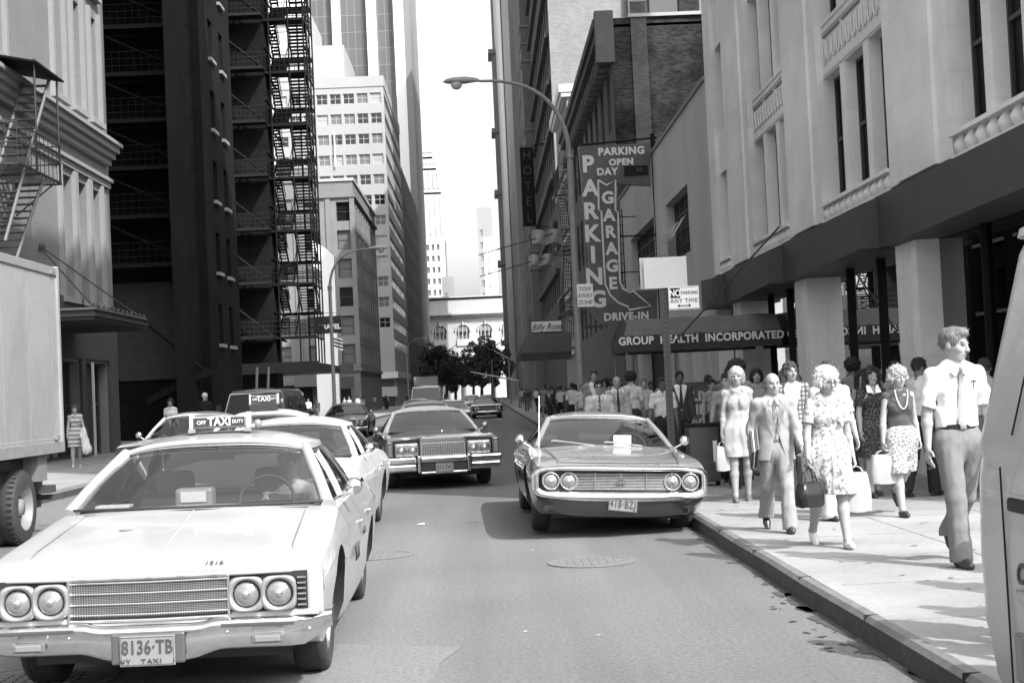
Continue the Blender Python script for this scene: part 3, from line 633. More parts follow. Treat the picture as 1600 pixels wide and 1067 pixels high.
for i,z in enumerate(zsB):
    for j,dz in enumerate((0,1.8)):
        b=MB(); ya=0 if j==0 else 3.8
        b.box(0.05,tx,ya,ya+1.3,z+dz-.16,z+dz,blk); b.box(tx-.04,tx+.04,-.1,5.2,z+dz-.2,z+dz-.06,blk); b.box(.0,.08,-.1,5.2,z+dz-.2,z+dz-.06,blk); b.build('landing',Et)
    b=MB()
    for j,(za,zb,ya,yb,xa,xb) in enumerate(((z,z+1.8,1.3,3.8,.1,1.2),(z+1.8,z+3.6,3.8,1.3,1.4,2.6),(z+1.8,z+3.6,3.7,1.4,.1,.6))):
        for x in (xa,xb): b.tube([(x,ya,za),(x,yb,zb)],.06,blk,4); b.tube([(x,ya,za+.9),(x,yb,zb+.9)],.03,blk,4)
        for k in range(1,10): t=k/10; b.box(xa,xb,ya+(yb-ya)*t-.2,ya+(yb-ya)*t+.2,za+1.8*t-.03,za+1.8*t+.03,blk)
    b.build('stair',Et)
    b=MB()
    for h in (.35,.7,1.05):
        for yy in (-.05,1.7,3.4,5.1): b.tube([(0,yy,z+h),(tx,yy,z+h)],.028,blk,4)
        b.tube([(tx,0,z+h),(tx,5.1,z+h)],.028,blk,4); b.tube([(0.1,0,z+h),(0.1,5.1,z+h)],.028,blk,4)
    for k in range(9): b.tube([(tx*k/8,-.05,z),(tx*k/8,-.05,z+1.05)],.02,blk,4)
    for k in range(12): b.tube([(tx,5.1*k/11,z),(tx,5.1*k/11,z+1.05)],.02,blk,4)
    b.build('railing',Et)
b=MB()
for x,y in ((tx,0),(tx*.62,0),(tx,1.7),(tx,3.4),(tx,5.1),(tx*.62,5.1),(.35,0)): b.tube([(x,y,4.2),(x,y,38)],.06,blk,5)
b.build('post',Et)
b=MB(); b.box(-4.2,tx+.35,-2.,12,3.55,4.1,blk); b.box(-4.2,tx+.4,-2.1,-2.001,3.5,4.2,blk); b.build('canopy',Et)
for px_ in (397,415):
    p=AY(px_,610,92); b=MB(); b.tube([(p.x,92,.15),(p.x+.25,92,3.9)],.09,iron,6); tag(b.build('prop_post'),'leaning dark timber prop under the black canopy, '+('left' if px_==397 else 'right')+' one','post')
# pale flat hoarding, travel sign, flag
Wb=empty('low_white_wall',(-12.7,150,0),0,'tall white blank wall strip standing left of the grey stone building','wall'); 
b=MB(); p0=AY(486,375,138);p1=AY(521,390,138); b.prism([(p0.x+12.7,-12,0),(p1.x+12.7,-12,0),(p1.x+12.7,-12,p1.z-.6),(p1.x+12.0,-12,p1.z+.1),(p0.x+12.7,-12,p0.z)],(0,1,0),white); b.build('wall',Wb)
Tv=empty('travel_sign',(0,0,0),0,'dark hanging sign lettered TRAVEL on the left side of the street','sign'); p=AY(513,506,112); q0=AY(491,495,112);q1=AY(534,520,112); Tv.location=(p.x,112,p.z)
b=MB(); b.box(q0.x-p.x,q1.x-p.x,-.1,.1,q1.z-p.z,q0.z-p.z,blk); b.build('board',Tv); b=MB(); b.tube([(q0.x-p.x-.4,0,q0.z-p.z+.25),(q1.x-p.x,0,q0.z-p.z+.25),(q1.x-p.x,0,q1.z-p.z)],.03,iron,4); b.build('bracket',Tv)
text('lettering','TRAVEL',.52,mat('travel_letter',.3,.5),Tv,(.1,-.12,-.25),bold=.02,sx=.95)
Fl=empty('flag',(0,0,0),0,'striped flag hanging from a short pole on the left sidewalk','flag'); p=AY(521,535,110); Fl.location=(p.x,110,p.z); Fl.scale=(.65,.65,.65)
b=MB(); 
for k in range(7): b.grid([[(x,.1*math.sin(x*5),.75-k*.2-x*.35) for x in np.linspace(0,1.1,8)],[(x,.1*math.sin(x*5),.75-(k+1)*.2-x*.35) for x in np.linspace(0,1.1,8)]],(blk if k%2 else mat('flag_pale',.3,.8)))
b.build('cloth',Fl); b=MB(); b.tube([(-1.,0,-.1),(.2,0,.9)],.03,white,5); b.build('pole',Fl)
# grey stone building with chamfer
Gs=empty('grey_stone_building',(-12.7,147,0),0,'seven storey grey stone building with sash windows left of centre','building')
b=MB(); gst=mat('grey_ashlar',.21,.85,var=.08,scale=1.5,stain=.2,sscale=.2)
H_=24.3
fr_=[(1.0+i*3.4,5.2+k*2.95,2.6+i*3.4,7.2+k*2.95) for i in range(3) for k in range(6)]
wall(b,Gs,(-9.6,0,0),9.6,H_,'-y',fr_,gst,.3,wfr,[gmid,gdark],'sash',fr=.08)
wall(b,Gs,(0,0,0),30,H_,'+x',[(1.2+i*3.0,5.2+k*2.95,2.6+i*3.0,7.2+k*2.95) for i in range(9) for k in range(6)],gst,.3,wfr,gdark)
b.box(-9.6,-.4,.4,30,0,H_-.05,gst); b.box(-9.7,.25,-.25,30.2,H_-1.9,H_-1.6,gst); b.box(-9.7,.15,-.15,30.1,H_-.2,H_+.1,stone_p); b.box(-9.7,.2,-.2,30.1,4.4,4.75,gst)
for x in (-9.6,-6.3,-2.9,-.4): b.box(x,x+.5,-.15,-.01,4.8,H_-2,gst)
b.build('wall',Gs)
b=MB(); b.box(-9.5,-5,-.5,-.05,.2,3.2,blk); b.box(-4.5,-1,-.5,-.05,.3,3.1,gdark); b.box(-6.6,-2.6,-1.6,-.2,3.0,4.2,mat('shop_sign_grey',.14,.7)); b.build('shop_front',Gs)
b=MB()
for k,(z,h) in enumerate(((4.1,1.0),(2.6,1.2))): b.box(-2.9,-.4,-3.2,-3,z,z+h,mat('shop_sign_dark',.06,.6))
tag(wpos(b.build('shop_sign',Gs)) and None or Gs) if 0 else b.build('shop_sign',Gs)
# pale banded modern building
Pm=empty('pale_modern_building',(-12.6,204,0),0,'pale setback office building with bands of paired windows','building')
b=MB(); pl=mat('pale_brick_panel',.34,.85,var=.05,scale=.6,stain=.06,sscale=.15); HM=AY(540,121,204).z
gw=[gdark,gmid,glt,gmid,gdark]
fr_=[(.3+i*1.93,HM-3.9-k*2.95,.3+i*1.93+1.6,HM-3.9-k*2.95+1.5) for k in range(12) for i in range(8)]
wall(b,Pm,(-15.8,0,0),15.8,HM-1.5,'-y',fr_,pl,.2,wfl,gw,'cross',fr=.09)
rects=[(0.5,HM-3.9-k*2.95,38.5,HM-2.4-k*2.95) for k in range(13)]
facade(b,(0,0,0),(0,1,0),39,HM-1.5,rects,.2,(1,0,0),pl); b.box(-15.8,-.3,.3,39,0,HM-1.6,pl); b.box(-15.9,.1,-.1,39,HM-1.5,HM,pl)
b.box(-15.8,-5.6,2,20,HM,HM+5.2,pl) ; b.box(-15.8,-10.6,4,20,HM+5.2,HM+11,stone_p)
b.build('wall',Pm)
for r in rects[:]: link('window',winmesh(38,1.5,wfl,gmid,'steel',.1),Pm,(-.15,19.5,r[1]),ROT['+x'])
b=MB(); b.tube([(-7.3,-.3,HM-13),(-7.3,-.3,HM-8)],.12,white,6); b.build('flue',Pm)
b=MB(); b.box(-5,.4,-.9,-.2,4.2,5.1,offw); b.box(-4,.2,-.9,-.2,1.6,3.0,stone_p); b.box(-4,-.2,-.3,-.05,0,4,wfr); b.box(.0,.3,1,38,4.3,5.2,offw); b.build('shop_front',Pm)
# dark slender block
Ds=empty('dark_slab_building',(-12.6,245,0),0,'dark narrow building wedged between the pale office block and the tower','building')
b=MB(); wall(b,Ds,(0,0,0),54,41,'+x',grid_rects(2,5.2,10,2,5,4,8,2.4),stone_d,.3,blk,gdark); b.quad((-8,0,0),(0,0,0),(0,0,41),(-8,0,41),stone_d); b.box(-8,-.4,.05,54,0,40.9,stone_d); b.build('wall',Ds)
# tall tower with white piers and grey glass
Tt=empty('striped_tower',(-12.6,300,0),0,'very tall tower with broad white piers between sheets of grey glass','building')
b=MB(); tg=bpy.data.materials.new('tower_curtain_glass'); tg.use_nodes=True
n_=tg.node_tree; bs=n_.nodes['Principled BSDF']; bs.inputs['Roughness'].default_value=.5
g_=n_.nodes.new('ShaderNodeNewGeometry'); s_=n_.nodes.new('ShaderNodeSeparateXYZ'); c_=n_.nodes.new('ShaderNodeCombineXYZ'); t_=n_.nodes.new('ShaderNodeTexBrick'); n_.links.new(g_.outputs['Position'],s_.inputs[0]); n_.links.new(s_.outputs[0],c_.inputs[0]); n_.links.new(s_.outputs[2],c_.inputs[1]); n_.links.new(c_.outputs[0],t_.inputs[0])
t_.offset=0; t_.inputs['Scale'].default_value=1; t_.inputs['Brick Width'].default_value=1.6; t_.inputs['Row Height'].default_value=3.6; t_.inputs['Mortar Size'].default_value=.07
t_.inputs['Color1'].default_value=(.085,)*3+(1,); t_.inputs['Color2'].default_value=(.10,)*3+(1,); t_.inputs['Mortar'].default_value=(.18,)*3+(1,); n_.links.new(t_.outputs[0],bs.inputs['Base Color'])
xr=[AY(x,y,300).x+12.6 for x,y in ((480,60),(520,60),(533,60),(574,60),(589,60),(628,60),(641,60))]
H_=125
b.box(-30,0,0.6,40,0,H_,tg)
for a,c in ((xr[1]-0,xr[2]),(xr[3],xr[4]),(-3.1,-1.0),(-30,xr[0])): b.box(a,c,-.8,.6,0,H_,white)
b.box(-1.0,.4,-.6,.6,0,H_,mat('tower_side_grey',.2,.8)); b.box(.001,.3,.6,40,0,H_,stone_m); b.build('wall',Tt)
# ------------------------------------------------ library at the end of the street
Lib=empty('library',(0,352,0),0,'white classical library front with arched windows closing the street','building')
b=MB(); lw=mat('marble',.43,.8,var=.06,scale=.3,stain=.08,sscale=.1)
ar=[]
cxs=[AY(x,520,352).x for x in (687,723,758)]; zs0=AY(723,527,352).z; zt=AY(723,508,352).z
zc_=AY(720,492,352).z; ztop=AY(720,463,352).z
W0,W1=-40,45
rects=[(c-1.55-W0,zs0-2,c+1.55-W0,zt-1.6) for c in cxs]+[(c-1.55-W0,zs0-2,c+1.55-W0,zt-1.6) for c in (cxs[0]-5.7,cxs[0]-11.4,cxs[2]+5.6,cxs[2]+11.2)]
facade(b,(W0,0,0),(1,0,0),W1-W0,zc_,[(a,c,e,d) for a,c,e,d in rects],1.0,(0,-1,0),lw)
for a,c,e,d in rects:
    cx=(a+e)/2+W0; r=1.55
    # arched head: dark half disc set just proud of the wall, ringed by an archivolt
    b.lathe([(0,.0),(r,.0)],gmid,(cx,-.012,d),'y',28,False,False) if 0 else b.poly([(cx+r*math.cos(t),-.012,d+r*math.sin(t)) for t in np.linspace(0,math.pi,18)],mat('library_window',.20,.6))
    arc=[(cx+(r+.3)*math.cos(t),-.12,d+(r+.3)*math.sin(t)) for t in np.linspace(0,math.pi,18)]; b.tube(arc,.22,lw,5)
    for k in (-1,0,1): b.box(cx+k*1.0-.1,cx+k*1.0+.1,-.15,-.02,c+1.5,d+1.1,lw)
    b.box(cx-r,cx+r,.7,.95,c,d,mat('library_window',.20,.6)); b.box(cx-r,cx+r,-.3,.2,c-.1,c+1.6,lw); b.tube([(cx,-.2,d+r),(cx,-.35,d+r+.9)],.3,lw,5)
b.box(W0,W1,-1.4,20,zc_,zc_+.5,lw); b.box(W0,W1,-.9,-.0,zc_-.5,zc_-.01,lw)
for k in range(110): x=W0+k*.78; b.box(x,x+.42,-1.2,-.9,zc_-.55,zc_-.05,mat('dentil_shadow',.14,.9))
b.box(W0,W1,-.4,20,zc_+.5,zc_+3.8,lw); b.box(W0,W1,-.9,20,ztop-.35,ztop,lw); b.build('wall',Lib)
for a,x in ((0,-5),(0,3)): b=MB(); b.tube([(x,-8,0),(x,-8,9)],.6,lw,10); b.build('column',Lib)
# far towers beyond the library
Ft=empty('far_tower',(0,700,0),0,'tall slender pale skyscraper with a stepped crown in the haze','building')
ft=mat('far_tower_stone',.46,.9,var=.06,scale=.05); b=MB(); U=lambda x,y:AY(x,y,700)
l0,r0=U(640,430).x,U(697,430).x; 
def gz(y):return U(675,y).z
facade(b,(l0,0,0),(1,0,0),r0-l0,gz(372),[(1+i*2.6,gz(462)+k*5.6,2.3+i*2.6,gz(462)+k*5.6+2.8) for i in range(6) for k in range(5)],.5,(0,-1,0),ft)
b.box(l0,r0,.6,30,0,gz(372),mat('far_window',.12,.8)); 
for (x0,x1,ya,yb) in ((650,692,372,300),(653,689,300,262),(655,683,262,244),(658,678,244,228)):
    b.box(U(x0,300).x,U(x1,300).x,2,26,gz(ya)-1,gz(yb),ft)
    for k in range(5):
        xx=U(x0,300).x+(k+.5)*(U(x1,300).x-U(x0,300).x)/5; b.box(xx-.5,xx+.5,1.6,1.99,gz(ya)+2,gz(yb)-2,mat('far_stripe',.38,.9))
b.build('wall',Ft)
for nm,(x0,x1,yt,Y,m_),lab in (('far_building',(690,707,433,620,stone_m),'low dark building just above the library roof'),('far_building',(744,768,325,560,mat('far_grey',.27,.9,var=.1,scale=.1)),'tall hazy grey building behind the library on the right'),('far_building',(755,775,372,520,white),'white narrow building in front of the hazy grey one'),):
    a=AY(x0,yt,Y);c=AY(x1,yt,Y); e=empty(nm,(a.x,Y,0),0,lab,'building'); b=MB()
    facade(b,(0,0,0),(1,0,0),c.x-a.x,a.z,[(1+i*2.2,8+k*5,2.1+i*2.2,10.5+k*5) for k in range(int(a.z/5)-2) for i in range(int((c.x-a.x)/2.2)-1)],.3,(0,-1,0),m_,m_)
    b.box(0.01,c.x-a.x-.01,.32,25,0,a.z-.02,stone_m if m_ is not white else stone_p); b.box(0,c.x-a.x,0,.3,a.z,a.z+.1,m_); b.build('wall',e)
# ------------------------------------------------ trees in front of the library
leaf=bpy.data.materials.new('leaf'); leaf.use_nodes=True; q=leaf.node_tree; bs=q.nodes['Principled BSDF']; bs.inputs['Roughness'].default_value=.6
oi=q.nodes.new('ShaderNodeNewGeometry'); rr=q.nodes.new('ShaderNodeMapRange'); q.links.new(oi.outputs['Random Per Island'],rr.inputs[0]); rr.inputs[3].default_value=.03; rr.inputs[4].default_value=.16; q.links.new(rr.outputs[0],bs.inputs['Base Color'])
bark=mat('bark',.07,.9,var=.3,scale=5)
def tree(x,y,h,r,seed,label,nl=7000):
    rg=np.random.default_rng(seed); e=empty('street_tree',(x,y,0),0,label,'tree',group='trees in front of the library')
    b=MB(); b.tube([(0,0,0),(.1,0,h*.25),(.0,.2,h*.45),(.2,.1,h*.75)],[.35,.28,.2,.06],bark,8)
    cl=[]
    for k in range(9):
        a=k*2.4; z=h*(.3+.06*k); p=(math.cos(a)*r*.7,math.sin(a)*r*.7,z+h*.16); b.tube([(0,0,z),(p[0]*.5,p[1]*.5,z+h*.09),p],[.14,.09,.03],bark,5)
    b.build('trunk',e)
    for k in range(26):
        a=rg.uniform(0,6.28); zz=rg.uniform(-1,1); q_=math.sqrt(1-zz*zz); rad=rg.uniform(.35,.95); cl.append((math.cos(a)*q_*rad*r,math.sin(a)*q_*rad*r,h*.57+zz*rad*h*.40,rg.uniform(.2,.42)*r))
    b=MB(); vs=[];fs=[]
    for k in range(nl):
        c=cl[rg.integers(len(cl))]; d=rg.normal(size=3); d/=np.linalg.norm(d); p=np.array(c[:3])+d*c[3]*rg.uniform(.6,1.05)
        s=rg.uniform(.14,.3); a=rg.normal(size=3); a/=np.linalg.norm(a); t=np.cross(a,rg.normal(size=3)); t/=np.linalg.norm(t)
        o_=len(vs); vs+= [p-a*s,p+t*s*.6,p+a*s,p-t*s*.6]; fs.append((o_,o_+1,o_+2,o_+3))
    b.add(vs,fs,leaf); b.build('crown',e)
ti=0
for x,Y,h,r,lab in ((680,262,11.6,3.6,'dark leafy street tree nearest left in front of the library'),(697,285,12.2,3.9,'dense tree second from left before the library steps'),(711,320,10.3,3.3,'smaller tree left of the gap in front of the library'),(752,290,12.2,4.,'dark leafy tree right of the gap before the library'),(769,262,11.8,3.9,'full dark tree in front of the library at the right'),(739,325,9.8,3.2,'small tree just right of the gap by the library')):
    p=AY(x,600,Y); ti+=1; tree(p.x,Y,h,r,ti,lab)
# ------------------------------------------------ street lamps
def street_lamp(base,h,reach,label,group,scale=1.,dirx=-1):
    e=empty('street_lamp',base,0,label,'street lamp',group)
    b=MB(); b.lathe([(.22,0),(.22,.25),(.15,.35),(.13,1.1),(.105,1.15),(.09,h*.78)],galv,n=12); b.lathe([(.12,h*.775),(.12,h*.8)],steel,n=12); b.build('pole',e)
    b=MB(); pts=[(0,0,h*.78)]
    H=h-h*.78
    for t in np.linspace(.09,1,12): pts.append((dirx*(reach*(t**1.8)*.92),0,h*.78+H*(1-(1-t)**2.2)))
    b.tube(pts,[.075-.035*i/12 for i in range(13)],galv,8); b.build('arm',e)
    b=MB(); x0=dirx*reach*.92; z=h
    rows=[]
    for t,w_,hu,hd in ((0,.04,.05,.04),(.15,.09,.10,.05),(.4,.15,.13,.08),(.7,.19,.12,.07),(.9,.14,.08,.05),(1,.02,.01,.01)):
        x=x0+dirx*t*1.05; rows.append([(x,w_*math.cos(a),z+.02+(hu if math.sin(a)>0 else hd)*math.sin(a)) for a in np.linspace(0,2*math.pi,14,endpoint=False)])
    b.grid(rows,mat('lamp_shell',.28,.5),True,True); b.build('lamp_head',e)
    b=MB(); b.lathe([(.17,0),(.16,-.09),(.1,-.17),(0,-.2)],mat('lamp_refractor',.5,.15,spec=.6),(x0+dirx*.66,0,z-.03),n=14); b.build('refractor',e)
    return e
street_lamp((2.78,41,.15),10.5,2.75,'tall grey street lamp with curved arm on the right sidewalk, nearest','street lamps')
street_lamp((-7.9,75,.15),9.3,2.3,'grey street lamp with curved arm on the left sidewalk','street lamps',dirx=1)
for px_,Y,dx_,lab in ((638,190,1,'distant street lamp at the pale slab on the left'),(770,230,-1,'distant street lamp below the right tower')):
    p=AY(px_,600,Y); street_lamp((p.x-1.5*dx_ if 0 else p.x,Y,.15),9,2.2,lab,'street lamps',dirx=dx_)
# traffic signal mast arms
for i,(y_,x0,x1,Y) in enumerate(((583,735,806,120),(548,768,812,160))):
    a=AY(x0,y_-2,Y); c=AY(x1,y_+10,Y); X0=2.9
    e=empty('traffic_signal',(X0,Y,0),0,('lower nearer' if i==0 else 'upper farther')+' traffic signal mast arm reaching over the road','traffic signal',group='traffic signal arms')
    b=MB(); b.tube([(0,0,.15),(0,0,c.z-.6),(.0,0,c.z-.1)],.1,galv,8); b.build('pole',e)
    b=MB(); b.tube([(0,0,c.z-.1),(a.x-X0,0,a.z)],[.09,.05],mat('arm_pale',.5,.5),6); b.build('arm',e)
    b=MB(); b.box(a.x-X0-.2,a.x-X0+.2,-.2,.2,a.z-1.1,a.z-.05,blk)
    for k in range(3): b.lathe([(.13,-.22),(.15,-.34)],blk,(a.x-X0,0,a.z-.25-k*.33),'y',12)
    b.build('signal_head',e)
# no-parking post with blank plates
e=empty('sign_post',(2.66,20.5,.15),0,'dark perforated metal post carrying a no parking plate and two blank plates','sign post')
b=MB(); zt=3.5
b.box(-.035,.035,-.02,.02,0,zt-.15,iron); b.box(-.05,-.035,-.035,.02,0,zt-.15,iron); b.box(.035,.05,-.035,.02,0,zt-.15,iron)
for k in range(44): b.lathe([(.012,-.001),(.012,.0)],black,(0,-.0225,.2+k*.07),'y',6)
b.build('post',e)
b=MB(); b.rbox(-.285,.34,-.06,-.045,2.87-.0,3.32,mat('blank_plate',.5,.5,var=.1,scale=3),.006); b.box(-.33,-.0,.03,.04,2.88,3.33,mat('blank_plate',.5)); b.build('blank_plate',e)
pl_=empty('no_parking_plate',(0,0,0),0); bpy.data.objects.remove(pl_)
b=MB(); b.rbox(.05,.49,-.10,-.085,2.55,2.885,white,.006); b.box(.075,.215,-.104,-.101,2.72,2.86,blk)
for (a1,a2,c1,c2) in ((.062,.478,2.562,2.567),(.062,.478,2.868,2.873),): b.box(a1,a2,-.1035,-.101,c1,c2,blk)
b.tube([(.19,-.105,2.605),(.35,-.105,2.605)],.006,blk,4)
for s_,x in ((1,.17),(-1,.37)): b.poly([(x,-.104,2.605),(x+s_*.035,-.104,2.63),(x+s_*.035,-.104,2.58)],blk)
pp=b.build('no_parking_plate',e)
ink=mat('sign_ink',.04,.5)
text('lettering','NO',.135,white,e,(.145,-.106,2.785),bold=.004,sx=.75); text('lettering','PARKING',.07,ink,e,(.352,-.104,2.79),sx=.82,spacing=1.05); text('lettering','ANY TIME',.088,ink,e,(.27,-.104,2.675),sx=.9,spacing=1.15)
pp['label']='white plate reading NO PARKING ANY TIME'
e=empty('tow_away_sign',(3.02,40.8,4.28),0,'white plate reading TOW AWAY ZONE clamped to the near lamp post','sign')
b=MB(); b.rbox(-.23,.23,-.03,0,-.33,.33,white,.01); b.box(-.3,.0,.0,.05,-.03,.03,steel); b.build('plate',e)
for k,s_ in enumerate(('TOW','AWAY','ZONE')): text('lettering',s_,.17,mat('sign_grey_ink',.12,.5),e,(0,-.035,.18-k*.19),bold=.002,sx=.85)
# litter bin / relay box by the kerb
e=empty('relay_box',(3.12,20.6,.15),0,'battered dark steel box standing on the sidewalk behind the parked sedan','utility box')
b=MB(); b.rbox(-.22,.22,-.2,.2,.06,.86,mat('box_paint',.05,.5,var=.3,scale=6),.02); b.box(-.24,.24,-.22,.22,.86,.9,blk); b.build('body',e)
b=MB(); b.box(.225,.24,-.1,-.02,.3,.6,white) ; b.box(.12,.18,-.212,-.201,.35,.65,white); b.build('sticker',e)
for x in (-.18,.18): b=MB(); b.box(x-.03,x+.03,-.15,-.1,0,.06,blk); b.build('foot',e)
# lettered menu board near the entrance
e=empty('menu_board',(4.85,31.5,.15),0,'dark board with white block letters standing under the entrance awning','sign board')
b=MB(); b.box(-.5,.5,-.04,.04,.05,1.35,mat('board_grey',.06,.5)); b.box(-.55,.55,-.05,.05,1.35,1.5,iron); b.build('board',e)
for k,s_ in enumerate(('LIVE','MEET','WINE','CAVE')): text('lettering',s_,.3,mat('board_letter',.4,.6),e,(0,-.045,1.18-k*.3),bold=.008)
# ------------------------------------------------ vehicles
def paint(name,v,rough=.28,var=.0,coat=.6,metal=0): return mat(name,v,rough,metal,coat=coat,spec=.5,var=var,scale=5,stain=.10 if var else 0,sscale=2.)
chrome=mat('chrome',.75,.14,metal=1.,var=.12,scale=14); chromed=mat('chrome_dull',.55,.28,metal=.9,var=.2,scale=20)
rub=mat('tyre_rubber',.028,.75,var=.3,scale=20,bump=.2); rubl=mat('whitewall',.5,.6); seam=mat('panel_gap',.01,.9)
inter=mat('car_interior',.05,.8,var=.2,scale=8); seatm=mat('seat_vinyl',.10,.6); cgl=glassmat('car_glass',.13,.86,.02); lens=mat('headlamp_glass',.30,.12,metal=.5,var=.25,scale=40,stretch=(1,1,1)); hub=mat('hubcap',.5,.25,metal=.9)
platem=mat('plate_pale',.2,.5,var=.08,scale=30); plateink=mat('plate_ink',.05,.6); amber=mat('marker_lens',.18,.2,spec=.7); gd=mat('grille_dark',.015,.6)
NC=10
def spl(tab,y):
    # smooth interpolation of station rows
    ys=[r[0] for r in tab]
    if y<=ys[0]:return list(tab[0][1:])
    if y>=ys[-1]:return list(tab[-1][1:])
    i=max(k for k in range(len(ys)) if ys[k]<=y); i=min(i,len(ys)-2)
    t=(y-ys[i])/(ys[i+1]-ys[i]); o=[]
    for c in range(1,len(tab[0])):
        p1,p2=tab[i][c],tab[i+1][c]
        h=ys[i+1]-ys[i]
        m1=(p2-tab[i-1][c])/(ys[i+1]-ys[i-1]) if i>0 else (p2-p1)/h
        m2=(tab[i+2][c]-p1)/(ys[i+2]-ys[i]) if i+2<len(ys) else (p2-p1)/h
        t2,t3=t*t,t*t*t
        o.append((2*t3-3*t2+1)*p1+(t3-2*t2+t)*h*m1+(-2*t3+3*t2)*p2+(t3-t2)*h*m2)
    return o
def section(s):
    wB,zB,wM,zM,wS,zS,wT,zT,zC=s
    return [(wB,zB),(wB+.75*(wM-wB),zB+.45*(zM-zB)),(wM,zM),(wM+.5*(wS-wM)+.008,(zM+zS)/2),(wS,zS),(wS+.6*(wT-wS),zS+.85*(zT-zS)),(wT,zT),(wT*.82,zT+(zC-zT)*.25),(wT*.5,zT+(zC-zT)*.75),(wT*.22,zT+(zC-zT)*.97),(0,zC)]
def car(name,loc,rz,spec,label,cat='car',group=None):
    S=spec; C=empty(name,loc,rz,label,cat,group); body=S['paint']; tab=S['tab']; L=tab[-1][0]
    ax=S['axles']; rw=S.get('rw',.335); y1,y4=S['ws'][0],S['rs'][0]
    doors=S.get('doors',[])
    ys=sorted(set([round(v,3) for v in np.arange(tab[0][0],L,.11)]+[L]+[y1,y4]+[v for d in doors for v in (d-.005,d+.005)]))
    b=MB(); rows=[]
    for y in ys:
        sec=section(spl(tab,y))
        rows.append([Vector((-x,y,z)) for x,z in sec]+[Vector((x,y,z)) for x,z in sec[::-1][1:]])
    n=len(rows[0]); half=len(section(spl(tab,0)))
    vs=[p for r in rows for p in r]; mi=[]
    fA={body:[],inter:[],seam:[],S.get('lower',body):[]}
    for i in range(len(rows)-1):
        ym=(ys[i]+ys[i+1])/2
        for k in range(n-1):
            kk=k if k<half-1 else n-2-k
            m=body
            if y1+.08<ym<y4-.05 and kk>=6: m=inter
            if ys[i+1]-ys[i]<.0115 and kk<6 : m=seam
            if kk<S.get('lowk',0): m=S.get('lower',body) if m is body else m
            fA.setdefault(m,[]).append((i*n+k,i*n+k+1,(i+1)*n+k+1,(i+1)*n+k))
        fA[body].append((i*n,(i+1)*n,(i+1)*n+n-1,i*n+n-1))
    fA[S.get('capmat',body)]=fA.get(S.get('capmat',body),[])+[tuple(range(n)),]
    fA[body].append(tuple((len(rows)-1)*n+k for k in range(n)))
    b.v=[tuple(v) for v in vs]
    for m,fs in fA.items():
        i=b.mi(m)
        for f in fs: b.f.append(list(f)); b.m.append(i); b.s.append(True)
    me=b.mesh('body'); o=link('body',me,C)
    # wheel arches cut with a boolean
    cb=MB(); 
    for a in ax:
        for s in (-1,1):
            r=rw+S.get('gap',.055); hz=S.get('archflat',1.0)
            cb.lathe([(r,.0),(r,.42)],seam,(0,0,0),'x',28)
            k=len(cb.v)-0
    cb=MB()
    for a in ax:
        for s in (-1,1):
            r=rw+(S.get('gap',.055) if a<L/2 else S.get('gapr',.03)); nn=28; vs=[]
            zz=rw if a<L/2 else rw-.03
            for x in (s*.52,s*1.3):
                for k in range(nn): t=2*math.pi*k/nn; vs.append((x,a+r*1.08*math.cos(t),zz+r*math.sin(t)))
            cb.add(vs,[tuple(range(nn)),tuple(range(nn,2*nn))[::-1]]+[(k,k+nn,(k+1)%nn+nn,(k+1)%nn) for k in range(nn)],gd)
    co=cb.build('cut'); co.parent=C; co.location=(0,0,0)
    bpy.context.view_layer.update()
    md=o.modifiers.new('b','BOOLEAN'); md.operation='DIFFERENCE'; md.object=co; md.solver='EXACT'
    dg=bpy.context.evaluated_depsgraph_get(); m2=bpy.data.meshes.new_from_object(o.evaluated_get(dg)); o.modifiers.clear(); o.data=m2; m2.name='body'
    bpy.data.objects.remove(co)
    m2.polygons.foreach_set('use_smooth',[True]*len(m2.polygons)); m2.set_sharp_from_angle(angle=R(S.get('sharp',32)))
    # greenhouse
    (y1,z1,w1,d1),(y2,z2,w2,d2),(y3,z3,w3,d3),(y4,z4,w4,d4)=S['ws'],S['rf'],S['rr'],S['rs']
    roofm=S.get('roof',body); crown=S.get('crown',.07)
    def curve(y,z,w,d,sg,n=13,ins=0): # lateral curve bulging by d in y
        return [Vector((x*(w-ins),y-sg*d*(1-x*x)*1.,z+0*x)) for x in np.linspace(-1,1,n)]
    n_=15; rows=[]
    for j,t in enumerate(np.linspace(0,1,9)):
        y=y2+(y3-y2)*t; w_=w2+(w3-w2)*t+.03*math.sin(math.pi*t); z=z2+(z3-z2)*t; cz=crown*(.45+.55*math.sin(math.pi*min(1,max(0,t*.9+.08))))
        row=[]
        for x in np.linspace(-1,1,n_):
            dy=-d2*(1-x*x)*(1-t)+d3*(1-x*x)*t
            row.append(Vector((x*w_,y+dy,z+cz*(1-abs(x)**3.0)+.0)))
        row=[Vector((-w_-.015,row[0].y,z-.035))]+row+[Vector((w_+.015,row[-1].y,z-.035))]
        rows.append(row)
    b=MB(); b.grid(rows,roofm); 
    b.grid([[p-Vector((0,0,.03)) for p in r] for r in rows],inter)
    # header lips
    b.grid([rows[0],[p+Vector((0,-.02,-.028)) for p in rows[0]],[p+Vector((0,.03,-.05)) for p in rows[0]]],roofm); b.grid([rows[-1],[p+Vector((0,.02,-.03)) for p in rows[-1]],[p+Vector((0,-.03,-.05)) for p in rows[-1]]],roofm)
    b.build('roof',C)
    # glass
    def pane(bot,top,nm,bulge=0):
        rws=[]
        for t in np.linspace(0,1,6):
            rws.append([p.lerp(q,t)+Vector((0,-bulge*math.sin(math.pi*t),0)) for p,q in zip(bot,top)])
        b=MB(); b.grid(rws,cgl); b.build(nm,C); return rws
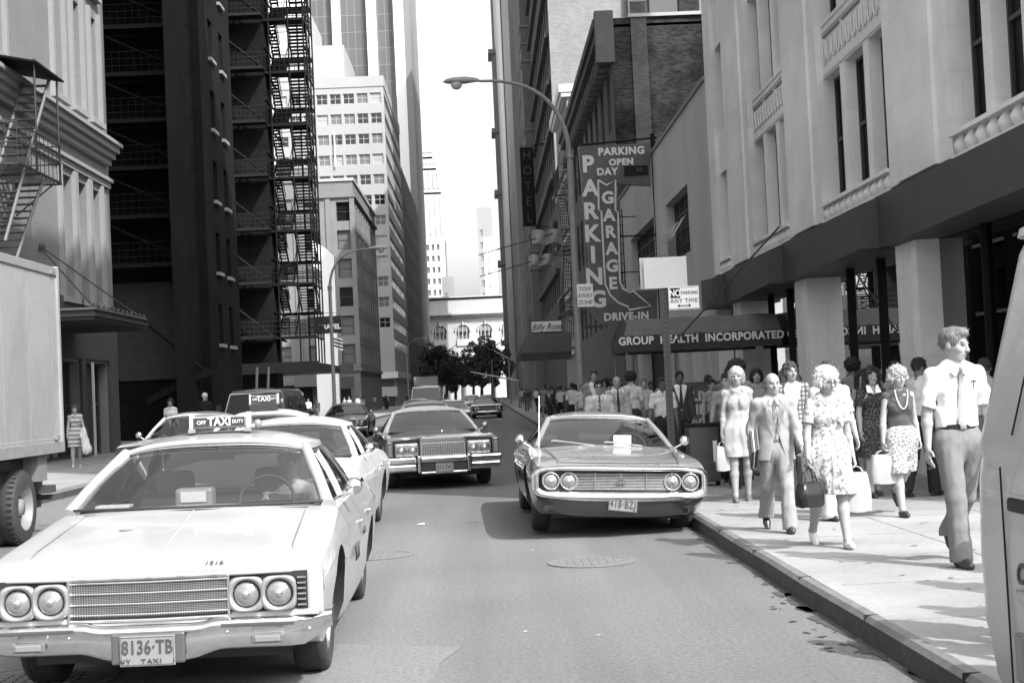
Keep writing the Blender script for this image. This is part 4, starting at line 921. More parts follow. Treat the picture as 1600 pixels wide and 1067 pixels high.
    g1=curve(y1,z1,w1,d1,1); g2=[Vector((x*(w2-.01),y2-d2*(1-x*x),z2-.035+crown*.45*(1-abs(x)**3))) for x in np.linspace(-1,1,13)]
    g1=[p+Vector((0,.03,0)) for p in g1]; wsr=pane(g1,g2,'windscreen',.04)
    g3=curve(y4,z4,w4,d4,-1); g4=[Vector((x*(w3-.03),y3+d3*(1-x*x),z3-.035+crown*.4*(1-abs(x)**3))) for x in np.linspace(-1,1,13)]
    pane(g3,g4,'rear_window',-.04)
    # pillars
    pil=S.get('pillar',roofm); wd=S.get('pw',.045); sb=[]
    beltx=lambda y: spl(tab,y)[6]; beltz=lambda y: spl(tab,y)[7]
    for s in (-1,1):
        b=MB()
        A0=Vector((s*(w1+.02),y1+.03,z1-.03)); A1=Vector((s*(w2+.01),y2+.02,z2-.02)); b.tube([A0,A0.lerp(A1,.5)+Vector((s*.012,-.03,.0)),A1],[wd,wd*.85,wd*.8],pil,8)
        b.build('pillar',C)
        # C pillar / sail panel
        b=MB(); cy0,cy1=S['cp']  # y at belt where side glass ends ; at roof
        Pq=[Vector((s*(beltx(cy0)-.01),cy0,beltz(cy0)-.01)),Vector((s*(w3+.012),cy1,z3-.02)),Vector((s*(w3),y3,z3-.02)),Vector((s*(w4+.01),y4+.02,z4-.02))]
        rws=[]
        for t in np.linspace(0,1,7):
            a=Pq[0].lerp(Pq[1],t); c=Pq[3].lerp(Pq[2],t); bulge=Vector((s*.02*math.sin(math.pi*t),0,0)); rws.append([a+bulge,a.lerp(c,.5)+bulge*1.3+Vector((s*.02*(1-t),0,0)),c+bulge*.6])
        b.grid(rws,pil); b.grid([[p-Vector((s*.03,0,0)) for p in r] for r in rws],inter); b.build('rear_pillar',C)
        # side glass
        yA0=y1+.12; rws=[]
        for t in np.linspace(0,1,5):
            row=[]
            for q in np.linspace(0,1,9):
                yb=yA0+(cy0-yA0)*q; yt=y2+.10+(cy1-y2-.10)*q
                pb=Vector((s*(beltx(yb)-.03),yb,beltz(yb)-.02)); pt=Vector((s*(w2+(w3-w2)*q+.0),yt,z2+(z3-z2)*q-.03)); row.append(pb.lerp(pt,t)+Vector((s*.015*math.sin(math.pi*t),0,0)))
            rws.append(row)
        b=MB(); b.grid(rws,cgl); b.build('side_window',C)
        b=MB(); tr=S.get('trim',chromed)
        b.tube([rws[0][0],rws[0][-1]],.010,tr,5); b.tube([r[0] for r in rws]+[p+Vector((0,0,.008)) for p in rws[-1][1:]]+[r[-1] for r in rws[::-1]][1:],.010,tr,5)
        for bp in S.get('bp',[]):
            k=bp*8; i0=int(k); f=k-i0; pts=[r[i0].lerp(r[min(8,i0+1)],f)+Vector((s*.006,0,0)) for r in rws]; b.tube(pts,.018,S.get('bpm',pil),6)
        b.build('window_trim',C)
    b=MB(); e0=[p+Vector((0,-.012,.0)) for p in wsr[0]]; e1=[p+Vector((0,-.006,.006)) for p in wsr[-1]]
    b.tube(e0,.010,gd,5); b.tube(e1,.009,S.get('trim',chromed),5); b.tube([r[0] for r in wsr],.010,S.get('trim',chromed),5); b.tube([r[-1] for r in wsr],.010,S.get('trim',chromed),5); b.build('windscreen_surround',C)
    # wheels
    for i,a in enumerate(ax):
        for s in (-1,1):
            xw=s*S['track']; W_=empty('wheel',(xw,a,rw),0); W_.parent=C
            if i==0: W_.rotation_euler=(0,0,S.get('steer',0))
            b=MB(); tw=.105; r=rw
            b.lathe([(r-.115,-tw+.02),(r-.06,-tw),(r-.022,-tw+.008),(r-.004,-tw+.03),(r,-tw+.05),(r,tw-.05),(r-.004,tw-.03),(r-.022,tw-.008),(r-.06,tw),(r-.115,tw-.02)],rub,(0,0,0),'x',40,True,False)
            for q in (-.05,-.02,.012,.045): b.lathe([(r+.0012,q),(r+.0012,q+.006)],gd,(0,0,0),'x',40,False,False)
            b.build('tyre',W_)
            if S.get('ww') and 0: pass
            b=MB(); q=s
            b.lathe([(r-.115,q*.085),(r-.13,q*.06),(r-.15,q*.05),(.10,q*.075),(.085,q*.10),(.0,q*.105)],S.get('hub',hub),(0,0,0),'x',28,True,False); b.lathe([(r-.115,-.085),(.0,-.07*1)],gd,(0,0,0),'x',20,False,False) if s>0 else b.lathe([(r-.115,.085),(.0,.07)],gd,(0,0,0),'x',20,False,False)
            for k in range(8):
                t=k*math.pi/4; b.box(min(q*.06,q*.07),max(q*.06,q*.07),math.cos(t)*.16-.012,math.cos(t)*.16+.012,math.sin(t)*.16-.012,math.sin(t)*.16+.012,gd)
            b.build('rim',W_)
    # underbody shadow block, interior
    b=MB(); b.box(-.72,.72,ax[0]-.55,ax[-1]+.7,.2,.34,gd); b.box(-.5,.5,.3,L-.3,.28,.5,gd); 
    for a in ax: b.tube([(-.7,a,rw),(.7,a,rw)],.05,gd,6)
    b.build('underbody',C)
    b=MB(); zb=z1
    yf=y1+1.0; b.rbox(-.62,.62,yf,yf+.18,.45,zb+.0,seatm,.04); b.rbox(-.62,.62,yf-.5,yf,.35,.55,seatm,.05)
    yr=y4-.55; b.rbox(-.62,.62,yr,yr+.18,.45,zb-.02,seatm,.04)
    b.build('seats',C)
    b=MB(); b.rbox(-w1+.1,w1-.1,y1+.12,y1+.42,.6,z1-.02,inter,.04); b.build('dashboard',C)
    b=MB(); b.box(-w1+.05,w1-.05,y4-.4,y4+.05,z4-.09,z4-.05,inter); b.build('parcel_shelf',C)
    if S.get('headrest',1):
        for x in (-.36,.36): b=MB(); b.rbox(x-.14,x+.14,yf+.03,yf+.13,zb-.01,zb+.19,seatm,.045); b.build('headrest',C)
    b=MB(); cx,cy,cz=.38,y1+.52,z1-.02
    ring=[(cx+.19*math.cos(t),cy+.19*math.sin(t)*.42,cz+.19*math.sin(t)*.9) for t in np.linspace(0,2*math.pi,25)]; b.tube(ring,.013,S.get('wheelm',gd),6,False); b.tube([(cx-.18,cy,cz),(cx+.18,cy,cz)],.012,gd,5); b.tube([(cx,cy,cz),(cx,cy-.25,cz-.15)],.02,gd,5); b.build('steering_wheel',C)
    b=MB(); b.rbox(-.12,.12,y2+.08,y2+.11,z2-.09,z2-.03,gd,.01); b.tube([(0,y2+.1,z2-.04),(0,y2+.06,z2+.02)],.008,gd,4); b.build('rear_view_mirror',C)
    # door handles and mirrors
    for s in (-1,1):
        for hy in S.get('handles',[]):
            sx=section(spl(tab,hy)); b=MB(); b.rbox(min(s*(sx[4][0]+.003),s*(sx[4][0]+.03)),max(s*(sx[4][0]+.003),s*(sx[4][0]+.03)),hy-.07,hy+.07,sx[4][1]-.05,sx[4][1]-.025,chrome,.006); b.build('door_handle',C)
    for (s,my) in S.get('mirrors',[]):
        sx=section(spl(tab,my)); x=s*(sx[6][0]+.06); b=MB(); b.lathe([(0,-.05),(.045,-.04),(.062,-.01),(.062,.01)],S.get('mirm',chrome),(x+s*.07,my,sx[6][1]+.09),'y',16); b.lathe([(.058,.0),(0,.001)],gdark,(x+s*.07,my+.011,sx[6][1]+.09),'y',16,False,False); b.tube([(x-s*.07,my+.01,sx[6][1]-.01),(x+s*.06,my,sx[6][1]+.06)],.012,chrome,5); b.build('mirror',C)
    return C
def headlamp(C,x,z,y,r=.085,bez=None,sq=0,ring=.018):
    H_=empty('headlight',(x,y,z)); H_.parent=C
    b=MB(); m=bez or chrome
    if sq:
        q=r+ring+.012; rows=[]
        for rr,yy in ((q,0),(q*.98,-.03),(r+.006,-.022),(r,.02)):
            p=4.5 if rr>r+.01 else 2
            row=[]
            for k in range(32):
                t=2*math.pi*k/32; c,s=math.cos(t),math.sin(t); d=(abs(c)**p+abs(s)**p)**(-1/p); row.append((rr*d*c,yy,rr*d*s))
            rows.append(row)
        b.grid(rows,m,True,True)
    else: b.lathe([(r+ring,.01),(r+ring,-.012),(r+ring*.5,-.022),(r+.002,-.014),(r,.02)],m,(0,0,0),'y',28,True,False)
    b.lathe([(r-.0,.0),(r-.008,-.003)],gd,(0,0,0),'y',28,False,False)
    b.build('bezel',H_)
    b=MB(); b.lathe([(r-.006,-.002),(r*.75,-.014),(r*.4,-.022),(0,-.025)],lens,(0,0,0),'y',24,True,False)
    b.lathe([(r*.28,-.026),(r*.2,-.031),(0,-.032)],chrome,(0,0,0),'y',16,True,False); b.build('lens',H_)
    return H_
def plate(C,x,z,y,s1,s2=None,tilt=0,w=.305,h=.155,size=.105):
    Pq=empty('number_plate',(x,y,z)); Pq.parent=C; Pq.rotation_euler=(0,tilt,0)
    b=MB(); b.rbox(-w/2,w/2,-.004,.004,-h/2,h/2,platem,.0035); b.tube([(-w/2+.008,-.005,-h/2+.008),(w/2-.008,-.005,-h/2+.008),(w/2-.008,-.005,h/2-.008),(-w/2+.008,-.005,h/2-.008),(-w/2+.008,-.005,-h/2+.008)],.0018,plateink,4)
    b.build('plate',Pq); text('lettering',s1,size,plateink,Pq,(0,-.006,.018 if s2 else 0),sx=.72,spacing=1.08,bold=.0012)
    if s2: text('lettering',s2,.034,plateink,Pq,(0,-.006,-.055),sx=1.25,spacing=1.25)
def louvres(b,x0,x1,z0,z1,y,n,m,t=.004,d=.012,curve=0):
    for k in range(n):
        z=z0+(z1-z0)*(k+.5)/n; b.box(x0,x1,y-d,y,z-t,z+t,m)
# ---------- front taxi
wht=paint('taxi_paint',.35,.28,var=.07,coat=.6)
# rows: y | wB zB wM zM wS zS wT zT zC
taxi_spec=dict(paint=wht,tab=[
 (.10,.90,.44,.945,.55,.955,.66,.91,.725,.735),(.25,.90,.30,.955,.50,.97,.70,.925,.775,.785),(.5,.905,.25,.965,.50,.985,.74,.93,.815,.835),(.95,.91,.24,.965,.50,.985,.77,.915,.87,.905),
 (1.40,.91,.23,.965,.50,.985,.79,.885,.93,.965),(1.62,.91,.22,.965,.50,.985,.80,.87,.955,.985),(2.2,.91,.21,.965,.50,.985,.80,.86,.96,.62),(3.2,.91,.21,.965,.50,.985,.81,.86,.965,.62),(4.0,.91,.24,.965,.50,.985,.82,.85,.965,.97),(4.6,.90,.28,.955,.5,.965,.80,.85,.93,.96),(5.2,.87,.36,.92,.5,.94,.75,.85,.86,.89)],
 axles=(.92,3.92),track=.80,rw=.345,ws=(1.55,.985,.83,.10),rf=(2.28,1.34,.625,.05),rr=(3.35,1.34,.63,.06),rs=(4.05,.985,.75,.12),cp=(3.72,3.25),
 bp=[.52],doors=[1.62,2.62,3.55],handles=[2.52,3.4],mirrors=[(1,1.98)],crown=.11,gap=.07,capmat=gd,pw=.05,bpm=wht)
T1=car('taxi',(-1.905,7.9,0),0,taxi_spec,'white taxi nearest the camera with lettered roof sign and four round headlights','taxi'); T1.rotation_euler=(0,R(.5),R(.9))
def taxi_front(C):
    b=MB(); b.box(-.92,.92,.06,.16,.46,.715,gd); b.build('grille_recess',C)
    # hood lip and fender ends
    b=MB(); rows=[]
    for yy,zz in ((.115,.735),(.06,.732),(.035,.722),(.04,.705),(.10,.70)):
        rows.append([(x,yy+.05*(abs(x)/.93)**4-.02*(1-abs(x)),zz-.0*(abs(x)/.93)) for x in np.linspace(-.93,.93,21)])
    b.grid(rows,wht); b.build('hood_lip',C)
    b=MB()
    for k,s_ in enumerate('.....'): pass
    b=MB()
    # lower white valance: steps down in the middle
    zs=[(-.93,.475),(-.46,.475),(-.40,.445),(.40,.445),(.46,.475),(.93,.475)]
    b.grid([[(x,.055,z+.03) for x,z in zs],[(x,.03,z+.025) for x,z in zs],[(x,.03,z) for x,z in zs],[(x,.09,z-.004) for x,z in zs]],wht,False)
    for s in (-1,1): b.rbox(min(s*.865,s*.955),max(s*.865,s*.955),.05,.14,.47,.72,wht,.015)
    b.build('front_panel',C)
    b=MB()
    for k in range(4):
        z=.49+k*.058+.008; b.tube([(-.43,.035,z+.02),(0,.02,z+.018),(.43,.035,z+.02)],.0062,chrome,6)
        for j in range(1,5): b.box(-.43,.43,.042,.05,z+.02+j*.0095-.0018,z+.02+j*.0095+.0018,chromed)
    for k in range(62): x=-.427+k*.014; b.box(x-.0015,x+.0015,.046,.052,.50,.70,chromed)
    b.box(-.445,-.43,.02,.06,.485,.705,chrome); b.box(.43,.445,.02,.06,.485,.705,chrome); b.tube([(-.44,.03,.487),(0,.018,.484),(.44,.03,.487)],.008,chrome,6)
    b.build('grille',C)
    b=MB()
    for s in (-1,1):
        for k in range(7): z=.50+k*.03; b.box(min(s*.45,s*.50),max(s*.45,s*.50),.035,.05,z-.004,z+.004,chromed); b.box(min(s*.815,s*.862),max(s*.815,s*.862),.035,.05,z-.004,z+.004,chromed)
    b.build('side_grille',C)
    for x in (-.715,-.535,.535,.715): headlamp(C,x,.60,.03,.074,sq=1,ring=.010,bez=mat('bezel_grey',.34,.3,metal=.5))
    # bumper: curved chrome bar with deeper centre
    b=MB(); rows=[]
    prof=[(.07,.485),(.0,.475),(-.035,.45),(-.03,.432),(.0,.42),(-.01,.395),(.005,.35),(.06,.33)]
    xs=np.linspace(-1.0,1.0,41)
    for py,pz in prof:
        row=[]
        for x in xs:
            a=abs(x); dy=.20*max(0,(a-.72)/.28)**2.2+.03*a*a; z=pz
            k=max(0,min(1,(a-.22)/.16)); 
            if pz<.425: z=pz-(1-k)*.045*((.425-pz)/.09) - .03*((.425-pz)/.09)
            if a>.85 and pz<.42: z+= (a-.85)/.15*.05*(.42-pz)/.09*1.5
            if a<.36 and pz>.42: z-=.02*min(1,(.36-a)/.08)
            row.append((x*(.985),py+dy-.0,z))
        rows.append(row)
    b.grid(rows,chrome); b.build('bumper',C)
    b=MB()
    for s in (-1,1):
        b.rbox(min(s*.40,s*.80),max(s*.40,s*.80),-.038,-.02,.432,.452,mat('bumper_strip_dark',.06,.4),.004)
        b.rbox(min(s*.56,s*.74),max(s*.56,s*.74),-.03,.0,.335,.385,mat('lamp_pocket',.12,.3),.008); b.rbox(min(s*.58,s*.72),max(s*.58,s*.72),-.036,-.02,.343,.377,amber,.006)
        for x in (.43,.88): b.lathe([(.012,0),(.010,-.008),(0,-.01)],chrome,(s*x,-.02,.405),'y',10)
    b.rbox(-.20,.20,-.035,.0,.25,.418,mat('plate_frame',.12,.4,metal=.5),.01)
    b.build('bumper_lamp',C)
    plate(C,0,.325,-.045,'8136·TB','NY   TAXI   1',w=.30,h=.165)
    b=MB(); 
    for x,h_ in ((-.34,'.'),): pass
    for k in range(5): b=MB(); b.rbox(-.36+k*.18-.02,-.36+k*.18+.02,.015,.03,.712,.72,mat('letter_chip',.25,.5),.002); b.build('hood_letter',C)
taxi_front(T1)
b=MB(); b.tube([(0,y,z+.004) for y,z in ((.12,.736),(.3,.789),(.6,.851),(1.0,.912),(1.4,.966))],.006,wht,5)
for s in (-1,1):
    b.tube([(s*.76,.13,.735),(s*.745,.5,.832),(s*.73,1.0,.892),(s*.715,1.45,.945)],.0035,mat('seam_grey',.12,.8),4)
b.tube([(-.73,1.49,.952),(0,1.42,.972),(.73,1.49,.952)],.005,seam,4)
b.lathe([(.05,.0),(.045,.006),(0,.008)],mat('seam_grey',.12),(-.33,.95,.895),n=16)
b.build('hood_seam',T1)
t=text('lettering','1316',.055,mat('faded_ink',.1,.6),T1,(.34,.16,.765)); t.rotation_euler=(R(-74),0,0)
# taxi roof light
def taxi_sign(C,y,z,w=.40,h=.10,words=('OFF','TAXI','DUTY'),pan=False):
    e=empty('roof_sign',(0,y,z)); e.parent=C
    b=MB(); b.rbox(-w/2,w/2,-.05,.05,.03,.03+h,mat('sign_case',.25,.4,metal=.3),.012); b.box(-w/2+.014,w/2-.014,-.056,-.05,.042,.018+h,mat('sign_black',.03,.4)); b.box(-w/2-.03,-w/2+.02,-.06,.06,.0,.03,galv); b.box(w/2-.02,w/2+.03,-.06,.06,.0,.03,galv); b.box(-w/2-.02,-w/2+.0,-.055,.055,.03,.05+h,offw); b.box(w/2,w/2+.02,-.055,.055,.03,.05+h,offw)
    b.build('case',e); lm=mat('taxi_letter',.7,.5)
    text('lettering',words[1],h*.95,lm,e,(0,-.058,.03+h/2),bold=.0015,sx=.9); text('lettering',words[0],h*.46,lm,e,(-w*.33,-.058,.03+h/2-.003),sx=.95); text('lettering',words[2],h*.40,lm,e,(w*.34,-.058,.03+h/2),sx=.85)
    b=MB(); b.lathe([(0,0),(.03,.005),(.035,.03),(.02,.05)],amber,(w/2+.05,0,.05),'x',12); b.build('side_lamp',e)
    if pan: b=MB(); b.rbox(-w/2-.01,w/2+.01,-.06,.02,-.09,.02,mat('sign_black',.03),.01); b.build('panel',e)
taxi_sign(T1,2.52,1.447,.39,.088)
b=MB(); b.box(-.70,-.48,1.66,1.80,.985,1.0,offw); b.build('papers',T1)
b=MB(); b.rbox(-.19,.06,1.74,1.90,.96,1.09,mat('meter_grey',.22,.4),.02); b.box(-.15,.02,1.732,1.74,1.0,1.07,offw); b.build('taxi_meter',T1)
b=MB(); b.box(-.62,.62,2.78,2.80,.9,1.3,mat('partition_frame',.06,.7)); b=None
b=MB(); b.rbox(.999,1.003,1.0,1.12,.62,.66,amber,.001); b.build('marker_lamp',T1)
b=MB(); b.box(.986,.9895,2.0,2.45,.53,.70,mat('door_lettering_block',.15,.5)); b=None
t=text('lettering','TAXI',.16,mat('door_ink',.06,.5),T1,(.992,2.15,.58),math.pi/2)
t=text('lettering','RATES',.07,mat('door_ink',.06,.5),T1,(.992,2.9,.66),math.pi/2)
# ---------- parked sedan with loop bumper
gp=paint('sedan_paint',.20,.25,coat=.8,var=.04)
dark_p=paint('dark_side_paint',.05,.22,coat=.8)
sed_spec=dict(paint=gp,lower=dark_p,lowk=3,tab=[
 (.10,.82,.36,.93,.50,.955,.62,.90,.78,.79),(.3,.84,.26,.95,.48,.975,.66,.92,.82,.83),(.6,.86,.23,.965,.48,.99,.70,.92,.85,.87),(1.0,.87,.22,.97,.48,1.0,.72,.90,.88,.905),
 (1.5,.87,.21,.97,.48,1.0,.73,.885,.905,.935),(1.85,.87,.20,.97,.48,1.0,.73,.88,.925,.945),(2.3,.87,.20,.97,.48,1.0,.73,.87,.93,.6),(3.2,.87,.20,.97,.48,1.0,.74,.86,.93,.6),(4.0,.87,.24,.965,.48,.99,.77,.84,.93,.93),(4.7,.86,.28,.95,.5,.97,.76,.83,.90,.92),(5.25,.82,.36,.91,.5,.94,.72,.82,.85,.86)],
 axles=(.98,3.93),track=.81,rw=.345,ws=(1.78,.94,.80,.11),rf=(2.55,1.27,.62,.05),rr=(3.3,1.27,.60,.06),rs=(4.25,.93,.72,.10),cp=(3.75,3.1),bp=[],doors=[1.7,3.1],handles=[2.95],mirrors=[(-1,1.95),(1,1.95)],crown=.085,gap=.07,capmat=gd,steer=R(-3),headrest=1)
D1=car('parked_sedan',(1.40,15.45,-.02),R(1.2),sed_spec,'two tone parked sedan with chrome loop bumper and crooked plate at the right kerb'); D1.rotation_euler=(0,R(3.2),R(1.2))
def sedan_front(C):
    b=MB(); b.box(-.86,.86,.05,.14,.52,.74,gd); b.build('grille_recess',C)
    # chrome loop: superellipse ring
    b=MB(); rows=[]
    def ringp(hw,hh,y,p=6,cz=.63):
        row=[]
        for k in range(56):
            t=2*math.pi*k/56; c,s=math.cos(t),math.sin(t); d=(abs(c)**p+abs(s)**p)**(-1/p); x=hw*d*c; row.append((x,y+.10*(abs(x)/.95)**3-.02,cz+hh*d*s))
        return row
    for hw,hh,y in ((.955,.165,.10),(.965,.165,.03),(.945,.155,-.02),(.90,.13,-.025),(.885,.115,.0),(.88,.112,.06)):
        r=ringp(hw,hh,y); 
        if hh>.12: r=[(x,yy,z-.035 if z<.6 else z) for x,yy,z in r]
        rows.append(r)
    b.grid(rows,chrome,True,True); b.build('bumper',C)
    b=MB()
    for k in range(11): z=.545+k*.0165; b.tube([(-.55,.035,z),(0,.02,z),(.55,.035,z)],.0035,chromed,4)
    for x in (-.28,.0,.28): b.box(x-.004,x+.004,.012,.03,.54,.72,chromed)
    b.box(-.56,-.55,.015,.05,.53,.73,chrome); b.box(.55,.56,.015,.05,.53,.73,chrome); b.build('grille',C)
    b=MB()
    for a in range(3):
        t=math.pi/2+a*2*math.pi/3; c,s=math.cos(t),math.sin(t)
        b.prism([(.012*c-.03*s,0,.635+.012*s+.03*c),(.055*c-.012*s,0,.635+.055*s+.012*c),(.055*c+.012*s,0,.635+.055*s-.012*c),(.012*c+.03*s,0,.635+.012*s-.03*c)],(0,.02,0),chrome)
    b.build('emblem',C)
    for x in (-.76,-.565,.565,.76): headlamp(C,x,.63,.035,.078,ring=.02,bez=mat('bezel_grey',.38))
    # lower valance body coloured, curved under
    b=MB(); rows=[]
    for yy,z,hw in ((.0,.50,.92),(.02,.46,.92),(.05,.43,.90)): rows.append([(x*hw,yy+.12*abs(x)**3,z) for x in np.linspace(-1,1,21)])
    b.grid(rows,gd)
    rows=[[(x*hw,yy+.14*abs(x)**3,z+.05*abs(x)**4) for x in np.linspace(-1,1,21)] for yy,z,hw in ((.04,.435,.90),(.0,.425,.92),(-.0,.41,.92),(.05,.30,.86),(.12,.24,.80))]
    b.grid(rows,dark_p); b.tube([(p[0],p[1]-.005,p[2]) for p in rows[1]],.008,chrome,5)
    for s in (-1,1): b.rbox(min(s*.62,s*.76),max(s*.62,s*.76),.04,.08,.455,.495,amber,.01)
    b.build('valance',C)
    plate(C,.02,.385,-.03,'418·BZJ',None,tilt=R(5),w=.31,h=.15,size=.115)
    # wipers, paper on the windscreen, aerial, hood seams
    for xa,xb,ya,za,yb,zb in ((-.62,-.12,1.78,1.0,1.70,.955),(.02,.45,1.74,.99,1.68,.955)):
        b=MB(); b.tube([(xa,ya,za+.015),(xb,yb,zb+.005)],.007,chrome,5); b.tube([(xa-.02,ya+.02,za+.005),((xa+xb)/2,(ya+yb)/2+.01,(za+zb)/2+.012)],.009,chrome,5); b.build('wiper',C)
    b=MB(); b.box(.12,.33,1.80,1.805,.97,1.08,white); o=b.build('paper_ticket',C); b=MB(); b.tube([(-.80,1.62,.93),(-.80,1.66,1.55)],.006,white,5); b.build('aerial',C)
    b=MB()
    for s in (-1,1): b.tube([(s*.66,.2,.835),(s*.70,.8,.882),(s*.77,1.7,.943)],.004,seam,4)
    b.tube([(-.66,.14,.825),(0,.10,.822),(.66,.14,.825)],.004,seam,4)
    b.build('hood_seam',C)
sedan_front(D1)
# ---------- long hood luxury coupe
dk=paint('coupe_paint',.10,.16,coat=1.); hoodm=dk
cad_spec=dict(paint=dk,roof=offw,tab=[
 (.16,.85,.45,.96,.55,.985,.66,.95,.86,.90),(.4,.87,.30,.98,.50,1.01,.70,.93,.90,.925),(.9,.89,.25,.985,.5,1.015,.74,.92,.915,.95),(1.6,.9,.24,.99,.5,1.015,.76,.905,.93,.965),
 (2.0,.9,.23,.99,.5,1.015,.77,.90,.94,.97),(2.6,.9,.23,.99,.5,1.01,.78,.87,.94,.62),(3.8,.9,.23,.99,.5,1.01,.78,.87,.94,.62),(4.4,.9,.25,.98,.5,1.0,.78,.86,.94,.95),(5.6,.85,.36,.93,.5,.96,.72,.85,.88,.89)],
 axles=(1.12,4.35),track=.83,rw=.36,ws=(1.95,.965,.83,.12),rf=(2.7,1.33,.64,.05),rr=(3.6,1.33,.62,.05),rs=(4.45,.95,.75,.08),cp=(3.9,3.35),bp=[.5],doors=[1.9,3.5],handles=[3.3],mirrors=[(-1,2.1),(1,2.1)],mirm=chromed,crown=.10,gap=.05,capmat=gd)
K1=car('luxury_coupe',(-.76,24.7,0),R(7.5),cad_spec,'big dark luxury coupe with white roof, wide chrome grille and quad headlights in mid street')
def cad_front(C):
    b=MB(); b.rbox(-.40,.40,-.02,.16,.55,.90,chromed,.02); b.rbox(-.372,.372,-.025,-.018,.60,.80,gd,.003); b.build('grille_surround',C)
    b=MB(); 
    for k in range(6): z=.615+k*.034; b.box(-.37,.37,-.035,-.026,z-.005,z+.005,chromed)
    for k in range(25): x=-.36+k*.03; b.box(x-.003,x+.003,-.032,-.026,.605,.795,chromed)
    b.build('grille',C)
    b=MB(); b.rbox(-.385,.385,-.03,.3,.82,.915,mat('coupe_hood_band',.25,.3,metal=.5),.02); b.build('hood_band',C)
    for s in (-1,1):
        b=MB(); b.rbox(min(s*.42,s*.84),max(s*.42,s*.84),.02,.16,.59,.82,mat('bezel_grey',.38),.03); b.rbox(min(s*.86,s*.98),max(s*.86,s*.98),-.02,.3,.52,.86,dk,.03); b.rbox(min(s*.88,s*.955),max(s*.88,s*.955),-.035,-.02,.60,.80,amber,.01); b.build('lamp_housing',C)
        for x in (.53,.725): headlamp(C,s*x,.69,.005,.078,ring=.015)
        b=MB(); b.rbox(min(s*.40,s*.46),max(s*.40,s*.46),-.14,.1,.30,.60,chrome,.02); b.build('bumper_guard',C)
        b=MB(); b.rbox(min(s*.47,s*1.02),max(s*.47,s*1.02),-.06,.12,.46,.58,chrome,.03); b.rbox(min(s*.47,s*1.0),max(s*.47,s*1.0),-.04,.1,.33,.455,chrome,.03); b.build('bumper_end',C)
    b=MB(); b.rbox(-.40,.40,-.11,.05,.47,.58,chrome,.03); b.rbox(-.4,.4,-.08,.05,.31,.46,gd,.01); b.rbox(-.4,.4,-.1,.05,.28,.32,chrome,.01); b.build('bumper',C)
    plate(C,0,.385,-.12,'311·747',None,size=.105)
    b=MB(); b.tube([(0,.02,.92),(0,.02,.99)],.006,chrome,5); b.lathe([(.0,-.005),(.03,-.004),(.03,.004),(0,.005)],chrome,(0,.02,1.0),'y',12); b.build('hood_ornament',C)
cad_front(K1)
# ---------- generic others
def simple_front(C,w=.93,zl=.62,zt=.74,pt=None,lampx=(.56,.74),txt=None):
    b=MB(); b.box(-w+.06,w-.06,.05,.14,zl-.13,zt-.02,gd); b.build('grille_recess',C)
    b=MB(); louvres(b,-.45,.45,zl-.1,zt-.03,.05,7,chromed,.004)
    b.build('grille',C)
    for x in lampx:
        for s in (-1,1): headlamp(C,s*x,zl,.035,.078)
    b=MB(); rows=[[(x*1.0,py+.16*abs(x)**4,pz) for x in np.linspace(-.98,.98,21)] for py,pz in ((.06,.47),(-.02,.465),(-.04,.43),(-.02,.38),(.0,.35),(.05,.33))]; b.grid(rows,chrome); b.build('bumper',C)
    plate(C,0,.36,-.05,txt or '52·619')
import copy
s2=dict(taxi_spec); s2['paint']=paint('white_car_paint',.45,.32,var=.05,coat=.25); s2['mirrors']=[(1,1.9),(-1,1.9)]; s2['bpm']=s2['paint']
C2=car('white_sedan',(-2.42,15.1,0),R(-1),s2,'white sedan queued directly behind the front taxi, chrome mirror and driver in view'); simple_front(C2,txt='736·TC')
s3=dict(taxi_spec); s3['paint']=paint('cab_paint',.5,.35,var=.05,coat=.2); s3['bpm']=s3['paint']
C3=car('taxi',(-3.75,21.9,.0),R(0),s3,'second taxi farther back with lit style roof sign and advertisement panel','taxi'); C3.scale=(1,1,1.05); simple_front(C3,txt='207·TX'); taxi_sign(C3,2.4,1.53,.45,.12,('OFF','TAXI','DUTY'),True)
s4=dict(cad_spec); s4['paint']=paint('old_grey_paint',.42,.3,var=.05); s4.pop('roof'); s4['bp']=[.45]
C4=car('grey_sedan',(-6.05,26.9,0),R(-1),s4,'pale grey sedan parked at the left kerb beyond the truck'); C4.scale=(1,1,1.06); simple_front(C4,txt='640·KV')
s5=dict(taxi_spec); s5['paint']=paint('mid_grey_paint',.16,.28); s5['bpm']=s5['paint']; s5['roof']=mat('vinyl_roof_pale',.42,.6)
C5=car('grey_saloon',(-1.75,42,0),R(3),s5,'mid grey saloon with pale roof following the dark luxury coupe'); simple_front(C5,txt='118·QR')
s6=dict(sed_spec); s6['paint']=paint('far_dark_paint',.045,.25); s6['lower']=s6['paint']; s6['roof']=mat('far_roof',.16,.5)
C6=car('dark_wagon',(.15,88,0),R(2),s6,'dark car parked far down the street near the right kerb'); simple_front(C6,txt='9·241')
far=[(-1.6,63,.3,'pale small car far down the middle of the street','car_p',.42),(-3.6,74,-.0,'light roofed car in the far queue left of centre','car_q',.3),(-3.1,96,0,'dark car in the distant queue','car_r',.07),(-1.2,118,0,'small white car far away before the trees','car_s',.5),(-4.2,132,0,'distant grey car at the left end of the queue','car_t',.2),(-5.8,58,0,'dark car parked far along the left kerb','car_u',.06),(.2,140,0,'distant dark car below the library trees','car_v',.05)]
